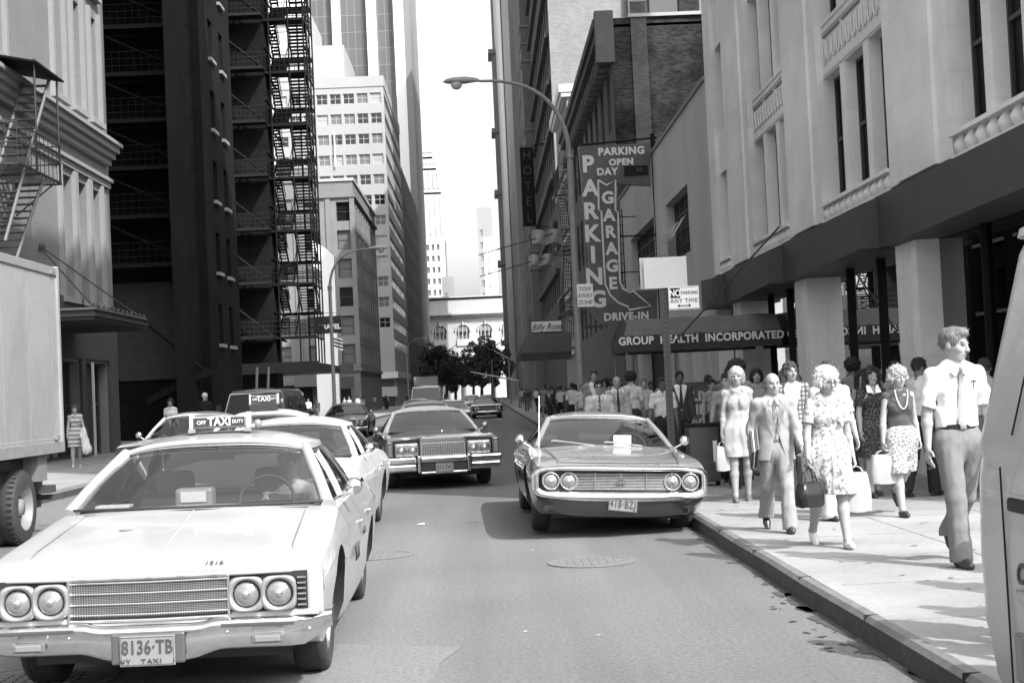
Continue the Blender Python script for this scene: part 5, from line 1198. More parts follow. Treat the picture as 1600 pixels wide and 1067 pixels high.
for i,(x,y,rz,lab,nm,v) in enumerate(far):
    s7=dict(taxi_spec if i%2 else sed_spec); s7['paint']=paint(nm,v,.3); s7['lower']=s7['paint']; s7['bpm']=s7['paint']; s7.pop('roof',None)
    c=car('distant_car',(x,y,0),R(rz),s7,lab,group='cars far down the street'); simple_front(c,txt='%d·%d'%(33+i,571-i*13))
# far delivery van seen above the roofs
def van_box(name,loc,rz,Wd,H,L,pm,label,cat,windows=True,group=None,sc_=1.):
    C=empty(name,loc,rz,label,cat,group); hw=Wd/2
    b=MB(); rows=[]
    def sect(y,ins,top,low=.45): return [(-hw+ins*.2+.03,y,low),(-hw+ins*.3,y,low+.35),(-hw+ins*.4,y,low+.75),(-hw+.10+ins,y,top-.14),(-hw+.2+ins,y,top-.03),(0,y,top+.02),(hw-.2-ins,y,top-.03),(hw-.10-ins,y,top-.14),(hw-ins*.4,y,low+.75),(hw-ins*.3,y,low+.35),(hw-ins*.2-.03,y,low)]
    for y,ins,top in ((.0,.08,1.05),(.08,.03,1.1),(.45,.0,1.22),(.62,.02,1.32),(1.05,.07,H),(1.6,.04,H+.03),(L-.6,.04,H+.02),(L-.1,.05,H),(L,.1,H-.1)): rows.append(sect(y,ins,top))
    b.grid(rows,pm); b.poly(rows[0],pm); b.poly(rows[-1],pm); o=b.build('body',C); o.data.set_sharp_from_angle(angle=R(35))
    b=MB(); b.add([(-hw+.12,.60,1.30),(hw-.12,.60,1.30),(hw-.24,.96,H-.14),(-hw+.24,.96,H-.14)],[(0,1,2,3)],gdark); b.tube([(-hw+.1,.59,1.28),(hw-.1,.59,1.28),(hw-.22,.95,H-.11),(-hw+.22,.95,H-.11),(-hw+.1,.59,1.28)],.02,chromed,5); b.build('windscreen',C)
    for s in (-1,1):
        b=MB(); 
        for ya,yb in ((1.15,1.75),(2.0,3.0),(3.15,4.1)):
            if yb<L-.2: b.add([(s*(hw-.005),ya-.1 if ya<1.2 else ya,1.3),(s*(hw-.005),yb,1.3),(s*(hw-.07),yb,H-.22),(s*(hw-.07),ya+.1,H-.22)],[(0,1,2,3)],gdark)
        b.build('side_window',C)
        b=MB(); b.rbox(min(s*(hw+.05),s*(hw+.22)),max(s*(hw+.05),s*(hw+.22)),.95,1.0,1.35,1.62,gd,.01); b.tube([(s*hw,1.0,1.3),(s*(hw+.1),.98,1.4)],.01,gd,4); b.build('mirror',C)
        for a in (.75,L-1.0): W_=empty('wheel',(s*(hw-.14),a,.36)); W_.parent=C; b=MB(); b.lathe([(.22,-.09),(.32,-.1),(.36,-.07),(.36,.07),(.32,.1),(.22,.09)],rub,(0,0,0),'x',24,True,False); b.build('tyre',W_); b=MB(); b.lathe([(.22,-.06),(0,-.06)],hub,(0,0,0),'x',16,False,False); b.lathe([(.22,.06),(0,.06)],hub,(0,0,0),'x',16,False,False); b.build('rim',W_)
        headlamp(C,s*(hw-.22),.82,-.01,.085)
    b=MB(); b.rbox(-hw+.02,hw-.02,-.12,.02,.42,.58,chrome,.03); b.build('bumper',C)
    return C
van_box('passenger_van',(-6.75,41,0),R(-2),1.95,2.02,4.6,paint('van_grey',.13,.35),'grey passenger van standing behind the second taxi by the dark buildings','van')
v2=van_box('delivery_van',(-3.4,82,0),0,1.95,2.15,4.6,paint('van_pale',.45,.35),'pale delivery van with a roof board far down the left lane','van'); b=MB(); b.box(-.7,.7,1.5,1.6,2.2,2.7,stone_m); b.build('roof_board',v2)
# ---------- box truck
Tk=empty('box_truck',(-6.95,19.6,0),0,'delivery truck with tall plain grey box body parked at the left kerb','truck')
tp=mat('truck_aluminium',.30,.5,metal=.2,var=.14,scale=7,stain=.28,sscale=.9,stretch=(1,1,.5))
b=MB(); b.rbox(-1.15,1.15,-6.4,0,1.18,3.62,tp,.02); b.box(1.145,1.175,-6.4,.0,3.50,3.60,galv); b.box(-1.16,1.18,-.06,.012,1.16,3.63,tp); b.box(1.145,1.185,-6.4,.01,1.10,1.24,mat('truck_rail',.26,.5,metal=.4,var=.2,scale=6))
for k in range(7): b.box(1.150,1.153,-6.3+k*1.0,-6.29+k*1.0,1.26,3.48,mat('truck_seam',.2,.7))
for k in range(60): b.lathe([(.011,1.150),(.009,1.156),(0,1.157)],tp,(0,-.06-k*.105,3.46),'x',6); b.lathe([(.011,1.150),(.009,1.156),(0,1.157)],tp,(0,-.06-k*.105,1.29),'x',6)
for k in range(14): blobp=[(1.1515,-2.9+.9*random.random()+.25*math.cos(t)*random.uniform(.3,1),1.7+1.0*random.random()+.12*math.sin(t)*random.uniform(.3,1)) for t in ()] 
b.build('box_body',Tk)
b=MB(); b.rbox(1.15,1.19,-.35,-.2,1.27,1.33,amber,.005); b.rbox(1.15,1.19,-.35,-.2,3.50,3.55,amber,.005); b.build('marker_lamp',Tk)
b=MB(); b.box(-.45,-.3,-8,0,.85,1.1,gd); b.box(.3,.45,-8,0,.85,1.1,gd); b.box(-1.,1.,-.15,.15,.55,.65,iron); b.box(.75,.85,-.1,.05,.6,1.15,iron); b.box(-.85,-.75,-.1,.05,.6,1.15,iron); b.box(.6,1.1,-.9,-.55,.75,1.1,mat('mudflap_grey',.14,.8)); b.box(.7,.76,-.35,.25,.35,1.1,iron); b.box(.55,1.1,.1,.16,.45,.52,iron); b.box(-.9,.9,-1.9,-.4,.45,1.05,gd); b.build('chassis',Tk)
for y in (-1.55,-7.2):
    for s in (-1,1):
        W_=empty('wheel',(s*.93,y,.47)); W_.parent=Tk
        b=MB(); b.lathe([(.29,-.20),(.42,-.2),(.46,-.17),(.47,-.12),(.47,-.03),(.44,0),(.47,.03),(.47,.12),(.46,.17),(.42,.2),(.29,.2)],rub,(0,0,0),'x',40,True,False)
        for k in range(40):
            t=2*math.pi*k/40; 
            for q in (-.14,.14): b.box(q-.035,q+.035,math.cos(t)*.472-.008,math.cos(t)*.472+.008,math.sin(t)*.472-.008,math.sin(t)*.472+.008,gd)
        b.build('tyre',W_)
        b=MB(); b.lathe([(.29,s*.2),(.27,s*.185),(.25,s*.08),(.12,s*.06),(.1,s*.16),(0,s*.17)],mat('truck_rim',.2,.5,metal=.2),(0,0,0),'x',28,True,False); 
        for k in range(8): t=k*math.pi/4; b.box(min(s*.07,s*.1),max(s*.07,s*.1),math.cos(t)*.17-.015,math.cos(t)*.17+.015,math.sin(t)*.17-.015,math.sin(t)*.17+.015,gd)
        b.build('rim',W_)
b=MB(); b.rbox(-1.05,1.05,-8.6,-6.6,.6,2.5,paint('truck_cab',.2),.12); b.rbox(-.9,.9,-8.63,-8.5,1.6,2.3,gdark,.03); b.build('cab',Tk)
# ---------- near van, right edge
Vn=empty('grey_van',(2.98,5.72,0),0,'grey passenger van cropped by the right edge of the picture, script badge on its side','van')
vp=paint('near_van_paint',.50,.35,var=.06,coat=.3)
prof=[(-.98,.34),(-1.02,.45),(-1.045,.62),(-1.055,.66),(-1.06,.95),(-1.05,1.22),(-1.035,1.30),(-1.045,1.34),(-1.03,1.40),(-.835,2.10),(-.80,2.16),(-.84,2.165),(-.83,2.20),(-.7,2.25),(0,2.29)]
full=prof+[(-x,z) for x,z in prof[::-1][1:]]
b=MB(); rows=[]
for y,k in ((0.0,.80),(-.02,.90),(-.05,.95),(-.10,.985),(-.18,1.),(-1,1.),(-4.2,1.),(-4.8,.9)): rows.append([(x*(k if 1 else 1),y,z if z<1.4 else 1.4+(z-1.4)*(.97+.03*k)) for x,z in full])
b.grid(rows,vp); b.poly(rows[0],vp); b.poly(rows[-1],vp); b.quad((-.9,-4.7,.35),(.9,-4.7,.35),(.9,-.02,.35),(-.9,-.02,.35),gd); o=b.build('body',Vn); o.data.set_sharp_from_angle(angle=R(28))
b=MB()
for pts in ([(-1.044,-.50,1.40),(-.86,-.50,2.05)],[(-1.062,-.42,.45),(-1.066,-.42,1.28)],): b.tube(pts,.004,seam,4)
b.rbox(-1.07,-1.04,-.72,-.47,1.12,1.17,gd,.01); b.tube([(-1.07,-.72,1.18),(-1.07,-.47,1.18)],.006,vp,5); b.build('vent_slot',Vn)
b=MB(); b.add([(-1.044,-.72,1.44),(-1.044,-1.6,1.44),(-.868,-1.6,2.0),(-.868,-.72,2.0)],[(0,1,2,3)],gdark); b.build('side_window',Vn)
b=MB(); b.rbox(-1.078,-1.05,-.58,-.49,.50,.68,amber,.012); b.build('marker_lamp',Vn)
b=MB(); b.rbox(-1.072,-1.064,-.80,-.52,.80,.84,chromed,.003); b.build('badge',Vn)
text('lettering','Club',.11,mat('badge_ink',.05,.4),Vn,(-1.07,-.64,.90),ROT['-x'],shear=.3,bold=.002,align='CENTER')
for s in (-1,1):
    for y in (-.95,-4.0): W_=empty('wheel',(s*.9,y,.36)); W_.parent=Vn; b=MB(); b.lathe([(.22,-.09),(.32,-.1),(.36,-.07),(.36,.07),(.32,.1),(.22,.09)],rub,(0,0,0),'x',24,True,False); b.lathe([(.22,-.06),(0,-.06)],hub,(0,0,0),'x',16,False,False); b.lathe([(.22,.06),(0,.06)],hub,(0,0,0),'x',16,False,False); b.build('tyre',W_)
# ------------------------------------------------ people: bodies as one smooth surface from a distance field
class Fld:
    def __init__(s,lo,hi,h):
        s.lo=np.array(lo,float); s.h=h; n=np.ceil((np.array(hi)-s.lo)/h).astype(int)+1; s.n=n
        s.a=np.full(n,.06,np.float32); s.ax=[s.lo[i]+h*np.arange(n[i]) for i in range(3)]
    def sl(s,lo,hi):
        i0=np.clip(np.floor((np.array(lo)-s.lo)/s.h).astype(int),0,s.n-1); i1=np.clip(np.ceil((np.array(hi)-s.lo)/s.h).astype(int)+1,1,s.n)
        i1=np.maximum(i1,i0+1); q=tuple(slice(a,b) for a,b in zip(i0,i1))
        return q,s.ax[0][q[0]][:,None,None],s.ax[1][q[1]][None,:,None],s.ax[2][q[2]][None,None,:]
    def put(s,q,d,k,op='u'):
        A=s.a[q]
        if op=='u':
            h=np.maximum(k-np.abs(A-d),0)/k if k>0 else 0; s.a[q]=np.minimum(A,d)-h*h*k*.25
        elif op=='s':
            h=np.maximum(k-np.abs(A+d),0)/k if k>0 else 0; s.a[q]=np.maximum(A,-d)+h*h*k*.25
    def cap(s,a,b,ra,rb,k=.02,fy=1.,fx=1.,op='u'):
        a=np.array(a,float);b=np.array(b,float); r=max(ra,rb)+.05+k; lo=np.minimum(a,b)-r; hi=np.maximum(a,b)+r
        q,X,Y,Z=s.sl(lo,hi)
        ba=(b-a)/np.array([fx,fy,1]); L=max(ba.dot(ba),1e-9)
        px,py,pz=(X-a[0])/fx,(Y-a[1])/fy,Z-a[2]
        t=np.clip((px*ba[0]+py*ba[1]+pz*ba[2])/L,0,1)
        d=np.sqrt((px-t*ba[0])**2+(py-t*ba[1])**2+(pz-t*ba[2])**2)-(ra+(rb-ra)*t)
        s.put(q,(d*min(1,(min(fx,fy)+1)/2)).astype(np.float32),k,op)
    def chain(s,pts,rs,k=.02,**kw):
        for i in range(len(pts)-1): s.cap(pts[i],pts[i+1],rs[i],rs[i+1],k,**kw)
    def ell(s,c,r,k=.02,op='u',rot=None):
        c=np.array(c,float); r=np.array(r,float); m=max(r)+.05+k; q,X,Y,Z=s.sl(c-m,c+m)
        x,y,z=X-c[0],Y-c[1],Z-c[2]
        if rot is not None: x,y,z=rot[0][0]*x+rot[0][1]*y+rot[0][2]*z,rot[1][0]*x+rot[1][1]*y+rot[1][2]*z,rot[2][0]*x+rot[2][1]*y+rot[2][2]*z
        k0=np.sqrt((x/r[0])**2+(y/r[1])**2+(z/r[2])**2); k1=np.sqrt((x/r[0]**2)**2+(y/r[1]**2)**2+(z/r[2]**2)**2)+1e-6
        s.put(q,(k0*(k0-1)/k1).astype(np.float32),k,op)
    def clip(s,p,n):   # keep the side where (x-p).n<0
        p=np.array(p,float); n=np.array(n,float); n=n/np.linalg.norm(n)
        d=(s.ax[0][:,None,None]-p[0])*n[0]+(s.ax[1][None,:,None]-p[1])*n[1]+(s.ax[2][None,None,:]-p[2])*n[2]
        s.a=np.maximum(s.a,d.astype(np.float32))
    def noise(s,amp,f,seed=0,fz=1.):
        rg=np.random.default_rng(seed); X,Y,Z=s.ax[0][:,None,None],s.ax[1][None,:,None],s.ax[2][None,None,:]; d=0
        for i in range(4):
            v=rg.normal(size=3); v/=np.linalg.norm(v); v*=f*(1+i*.45); v[2]*=fz; u=rg.normal(size=3)*f*.4
            d=d+np.sin(X*v[0]+Y*v[1]+Z*v[2]+rg.uniform(0,6)+1.5*np.sin(X*u[0]+Y*u[1]+Z*u[2]))
        s.a=s.a+(amp*.5*d).astype(np.float32)
    def mesh(s,name,m,off=(0,0,0)):
        f=s.a; f[0]=f[-1]=.05; f[:,0]=f[:,-1]=.05; f[:,:,0]=f[:,:,-1]=.05
        S=(f<0); c=np.zeros([n-1 for n in f.shape],np.int8)
        nx,ny,nz=f.shape
        cs=[(i,j,k) for i in (0,1) for j in (0,1) for k in (0,1)]
        for i,j,k in cs: c+=S[i:nx-1+i,j:ny-1+j,k:nz-1+k]
        act=(c>0)&(c<8); idx=np.argwhere(act)
        if len(idx)==0: return bpy.data.meshes.new(name)
        ids=np.full(act.shape,-1,np.int32); ids[act]=np.arange(len(idx))
        V={o:f[idx[:,0]+o[0],idx[:,1]+o[1],idx[:,2]+o[2]] for o in cs}
        P=np.zeros((len(idx),3)); N=np.zeros(len(idx))
        for o in cs:
            for a in range(3):
                if o[a]: continue
                o2=list(o); o2[a]=1; v0,v1=V[o],V[tuple(o2)]; mk=(v0<0)!=(v1<0); t=np.where(mk,v0/np.where(mk,v0-v1,1),0)
                p=np.array(o,float)[None,:].repeat(len(idx),0); p[:,a]+=t; P+=p*mk[:,None]; N+=mk
        P=s.lo+s.h*(idx+P/N[:,None])+np.array(off)
        Q=[]
        for a in range(3):
            b_,c_=[(1,2),(2,0),(0,1)][a]
            s0=[slice(None)]*3; s1=[slice(None)]*3; s0[a]=slice(0,-1); s1[a]=slice(1,None)
            e=S[tuple(s0)]!=S[tuple(s1)]; I=np.argwhere(e); I=I[(I[:,b_]>0)&(I[:,c_]>0)&(I[:,b_]<f.shape[b_]-1)&(I[:,c_]<f.shape[c_]-1)]
            fl=S[tuple(I.T)]
            def g(db,dc): J=I.copy(); J[:,b_]-=db; J[:,c_]-=dc; return ids[tuple(J.T)]
            q=np.stack([g(1,1),g(0,1),g(0,0),g(1,0)],1); q[~fl]=q[~fl][:,::-1]; Q.append(q)
        Q=np.concatenate(Q); me=bpy.data.meshes.new(name)
        me.vertices.add(len(P)); me.vertices.foreach_set('co',P.astype(np.float32).ravel()); me.loops.add(len(Q)*4); me.loops.foreach_set('vertex_index',Q.ravel().astype(np.int32))
        me.polygons.add(len(Q)); me.polygons.foreach_set('loop_start',np.arange(len(Q),dtype=np.int32)*4); me.polygons.foreach_set('use_smooth',np.ones(len(Q),bool))
        me.update(calc_edges=True); me.materials.append(m); return me
skinm=mat('skin',.27,.55,var=.06,scale=9,spec=.35); skind=mat('skin_dark',.09,.5,var=.06,scale=9); skinl=mat('skin_pale',.29,.55,var=.05,scale=9,spec=.35)
feat=mat('face_feature_dark',.03,.5); lipm=mat('lips',.15,.5); socket=mat('eye_white',.4,.4)
def hairmat(n,v): return mat('hair_'+n,v,.55,var=.55,scale=60,bump=.8,bscale=120,stretch=(1,1,.4),spec=.4)
HM={k:hairmat(k,v) for k,v in dict(black=.012,brown=.045,grey=.13,white=.60,blonde=.34).items()}
def fab(n,v,**k): return mat('cloth_'+n,v,.9,var=k.pop('var',.10),scale=k.pop('scale',12),bump=.25,bscale=180,spec=.2,**k)
def patmat(name,a,b_,scale=30,kind='noise',thr=.5):
    if name in MATS:return MATS[name]
    m=bpy.data.materials.new(name); m.use_nodes=True; N=m.node_tree.nodes; L=m.node_tree.links; bs=N['Principled BSDF']; bs.inputs['Roughness'].default_value=.9; bs.inputs['Specular IOR Level'].default_value=.2
    tc=N.new('ShaderNodeTexCoord')
    if kind=='noise': t=N.new('ShaderNodeTexNoise'); t.inputs['Scale'].default_value=scale; t.inputs['Detail'].default_value=4; L.new(tc.outputs['Object'],t.inputs[0]); o=t.outputs[0]
    elif kind=='vor': t=N.new('ShaderNodeTexVoronoi'); t.feature='DISTANCE_TO_EDGE'; t.inputs['Scale'].default_value=scale; L.new(tc.outputs['Object'],t.inputs[0]); o=t.outputs[0]
    else:
        t=N.new('ShaderNodeTexWave'); t.inputs['Scale'].default_value=scale; t.bands_direction='Z' if kind=='bandz' else 'DIAGONAL'; t.inputs['Distortion'].default_value=1. if kind!='bandz' else .2; L.new(tc.outputs['Object'],t.inputs[0]); o=t.outputs[0]
    r=N.new('ShaderNodeMapRange'); r.inputs[1].default_value=thr-.05; r.inputs[2].default_value=thr+.05; r.inputs[3].default_value=a; r.inputs[4].default_value=b_; L.new(o,r.inputs[0]); L.new(r.outputs[0],bs.inputs['Base Color']); MATS[name]=m; return m
def plaid(name,a,b_):
    if name in MATS:return MATS[name]
    m=bpy.data.materials.new(name); m.use_nodes=True; N=m.node_tree.nodes; L=m.node_tree.links; bs=N['Principled BSDF']; bs.inputs['Roughness'].default_value=.9
    tc=N.new('ShaderNodeTexCoord'); mx=N.new('ShaderNodeMath'); mx.operation='MULTIPLY'
    for i,d in enumerate(('X','Z')):
        t=N.new('ShaderNodeTexWave'); t.bands_direction=d; t.inputs['Scale'].default_value=5.5; L.new(tc.outputs['Object'],t.inputs[0]); r=N.new('ShaderNodeMapRange'); r.inputs[1].default_value=.35; r.inputs[2].default_value=.5; r.inputs[3].default_value=.25; r.inputs[4].default_value=1; L.new(t.outputs[0],r.inputs[0]); L.new(r.outputs[0],mx.inputs[i])
    r=N.new('ShaderNodeMapRange'); r.inputs[3].default_value=a; r.inputs[4].default_value=b_; L.new(mx.outputs[0],r.inputs[0]); L.new(r.outputs[0],bs.inputs['Base Color']); MATS[name]=m; return m
def rotv(v,ax,a): return np.array(Matrix.Rotation(a,3,Vector(ax))@Vector(v))
def person(label,loc,rz,H=1.75,fem=False,bulk=1.,legs=((10,5),(-12,15)),arms=((5,8,10),(5,8,10)),lean=0,head=(0,0),skin=None,hair=('short','brown'),top=('shirt',None),bottom=('trousers',None),extra=(),shoes=.03,h=.009,group=None,glasses=None,sit=False,curl=25,cat='person'):
    """legs/arms: (viewer-left x<0 , viewer-right x>0); thigh forward deg, knee bend; shoulder forward, abduct, elbow"""
    sk=skin or skinm; s=H/1.77; r_=lambda d:math.radians(d)
    E_=empty('person',loc,rz,label,cat,group)
    # ---- skeleton
    hw=.085 if not fem else .09; sw=.172*(bulk*.5+.5) if not fem else .146
    J={}
    lowest=9
    for i,sx in enumerate((-1,1)):
        th,kn=legs[i]; hip=np.array([sx*hw,0,0.]); d1=rotv((0,0,-1),(1,0,0),-r_(th)); knee=hip+d1*.425; d2=rotv((0,0,-1),(1,0,0),-r_(th-kn)); ank=knee+d2*.415
        J['hip',i],J['knee',i],J['ank',i]=hip,knee,ank; J['foot',i]=(th-kn); lowest=min(lowest,ank[2])
    base=np.array([0,0,.085-lowest if not sit else 0.])
    for k in list(J):
        if k[0] in('hip','knee','ank'): J[k]=J[k]+base
    pel=base+np.array([0,0,.02])
    Rl=lambda v:rotv(v,(1,0,0),r_(lean))
    waist=pel+Rl((0,0,.17)); chest=pel+Rl((0,0,.36)); nb=pel+Rl((0,0,.545)); 
    for i,sx in enumerate((-1,1)):
        sh=pel+Rl((sx*sw,0,.475)); a,b_,e=arms[i]
        d=rotv((0,0,-1),(1,0,0),-r_(a)); d=rotv(d,(0,1,0),-sx*r_(b_)); el=sh+d*.285
        d2=rotv((0,0,-1),(1,0,0),-r_(a+e)); d2=rotv(d2,(0,1,0),-sx*r_(b_*.6)); wr=el+d2*.25
        J['sh',i],J['el',i],J['wr',i]=sh,el,wr; J['hd',i]=d2; J['ud',i]=d
    hc=nb+Rl((0,-.016,.138))+np.array([0,-.01,0])
    yaw,pit=r_(head[0]),r_(head[1])
    Rh=Matrix.Rotation(yaw,3,'Z')@Matrix.Rotation(pit,3,'X'); Ri=[list(r) for r in Rh.transposed()]
    hp=lambda x,y,z: hc+np.array(Rh@Vector((x,y,z)))
    # ---- body field
    ys=[p[1] for k,p in J.items() if k[0]!='foot']; xs=[p[0] for k,p in J.items() if k[0]!='foot']
    lo=(min(xs)-.2,min(ys+[-.1])-.26,-.02); hi=(max(xs)+.2,max(ys+[.1])+.24,hc[2]+.2)
    f=Fld(lo,hi,h); q=1. if not fem else .93; bk=bulk
    f.cap(pel+(0,0,.0),waist,.125*q*bk,.108*q*bk,.03,fy=.72,fx=1.15 if not fem else 1.18); f.cap(waist,chest,.108*q*bk,.125*q*bk,.04,fy=.70,fx=1.12)
    f.cap(chest,nb-(0,0,.07),.125*q*bk,.10*q*bk,.04,fy=.68,fx=1.15); [f.cap(nb-(0,0,.055),J['sh',i]+np.array([0,0,-.005]),.062*q,.046*q,.05) for i in (0,1)]
    f.cap(nb-(0,0,.06),hc-(0,-.02,.05),.063*q,.055*q,.035)
    if fem: 
        for sx in(-1,1): f.ell(chest+np.array([sx*.07,-.062,-.01]),(.055,.055,.055),.05)
        f.cap(pel+(-.05,.02,-.04),pel+(.05,.02,-.04),.11,.11,.05,fy=.85)
    for i in (0,1):
        f.cap(J['hip',i]+(0,0,.02),J['knee',i],.083*bk**.5,.055,.04); f.chain([J['knee',i],J['knee',i]*.66+J['ank',i]*.34+np.array([0,.014,0]),J['ank',i]],[.054,.055,.036],.025)
        J['fd',i]=rotv((0,-1,-.12),(1,0,0),-r_(J['foot',i]*(1 if J['foot',i]<0 else .6)))
        hl=J['ank',i]+rotv((0,.035,-.045),(1,0,0),-r_(J['foot',i]*.8)); J['heel',i]=hl; J['toe',i]=hl+J['fd',i]*.18; f.chain([J['ank',i],hl,J['toe',i]],[.036,.032,.026],.02)
        f.chain([J['sh',i],J['el',i],J['el',i]*.7+J['wr',i]*.3,J['wr',i]],[.050*q*bk**.4,.038*q,.040*q,.025*q],.02)
        # hand
        d=J['hd',i]; sx=-1 if i==0 else 1; wd=np.array([0,-1,0.]); wd=wd-d*wd.dot(d); wd/=np.linalg.norm(wd); nrm=np.cross(d,wd); nrm=nrm*(-sx if nrm[0]>0 else sx); 
        if nrm[0]*sx>0: nrm=-nrm
        w0=J['wr',i]; pm=w0+d*.05; J['palm',i]=pm
        for o in (-.021,0,.021): f.cap(w0+d*.01+wd*o*.6,w0+d*.085+wd*o,.016,.0145,.012)
        if h<.02:
            for j,(o,l) in enumerate(((.033,.066),(.011,.078),(-.011,.073),(-.032,.055))):
                b0=w0+d*.085+wd*o; c1=math.radians(curl*(.6+.12*j)); e1=d*math.cos(c1)+nrm*math.sin(c1); c2=math.radians(curl*(1.5+.2*j)); e2=d*math.cos(c2)+nrm*math.sin(c2)
                b1=b0+e1*l*.5; f.chain([b0,b1,b1+e2*l*.5],[.0095,.0088,.0075],.003)
            b0=w0+d*.025+wd*.02; b1=b0+(wd*.75+d*.6+nrm*.2)*.038; f.chain([b0,b1,b1+(d*.9+wd*.25+nrm*.3)*.032],[.012,.010,.0085],.006)
    # head
    def he(x,y,z,rx,ry,rz2,k=.015,op='u'): f.ell(hp(x,y,z),(rx,ry,rz2),k,op,Ri)
    hq=.97 if fem else 1.
    he(0,.012,.035,.076*hq,.095,.088,.02); he(0,-.022,-.03,.062*hq,.072,.085,.03); he(0,-.045,-.082,.034,.032,.028,.03)
    for sx in (-1,1):
        he(sx*.036,-.058,-.018,.026,.022,.022,.02)            # cheek
        he(sx*.031,-.092,.012,.020,.014,.012,.012,'s')        # eye socket
        he(sx*.031,-.077,.012,.014,.011,.009,.004)            # eyeball
        he(sx*.077*hq,.012,.0,.010,.020,.032,.008)            # ear
    f.cap(hp(-.04,-.083,.032),hp(.04,-.083,.032),.010,.010,.014); f.cap(hp(0,-.090,.022),hp(0,-.112,-.022),.009,.0135,.010); he(0,-.100,-.026,.018,.014,.009,.008)
    f.cap(hp(-.018,-.088,-.052),hp(.018,-.088,-.052),.0075,.0075,.006); f.cap(hp(-.015,-.086,-.062),hp(.015,-.086,-.062),.0075,.0075,.004)
    me=f.mesh('body',sk); 
    if h<.02:
        for m_ in (feat,lipm,HM.get(hair[1],feat)): me.materials.append(m_)
        n=len(me.polygons); c=np.empty(n*3,np.float32); me.polygons.foreach_get('center',c); c=c.reshape(-1,3)-hc; M3=np.array(Ri); c=c@M3.T
        mi=np.zeros(n,np.int32)
        for sx in (-1,1): mi[(((c[:,0]-sx*.031)/.014)**2+((c[:,2]-.012)/.0065)**2<1)&(c[:,1]<-.05)]=1; mi[(abs(c[:,0]-sx*.034)<.021)&(abs(c[:,2]-.034-.004*(1-((c[:,0]-sx*.034)/.02)**2))<.005)&(c[:,1]<-.05)]=3 if hair[1]!='white' else 0
        mi[(abs(c[:,0])<.023)&(abs(c[:,2]+.057)<.006)&(c[:,1]<-.06)]=2
        me.polygons.foreach_set('material_index',mi)
    link('body',me,E_)
    # ---- hair
    st,hcid=hair; hm=HM[hcid]
    if st!='none':
        hh=max(.005,h*.8); g=Fld(hc-(.22,.22,.34 if st in('long','curlylong') else .22),hc+(.22,.22,.26),hh)
        def ge(x,y,z,rx,ry,rz2,k=.02,op='u'): g.ell(hp(x,y,z),(rx,ry,rz2),k,op,Ri)
        if st=='short': ge(0,.016,.045,.083,.100,.094); ge(0,-.01,.10,.05,.07,.035,.03); ge(0,-.085,-.02,.075,.10,.082,.01,'s'); ge(0,.0,-.11,.2,.2,.08,.01,'s'); g.noise(.006,90,3)
        if st=='wave': ge(0,.016,.048,.086,.103,.096); ge(0,-.05,.105,.055,.045,.03,.02); ge(.02,-.03,.12,.04,.05,.025,.02); ge(0,-.09,-.02,.078,.10,.085,.01,'s'); ge(0,.0,-.11,.2,.2,.08,.01,'s'); g.noise(.0022,60,3)
        if st=='bald': ge(0,.030,.02,.084,.086,.075); ge(0,-.04,.12,.085,.12,.10,.01,'s'); ge(0,-.10,-.01,.09,.115,.1,.01,'s'); ge(0,.0,-.11,.2,.2,.075,.01,'s'); g.noise(.004,90,3)
        if st=='bob': ge(0,.012,.045,.097,.110,.10); ge(-.07,.02,-.02,.04,.07,.08,.04); ge(.07,.02,-.02,.04,.07,.08,.04); ge(0,.06,-.03,.075,.06,.08,.04); ge(0,-.10,-.028,.062,.08,.082,.012,'s'); g.noise(.004,50,5,.4)
        if st=='curly': ge(0,.014,.055,.112,.118,.105); ge(-.08,.01,.0,.05,.07,.06,.03); ge(.08,.01,.0,.05,.07,.06,.03); ge(0,.07,-.01,.07,.06,.07,.03); ge(0,-.115,-.03,.066,.085,.075,.012,'s'); g.noise(.0065,80,6)
        if st=='afro': ge(0,.02,.06,.125,.125,.115); ge(0,-.12,-.03,.07,.08,.085,.01,'s'); g.noise(.01,90,7)
        if st in('long','curlylong'):
            ge(0,.014,.045,.092,.108,.098); g.cap(hp(-.078,.03,0),hp(-.088,.02,-.20),.04,.045,.03); g.cap(hp(.078,.03,0),hp(.088,.02,-.20),.04,.045,.03); g.cap(hp(0,.07,0),hp(0,.08,-.22),.06,.055,.03); ge(0,-.10,-.035,.060,.085,.10,.012,'s'); g.noise(.009 if st=='long' else .018,55,8)
        me=g.mesh('hair',hm)
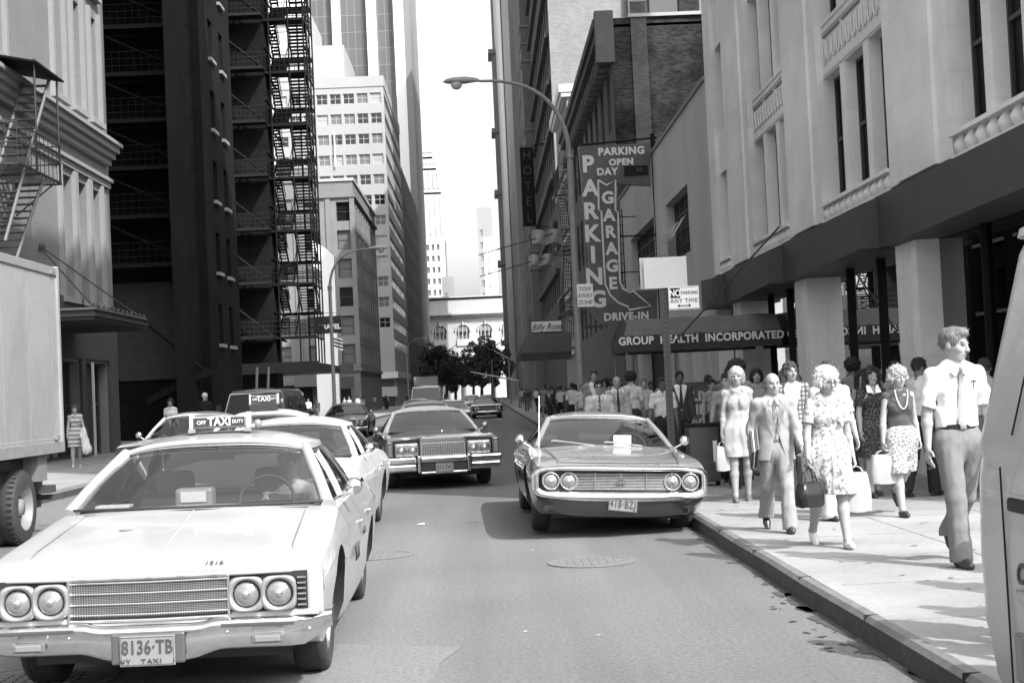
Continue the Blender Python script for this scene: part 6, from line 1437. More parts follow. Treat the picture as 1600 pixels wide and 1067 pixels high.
        if h<.0125:
            nv=len(me.vertices); co=np.empty(nv*3,np.float32); me.vertices.foreach_get('co',co); co=co.reshape(-1,3); rg=np.random.default_rng(nv)
            nn=np.empty(nv*3,np.float32); me.vertices.foreach_get('normal',nn); nn=nn.reshape(-1,3); pk=rg.choice(nv,min(nv,900 if h<.0075 else 420)); b=MB(); v_=[];f_=[]
            sw_=rg.normal(size=3)*.3
            for i in pk:
                p0=Vector(co[i]); n0=Vector(nn[i]); 
                if st in('curly','afro'): d0=(n0*.5+Vector((0,0,-.35))+Vector(rg.normal(size=3))*.7).normalized(); ln=rg.uniform(.012,.03)
                elif st=='wave' or st=='short': d0=(n0*.18+Vector((0,.6,-.2))+Vector(rg.normal(size=3))*.15).normalized(); ln=rg.uniform(.012,.03)
                else: d0=(n0*.22+Vector((0,.05,-1))+Vector(rg.normal(size=3))*.22).normalized(); ln=rg.uniform(.02,.05)
                sd_=d0.cross(n0).normalized()*rg.uniform(.0015,.003); m1=p0+d0*ln*.55+n0*.004; m2=p0+d0*ln+Vector(rg.normal(size=3))*.003; o_=len(v_)
                v_+=[p0-sd_-n0*.002,p0+sd_-n0*.002,m1+sd_*.8,m1-sd_*.8,m2]; f_+=[(o_,o_+1,o_+2,o_+3),(o_+3,o_+2,o_+4)]
            bm=bmesh.new(); bm.from_mesh(me); vv=[bm.verts.new(p) for p in v_]; [bm.faces.new([vv[k] for k in q_]) for q_ in f_]; bm.to_mesh(me); bm.free()
        link('hair',me,E_)
    # ---- clothes
    hcl=max(h,.0075)
    def field(lo2,hi2): return Fld(lo2,hi2,hcl)
    def torso(g,o,belly=0):
        g.cap(pel+(0,0,.0),waist,.125*q*bk+o,.108*q*bk+o,.03,fy=.74,fx=1.15 if not fem else 1.15); g.cap(waist,chest,.108*q*bk+o,.125*q*bk+o,.04,fy=.72,fx=1.12); g.cap(chest,nb-(0,0,.07),.125*q*bk+o,.10*q*bk+o*.6,.04,fy=.70,fx=1.15)
        [g.cap(nb-(0,0,.055),J['sh',i]+np.array([0,0,-.005]),.065*q+o*.5,.050*q+o*.6,.05) for i in (0,1)]
        if belly: g.ell(waist+np.array([0,-.05,.0]),(.12*bk,.09*bk,.13),.06)
        if fem:
            for sx in(-1,1): g.ell(chest+np.array([sx*.062,-.062,-.015]),(.056+o,.052+o,.056+o),.07)
    tk,tm=top[0],top[1]; topz=nb[2]+.0
    if tk:
        g=field(lo,(hi[0],hi[1],nb[2]+.09)); o=.012 if tk not in('jacket','coat') else .024
        torso(g,o,'belly' in extra)
        if tk in ('shirt','tee','jacket','blouse'):
            for i in (0,1):
                if tk=='jacket' or 'longsleeve' in extra: g.chain([J['sh',i],J['el',i],J['wr',i]-J['hd',i]*.012],[.055*q+o*.5,.048*q+o*.4,.042*q],.03)
                else:
                    f_=.82 if tk=='shirt' else .6; e_=J['sh',i]+J['ud',i]*.285*f_; g2=Fld(lo,(hi[0],hi[1],nb[2]+.09),hcl); g2.cap(J['sh',i],J['sh',i]+J['ud',i]*.32,.058*q,.064*q if tk=='shirt' else .052,.0); g2.clip(e_,J['ud',i]); g.a=np.minimum(g.a,g2.a)
        g.cap(nb-(0,0,.035),nb+(0,-.01,.012),.066*q,.060*q,.02)
        if tk in('shirt','jacket'): g.ell(nb+np.array([0,-.085,.012]),(.032,.05,.045),.01,'s')
        if tk in('sleeveless','dress','tee','blouse') : g.ell(nb+np.array([0,-.06,.045]),(.075,.085,.055 if tk!='dress' else .085),.01,'s')
        g.noise(.0062 if tk!='jacket' else .005,20,11,1.5); g.noise(.0025,55,12,.5)
        if tk=='jacket':
            g.cap(pel+(0,0,.10),pel-(0,0,.13),.135*bk+o,.165*bk+o,.03,fy=.72,fx=1.1); g.clip(pel-(0,0,.14),(0,0,-1))
            # open front: wedge cut showing shirt and tie
            z0=waist[2]-.03; X,Y,Z=g.ax[0][:,None,None],g.ax[1][None,:,None],g.ax[2][None,None,:]
            cw=np.where(Z>z0,.02+.11*np.clip((Z-z0)/(nb[2]-z0),0,1)**1.1,.02+.25*(z0-Z)); cut=np.maximum(np.abs(X-.005)-cw,Y+.015)
            g.a=np.maximum(g.a,-cut.astype(np.float32))
        elif tk=='dress':
            pass
        elif 'untucked' in extra: g.clip(pel-(0,0,.02),(0,0,-1))
        else: g.clip(waist-(0,0,.085),(0,0,-1))
        if tk=='dress':
            hz=pel[2]-top[2]; kl,kr=J['knee',0],J['knee',1]; m0=pel+(0,.0,-.04)
            g.cap(waist,pel-(0,0,.05),.118*q*bk,.150*bk,.04,fy=.80,fx=1.1)
            for i in (0,1): e_=J['hip',i]*.3+J['knee',i]*.7; g.cap(J['hip',i],J['knee',i]+(J['knee',i]-J['hip',i])*.35,.125,.140*top[3],.10,fy=.95)
            g.noise(.008,24,4,.25); g.clip((0,0,hz),(0,0,-1))
            for i in (0,1):
                if len(top)>4:
                    g2=Fld(lo,(hi[0],hi[1],nb[2]+.09),hcl); g2.cap(J['sh',i],J['sh',i]+J['ud',i]*.3,.062,.062,.0); g2.clip(J['sh',i]+J['ud',i]*.19,J['ud',i]); g.a=np.minimum(g.a,g2.a)
        link({'jacket':'jacket','dress':'dress','tee':'shirt','sleeveless':'blouse'}.get(tk,tk),g.mesh(tk,tm),E_)
        if tk=='jacket': # shirt front inside
            g=field(lo,(hi[0],hi[1],nb[2]+.07)); torso(g,.008); g.cap(nb-(0,0,.035),nb+(0,-.01,.02),.066,.058,.02); g.ell(nb+np.array([0,-.085,.02]),(.02,.05,.035),.01,'s'); g.clip(waist-(0,0,.09),(0,0,-1)); link('shirt',g.mesh('shirt',fab('white',.62)),E_)
    if 'tie' in [e if isinstance(e,str) else e[0] for e in extra]:
        tmt=[e[1] for e in extra if not isinstance(e,str) and e[0]=='tie']; tmt=tmt[0] if tmt else fab('tie_dark',.04)
        def fr(z): # front of chest at height
            t=(z-pel[2]); r0=.108*q*bk+(.017*q*bk)*min(1,abs(t-.17)/.19)+.020; return -r0*.72-(.035 if 'belly' in extra else 0)*math.exp(-((t-.17)/.12)**2)+rotv((0,0,t),(1,0,0),r_(lean))[1]-.004
        b=MB(); pts=[(nb[2]-.015,.016),(nb[2]-.05,.012),(nb[2]-.055,.013),(chest[2]+.03,.024),(waist[2]+.02,.036),(waist[2]-.06,.036),(waist[2]-.085,.004)]
        rows=[[(-w_,fr(z)-.004-(.012 if i<2 else 0),z),(0,fr(z)-.012-(.012 if i<2 else 0),z),(w_,fr(z)-.004-(.012 if i<2 else 0),z)] for i,(z,w_) in enumerate(pts)]; b.grid(rows,tmt); b.grid([[(x,y+.012,z) for x,y,z in r] for r in rows],tmt); b.build('tie',E_)
    bkind,bm_=bottom[0],bottom[1]
    if bkind=='trousers':
        fl=bottom[2] if len(bottom)>2 else .065
        g=field(lo,(hi[0],hi[1],waist[2]+.0)); g.cap(pel+(0,0,-.03),waist-(0,0,.05),.132*bk,.114*q*bk,.03,fy=.78,fx=1.13)
        for i in (0,1):
            a_=J['ank',i]+(0,0,-.02); g.chain([J['hip',i]+(0,0,.0),J['knee',i]],[.102*bk**.5,.074],.04); g.chain([J['knee',i],J['ank',i]*.5+J['knee',i]*.5,a_],[.074,.068*.5+fl*.5,fl],.02)
        g.noise(.0022,20,5,1.2); g.noise(.0016,60,6,.25)
        for i in (0,1): g.ell(J['ank',i]+np.array([0,0,-.085]),(.12,.16,.05),.002,'s')
        g.clip(waist-(0,0,.065),(0,0,1)); link('trousers',g.mesh('trousers',bm_),E_)
        g=field((lo[0],lo[1],waist[2]-.12),(hi[0],hi[1],waist[2]-.02)); g.cap(pel+(0,0,-.03),waist-(0,0,.05),.136*bk,.121*q*bk,.03,fy=.79,fx=1.13); g.clip(waist-(0,0,.062),(0,0,1)); g.clip(waist-(0,0,.098),(0,0,-1)); link('belt',g.mesh('belt',fab('belt',.02)),E_)
        b=MB(); yb=-(.121*q*bk)*.79-.004; b.rbox(-.024,.024,yb-.006,yb+.01,waist[2]-.1,waist[2]-.063,chromed,.003); b.build('buckle',E_)
    if bkind=='skirt':
        hz=pel[2]-bottom[2]; g=field(lo,(hi[0],hi[1],waist[2]+.02)); g.cap(waist-(0,0,.03),pel-(0,0,.05),.108*q*bk,.146*bk,.03,fy=.80,fx=1.08)
        for i in (0,1): g.cap(J['hip',i],J['knee',i]+(J['knee',i]-J['hip',i])*.3,.118,.115*bottom[3],.10,fy=.95)
        g.noise(.006,26,9,.3); g.clip((0,0,hz),(0,0,-1)); g.clip(waist-(0,0,.045),(0,0,1)); link('skirt',g.mesh('skirt',bm_),E_)
    # ---- shoes
    shm=mat('shoe_%d'%int(shoes*100),shoes,.3,spec=.6)
    for i in (0,1):
        hl,to=J['heel',i],J['toe',i]; g=Fld(np.minimum(hl,to)-.09,np.maximum(hl,to)+.13,max(hcl*.8,.006)); fd=J['fd',i]
        up=np.cross(np.array([1,0,0]),fd); up=up*np.sign(up[2])
        g.chain([hl+up*.005,hl*.4+to*.6,to],[.040,.040,.031],.02,fy=1); 
        if not fem: g.cap(J['ank',i]*.45+hl*.55,hl,.044,.042,.02)
        else: g.cap(hl+up*.03,hl+up*.11-fd*.01,.033,.030,.01,op='s')
        g.cap(hl-up*.03,hl-up*(.045 if fem else .034)-fd*.0,.026,.018,.01)
        g.clip(hl-up*.042,-up) if not fem else None
        link('shoe',g.mesh('shoe',shm),E_)
    if glasses:
        b=MB(); gm_=feat if glasses=='dark' else mat('spectacle_rim',.06,.4)
        for sx in (-1,1):
            ring=[hp(sx*.032+.022*math.cos(t),-.106,.010+.017*math.sin(t)) for t in np.linspace(0,2*math.pi,15)]; b.tube(ring,.0022,gm_,4,False)
            if glasses=='dark': b.poly([tuple(p) for p in ring[:-1]],gm_)
            b.tube([hp(sx*.054,-.104,.014),hp(sx*.082,.0,.012)],.002,gm_,4)
        b.tube([hp(-.01,-.108,.014),hp(.01,-.108,.014)],.0022,gm_,4); b.build('glasses',E_)
    if 'necklace' in extra:
        b=MB(); pts=[]; 
        for t in np.linspace(0,1,25):
            x=.075*math.cos(math.pi*t); z=nb[2]+.0-.22*math.sin(math.pi*t)**1.2; yy=-.085-.05*math.sin(math.pi*t); pts.append((x,yy-.022,z))
        b.tube(pts,.006,mat('pearl',.75,.3),5); b.build('necklace',E_)
    if 'collar' in extra:
        b=MB()
        for sx in (-1,1): b.prism([(sx*.01,-.118,nb[2]-.085),(sx*.10,-.105,nb[2]-.075),(sx*.085,-.03,nb[2]+.03),(sx*.045,-.055,nb[2]+.02)],(0,-.008,.0),white)
        b.build('collar',E_)
    E_.scale=(s,s,s)
    J['s']=s; J['E']=E_; J['hc']=hc; J['waist']=waist; J['chest']=chest; return J
def lapels(J,m):
    b=MB(); nb_=J['chest']+np.array([0,0,.185]); wz=J['waist'][2]-.02
    for sx in (-1,1):
        pts=[(sx*.055,-.075,nb_[2]-.01),(sx*.118,-.116,nb_[2]-.10),(sx*.085,-.131,nb_[2]-.125),(sx*.10,-.135,nb_[2]-.15),(sx*.018,-.132,wz)]
        inn=[(sx*.045,-.078,nb_[2]-.015),(sx*.062,-.110,nb_[2]-.10),(sx*.055,-.125,nb_[2]-.125),(sx*.048,-.130,nb_[2]-.15),(sx*.010,-.130,wz-.01)]
        b.grid([[(x,y-.012,z) for x,y,z in pts],[(x,y-.016,z) for x,y,z in inn]],m,False)
    b.build('lapels',J['E'])
def wpt(J,p):  # local point of a person -> world
    E_=J['E']; v=Vector(tuple(p))*J['s']; v.rotate(Matrix.Rotation(E_.rotation_euler.z,3,'Z')); return v+E_.location
def Hof(px_,py_,Y,z0=.15): return AY(px_,py_,Y).z-z0
# ---- nearest figures
grey_tr=fab('grey_trousers',.17,var=.04,stretch=(1,1,.3)); whitec=fab('white_shirt',.66,var=.04)
P1=person('tall man in white short sleeved shirt, pale tie and grey trousers nearest the van',(3.64,10.95,.15),R(6),Hof(1508,507,10.9),bulk=1.06,legs=((14,10),(-15,32)),arms=((-4,9,14),(8,9,22)),head=(40,8),skin=skinl,hair=('wave','grey'),top=('shirt',whitec),bottom=('trousers',grey_tr,.085),extra=(('tie',fab('pale_tie',.33)),),h=.0062)
b=MB(); p=P1['chest']+np.array([.09,-.118,.02]); b.rbox(p[0]-.004,p[0]+.004,p[1]-.01,p[1],p[2]-.02,p[2]+.05,feat,.001); b.rbox(p[0]-.022,p[0]+.02,p[1]-.012,p[1]-.003,p[2]+.03,p[2]+.045,feat,.002); b.build('pocket_pens',P1['E'])
P2=person('elderly woman with curly white hair and glasses in a pale patterned dress',(3.0,12.55,.15),R(2),Hof(1312,566,12.5),fem=True,bulk=1.13,legs=((-10,26),(18,4)),arms=((4,12,18),(-10,12,22)),lean=7,head=(22,14),skin=skinl,hair=('curly','white'),top=('dress',patmat('floral_dress',.46,.17,34,'noise',.55),.40,1.0,1),bottom=(None,None),shoes=.6,h=.0066,glasses='rim',curl=55)
P3=person('balding man in a pale suit with tie, carrying folders under his arm',(2.83,13.95,.15),R(-3),Hof(1216,576,13.9),bulk=1.04,legs=((-14,26),(18,8)),arms=((-14,14,52),(12,10,24)),head=(8,2),skin=skinm,hair=('bald','grey'),top=('jacket',fab('pale_suit',.26,var=.05)),bottom=('trousers',fab('pale_suit_trousers',.24,var=.04,stretch=(1,1,.3)),.085),extra=(('tie',patmat('grey_tie',.16,.3,40)),),h=.007,curl=60)
P4=person('slim blonde woman in a light sleeveless dress carrying a white bag',(3.13,17.6,.15),R(-6),Hof(1158,571,17.6),fem=True,legs=((6,4),(-4,10)),arms=((0,10,8),(-2,9,10)),head=(-8,5),skin=skinl,hair=('bob','blonde'),top=('dress',fab('cream_dress',.34,var=.06),.36,.82),bottom=(None,None),shoes=.12,h=.008,curl=50)
P5=person('dark haired young man in grey t-shirt and dark jeans by the steel box',(3.56,20.9,.15),R(-14),Hof(1103,583,20.9),legs=((-6,8),(10,6)),arms=((8,12,6),(-4,12,14)),head=(-14,2),skin=skinm,hair=('short','black'),top=('tee',fab('grey_tee',.24)),bottom=('trousers',fab('dark_jeans',.035),.085),h=.009)
P6=person('blonde older woman in dark sleeveless top, long necklace and patterned skirt, with a shopping bag',(4.36,14.95,.15),R(4),Hof(1396,569,14.95),fem=True,bulk=1.08,legs=((16,6),(-18,36)),arms=((4,12,8),(-14,12,22)),head=(10,4),skin=skinl,hair=('curly','blonde'),top=('sleeveless',fab('charcoal_top',.07)),bottom=('skirt',patmat('diamond_skirt',.42,.17,22,'vor',.09),.42,1.05),extra=('necklace',),shoes=.02,h=.007,curl=60)
P7=person('man seen from behind in white shirt and black trousers beside the limestone column',(5.25,17.1,.15),R(125),Hof(1448,557,17.1),bulk=1.02,legs=((8,4),(-10,14)),arms=((4,8,20),(0,8,14)),head=(-18,8),skin=skind,hair=('short','black'),top=('shirt',fab('white_back_shirt',.5)),bottom=('trousers',fab('black_trousers',.018),.08),h=.009)
P8=person('woman with long curly dark hair and wide white collar on a dark patterned dress',(4.72,17.3,.15),R(6),Hof(1352,572,17.3),fem=True,legs=((6,4),(-6,10)),arms=((2,10,20),(0,10,18)),head=(4,0),skin=skinm,hair=('curlylong','black'),top=('dress',patmat('dark_floral_dress',.025,.2,60,'noise',.6),.40,.95,1),bottom=(None,None),extra=('collar',),h=.009)
P9=person('person in white top and white flared trousers behind the white haired woman',(3.62,14.9,.15),R(5),Hof(1300,560,14.9),legs=((12,4),(-10,12)),arms=((-4,10,14),(2,10,20)),head=(20,4),skin=skinm,hair=('short','brown'),top=('shirt',fab('white_smock',.45)),bottom=('trousers',fab('white_flares',.48),.125),extra=('untucked',),h=.0085,glasses='rim')
P10=person('long haired young person in a plaid jacket behind the man in the pale suit',(3.78,17.5,.15),R(0),Hof(1238,563,17.5),legs=((10,4),(-8,12)),arms=((4,10,14),(2,10,14)),head=(12,0),skin=skinm,hair=('long','brown'),top=('jacket',plaid('plaid_cloth',.05,.36)),bottom=('trousers',fab('blue_jeans',.09),.10),h=.009)
P11=person('dark haired woman in a plain grey top standing farther back in the crowd',(4.3,22.4,.15),R(-5),Hof(1187,573,22.4),fem=True,arms=((4,10,12),(2,10,12)),hair=('bob','black'),top=('tee',fab('mid_top',.26)),bottom=('skirt',fab('mid_skirt',.12),.42,.9),h=.012)
P12=person('man in dark grey suit and sunglasses behind the blonde woman',(3.78,21.8,.15),R(-4),Hof(1137,570,21.8),arms=((4,10,12),(2,10,12)),hair=('short','black'),top=('jacket',fab('charcoal_suit',.10)),bottom=('trousers',fab('charcoal_suit_trousers',.09),.08),extra=('tie',),glasses='dark',h=.011)
P13=person('person with a round dark afro just behind the blonde woman',(3.55,19.9,.15),R(-3),Hof(1160,562,19.9),fem=True,skin=skind,hair=('afro','black'),top=('tee',fab('soft_top',.2)),bottom=('trousers',fab('dark_flares',.05),.11),h=.011)
P14=person('man with glasses in an open necked white shirt walking behind the parked sedan',(3.03,24.2,.15),R(-6),Hof(1037,588,24.2),bulk=1.05,skin=skind,arms=((6,12,14),(0,10,12)),head=(20,6),hair=('short','black'),top=('shirt',fab('white_open_shirt',.52)),bottom=('trousers',fab('black_slacks',.02),.08),glasses='rim',h=.011)
P15=person('man in a dark suit behind the sign post',(3.62,26.3,.15),R(0),Hof(1062,578,26.3),hair=('short','black'),skin=skind,top=('jacket',fab('dark_suit',.045)),bottom=('trousers',fab('dark_suit_trousers',.04),.08),extra=('tie',),h=.013)
P16=person('man in pale suit, striped tie and sunglasses behind the parked sedan',(1.98,24.6,.0),R(-4),Hof(935,592,24.6,0),arms=((6,10,12),(0,10,12)),hair=('short','black'),top=('jacket',fab('cream_suit',.46)),bottom=('trousers',fab('cream_trousers',.4),.08),extra=(('tie',patmat('striped_tie',.04,.4,9,'diag')),),glasses='dark',h=.0105)
P17=person('grey haired man in white open shirt walking left of the sunglasses man',(2.62,38,.15),R(0),Hof(898,598,38),hair=('short','grey'),top=('shirt',fab('white_worn_shirt',.45)),bottom=('trousers',fab('mid_trousers',.12),.08),h=.015)
P18=person('bald man in pale jacket with narrow dark tie right of the sunglasses man',(2.52,27.0,.15),R(0),Hof(962,586,27),hair=('bald','grey'),top=('jacket',fab('light_jacket',.36)),bottom=('trousers',fab('mid_trousers',.12),.08),extra=('tie',),h=.012)
P19=person('dark haired person in a white shirt walking away from the camera',(2.95,28.6,.15),R(172),Hof(985,581,28.6),hair=('afro','black'),top=('shirt',fab('white_back_shirt',.5)),bottom=('trousers',fab('dark_jeans',.035),.08),h=.013)
P20=person('tall man in a grey jacket just behind the sunglasses man',(2.52,32.5,.15),R(-5),Hof(928,577,32.5),hair=('short','brown'),top=('jacket',fab('grey_jacket',.22)),bottom=('trousers',fab('mid_trousers',.12),.08),h=.014)
P21=person('dark haired person mostly hidden between the tall man and the grey van',(5.95,16.8,.15),R(160),Hof(1548,557,16.8),hair=('short','brown'),top=('shirt',fab('pale_shirt',.4)),bottom=('trousers',fab('mid_trousers',.12),.08),h=.012)
P24=person('dark haired person in dark dress between the curly haired woman and the necklace woman',(5.3,19.9,.15),R(8),Hof(1368,575,19.9),fem=True,hair=('long','black'),skin=skinm,top=('dress',fab('plum_dress',.05),.4,.9),bottom=(None,None),h=.013)
# left sidewalk
Q1=person('dark haired woman in a banded pale dress carrying a white garment by the truck',(-10.88,38,.15),R(12),Hof(120,631,38),fem=True,legs=((8,4),(-6,10)),arms=((4,10,10),(10,14,40)),hair=('bob','brown'),top=('dress',patmat('banded_dress',.5,.2,2.6,'bandz',.35),.36,.9),bottom=(None,None),skin=skinl,h=.014,shoes=.5)
Q2=person('woman with dark hair in a white blouse seen over the grey sedan roof',(-9.45,43,.15),R(0),Hof(270,621,43),fem=True,hair=('bob','black'),top=('tee',fab('white_blouse',.6)),bottom=('skirt',fab('mid_skirt',.12),.42,.9),skin=skinl,h=.016)
Q3=person('white haired man in a dark coat seen over the cars at the left',(-9.4,48,.15),R(160),Hof(318,613,48),hair=('short','white'),top=('jacket',fab('black_coat',.02)),bottom=('trousers',fab('black_trousers',.018),.08),h=.018)
def collar(J,m,w_=.055):
    z=J['chest'][2]+.185; b=MB()
    for sx in (-1,1): b.prism([(sx*.006,-.098,z-.045),(sx*.045,-.112,z-.085),(sx*.075,-.075,z-.045),(sx*.055,-.045,z+.012),(sx*.03,-.07,z+.005)],(0,-.007,.0),m)
    b.build('collar',J['E'])
def front_details(J,bx,m,n=5,pocket=None,y=-.118):
    z0=J['chest'][2]+.10; z1=J['waist'][2]-.05
    for k in range(n):
        z=z0+(z1-z0)*k/(n-1); b=MB(); b.lathe([(.0065,0),(.005,-.003),(0,-.0035)],m,(bx,y-.012,z),'y',8); b.build('button',J['E'])
    if pocket:
        x,z,pm=pocket; b=MB(); b.rbox(x-.05,x+.05,y-.004,y+.006,z-.055,z+.055,pm,.003); b.rbox(x-.05,x+.05,y-.008,y-.003,z+.035,z+.05,pm,.002); b.build('pocket',J['E'])
collar(P1,whitec); collar(P3,fab('white_white',.6)); collar(P16,fab('white_white',.6)); collar(P18,fab('white_white',.6)); collar(P14,fab('white_open_shirt',.52)); collar(P9,fab('white_smock',.45))
front_details(P3,.03,fab('button_dark',.08),2,None,-.135)
lapels(P3,fab('lapel_cloth',.19)); lapels(P16,fab('lapel_cream',.36)); lapels(P18,fab('lapel_light',.28))
# things carried
def handbag(name,J,i,label,m,w_,h_,d_,drop=.12,cat='bag',two=True,rz=0):
    p=wpt(J,J['palm',i]+J['hd',i]*.05); e=empty(name,p,J['E'].rotation_euler.z+rz,label,cat)
    b=MB(); rows=[]
    for z,k in ((-drop-h_,.92),(-drop-h_+.02,1.03),(-drop-h_*.5,1.04),(-drop-.02,.86),(-drop,.80)):
        rows.append([(w_/2*k*math.copysign(abs(math.cos(t))**.5,math.cos(t)),d_/2*(k if z>-drop-h_*.4 else 1.1)*math.copysign(abs(math.sin(t))**.6,math.sin(t))*(1 if z<-drop-.01 else .5),z+.006*math.sin(5*t)) for t in np.linspace(0,2*math.pi,28,endpoint=False)])
    b.grid(rows,m,True,True); b.poly(rows[0],m); b.poly(rows[-1],m); b.build('body',e)
    b=MB()
    for y in ((-d_*.2,d_*.2) if two else (0,)): b.tube([(-w_*.28,y,-drop-.01),(-w_*.2,y*.7,-drop*.4),(0,0,.0),(w_*.2,y*.7,-drop*.4),(w_*.28,y,-drop-.01)],.006,m,5)
    b.build('handle',e); return e
handbag('handbag',P2,0,'black patent handbag hanging from the hand of the white haired woman',mat('patent_leather',.012,.22,spec=.35,coat=.15),.27,.21,.13,.13,rz=.5)
handbag('white_bag',P4,0,'slouchy white bag in the hand of the blonde woman in the light dress',fab('white_bag',.36),.17,.30,.09,.06)
handbag('shopping_bag',P6,0,'pale square shopping bag held by the woman in the patterned skirt',fab('paper_bag',.30),.30,.30,.12,.05)
handbag('shopping_bag',P2,1,'white paper carrier bag at the right hand of the white haired woman',fab('white_paper_bag',.34),.24,.34,.12,.06)
e=empty('folders',wpt(P3,P3['palm',0]+np.array([.035,.03,-.01])),R(-6),'stack of dark and light folders clamped under the arm of the suited man','folder')
for k,(m_,t_) in enumerate(((feat,.02),(whitec,.012),(feat,.016),(grey_tr,.012))):
    b=MB(); x=-.03+k*.02; b.rbox(x-t_/2,x+t_/2,-.15,.17,-.10+k*.01,.15+k*.012,m_,.003); o=b.build('folder',e); o.rotation_euler=(R(-35),0,0)
e=empty('white_garment',wpt(Q1,Q1['palm',1]),0,'white garment draped over the arm of the woman by the truck','garment'); g=Fld((-.25,-.25,-.6),(.3,.25,.2),.02); g.cap((-.02,0,.08),(.05,0,-.42),.07,.14,.03); g.noise(.02,22,3,.3); link('cloth',g.mesh('cloth',fab('white_garment',.62)),e)
# drivers
D_=person('taxi driver in a white shirt gripping the wheel of the front taxi',(-1.905+.44,7.9+2.62,.50),0,1.72,sit=True,legs=((80,70),(80,70)),arms=((42,4,42),(20,10,60)),lean=-4,head=(-14,0),skin=skinm,hair=('short','black'),top=('shirt',fab('driver_shirt',.62)),bottom=('trousers',grey_tr),h=.009,curl=75)
D2=person('driver of the white sedan behind the front taxi',(-2.42+.42,15.1+2.75,.50),0,1.72,sit=True,legs=((80,70),(80,70)),arms=((40,4,40),(20,10,60)),skin=skind,hair=('short','black'),top=('shirt',fab('driver_dark_shirt',.08)),bottom=('trousers',grey_tr),h=.012,curl=75)
for x_,y_,k_,lab in ((3.15,7.5,P12,'man in dark suit walking beyond the right edge beside the van'),(3.75,7.9,P14,'man in white shirt out of frame behind the grey van'),(4.1,8.9,P11,'woman out of frame at the right rear of the grey van'),(4.5,9.8,P15,'man in dark suit passing out of frame by the shop front'),(3.4,6.7,P5,'man in grey t-shirt out of frame between the van and the crowd')):
    o=copy_tree(k_['E']); o.location=(x_,y_,.15); o['label']=lab; o.rotation_euler=(0,0,.3)
mid=[(4.4,27.5,P5,'dark haired man in grey t-shirt deep in the crowd under the awning'),(5.2,24.2,P14,'man with glasses and white shirt close to the limestone columns'),(5.0,29.0,P11,'woman in plain grey top beneath the awning lettering'),(4.2,33.5,P17,'grey haired man in white shirt beyond the awning'),(3.5,36.5,P14,'man in white shirt and glasses far behind the sign post'),(3.2,42,P20,'tall man in grey jacket beside the lamp post'),(3.9,44,P15,'man in dark suit just beyond the lamp post'),(5.6,21.5,P13,'person with round dark afro close to the shop windows'),(5.75,26,P17,'grey haired man in white shirt beside the shop windows'),(2.95,34.6,P11,'woman in grey top behind the man with the narrow tie'),(4.8,38,P5,'man in grey t-shirt by the garage entrance'),(3.4,30.4,P17,'grey haired man in white shirt behind the glasses man'),(2.85,46,P14,'man in white shirt past the lamp post near the kerb'),(5.5,18.9,P11,'woman in grey top behind the column near the necklace woman')]
for x_,y_,k_,lab in mid:
    o=copy_tree(k_['E']); o.location=(x_,y_,.15); o['label']=lab; o.rotation_euler=(0,0,random.uniform(-.3,.3) if random.random()<.7 else math.pi+random.uniform(-.3,.3)); o.scale=(k_['s']*random.uniform(.94,1.04),)*3
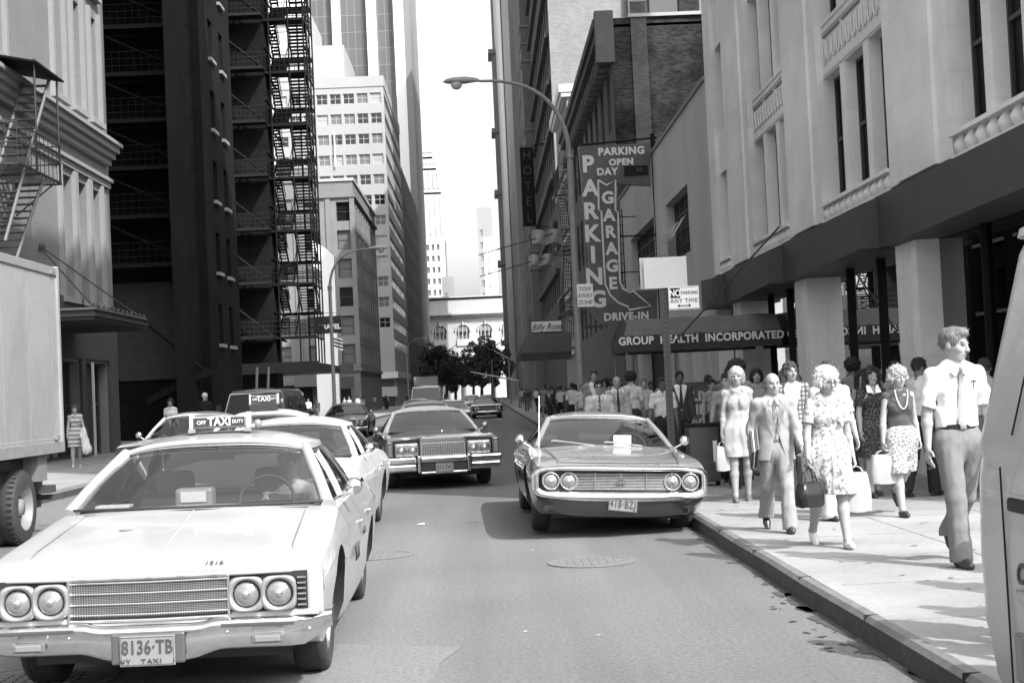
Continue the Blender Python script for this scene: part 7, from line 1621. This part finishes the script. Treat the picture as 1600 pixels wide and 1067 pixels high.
# far pedestrians: a few built, then copied with their parts
tops=[fab('white_shirt',.5),fab('grey_tee',.24),fab('dark_suit',.045),fab('pale_shirt',.4),fab('charcoal_top',.07),patmat('banded_dress',.5,.2)]
proto=[person('x',(0,0,-50),0,1.76,h=.022,hair=('short','black'),top=('shirt',tops[0]),bottom=('trousers',fab('black_trousers',.018),.08)),
 person('x',(0,0,-50),0,1.78,h=.022,hair=('short','brown'),top=('jacket',tops[2]),bottom=('trousers',fab('dark_jeans',.035),.08),legs=((16,4),(-14,16)),extra=('tie',)),
 person('x',(0,0,-50),0,1.64,fem=True,h=.022,hair=('bob','brown'),top=('tee',tops[3]),bottom=('skirt',fab('mid_skirt',.12),.42,.9)),
 person('x',(0,0,-50),0,1.72,h=.022,hair=('short','black'),skin=skind,top=('tee',tops[4]),bottom=('trousers',fab('mid_trousers',.12),.08),legs=((-10,14),(14,4))),
 person('x',(0,0,-50),0,1.66,fem=True,h=.022,hair=('long','black'),top=('dress',tops[1],.38,.9),bottom=(None,None))]
kinds=['white shirt and black trousers','dark suit with tie','pale top and grey skirt','dark shirt and grey trousers','plain grey dress']
spots=[]
for (px_,Y,k) in ((790,96,0),(799,84,0),(806,78,4),(815,72,2),(824,66,3),(833,70,1),(841,60,0),(849,64,1),(857,56,3),(866,60,1),(874,52,1),(883,58,4),(889,50,3),(872,74,2),(846,80,4),(828,90,1),(809,100,3),(908,52,3),(918,58,1),(950,44,2),(1008,40,3),(999,46,1),(1085,36,2),
                  (785,120,2),(797,112,3)):
    p=AY(px_,600,Y); spots.append((max(2.75,p.x),Y,k,'right'))
for (px_,Y,k) in ((489,92,0),(500,96,3),(543,120,1),(550,110,2),(557,124,0),(563,116,0),(570,128,3),(577,140,4),(535,106,4),(612,170,0),(596,150,2),(604,160,1)):
    p=AY(px_,600,Y); spots.append((min(-8.7,p.x),Y,k,'left'))
order=['first','second','third','fourth','fifth','sixth','seventh','eighth','ninth','tenth']
cnt={}
for x,Y,k,side in sorted(spots,key=lambda t:t[1]):
    n=cnt.get((k,side),0); cnt[(k,side)]=n+1
    base=proto[k]['E']; used=base.location.z<-10
    o=base if used else copy_tree(base)
    o.location=(x+random.uniform(0,.9)*(1 if side=='right' else -1),Y+random.uniform(-1.5,1.5),.15); o.scale=[v*random.uniform(.9,1.06) for v in o.scale[:1]]*3; o.rotation_euler=(0,0,random.choice([0,.3,-.3,math.pi,2.7,-2.6,.6])); o['label']='%s nearest person in %s in the %s sidewalk crowd'%(order[n],kinds[k],side); o['group']='distant pedestrians on the sidewalks'; o['category']='person'
for q_ in proto:
    if q_['E'].location.z<-10:
        for ch in list(q_['E'].children): bpy.data.objects.remove(ch)
        bpy.data.objects.remove(q_['E'])
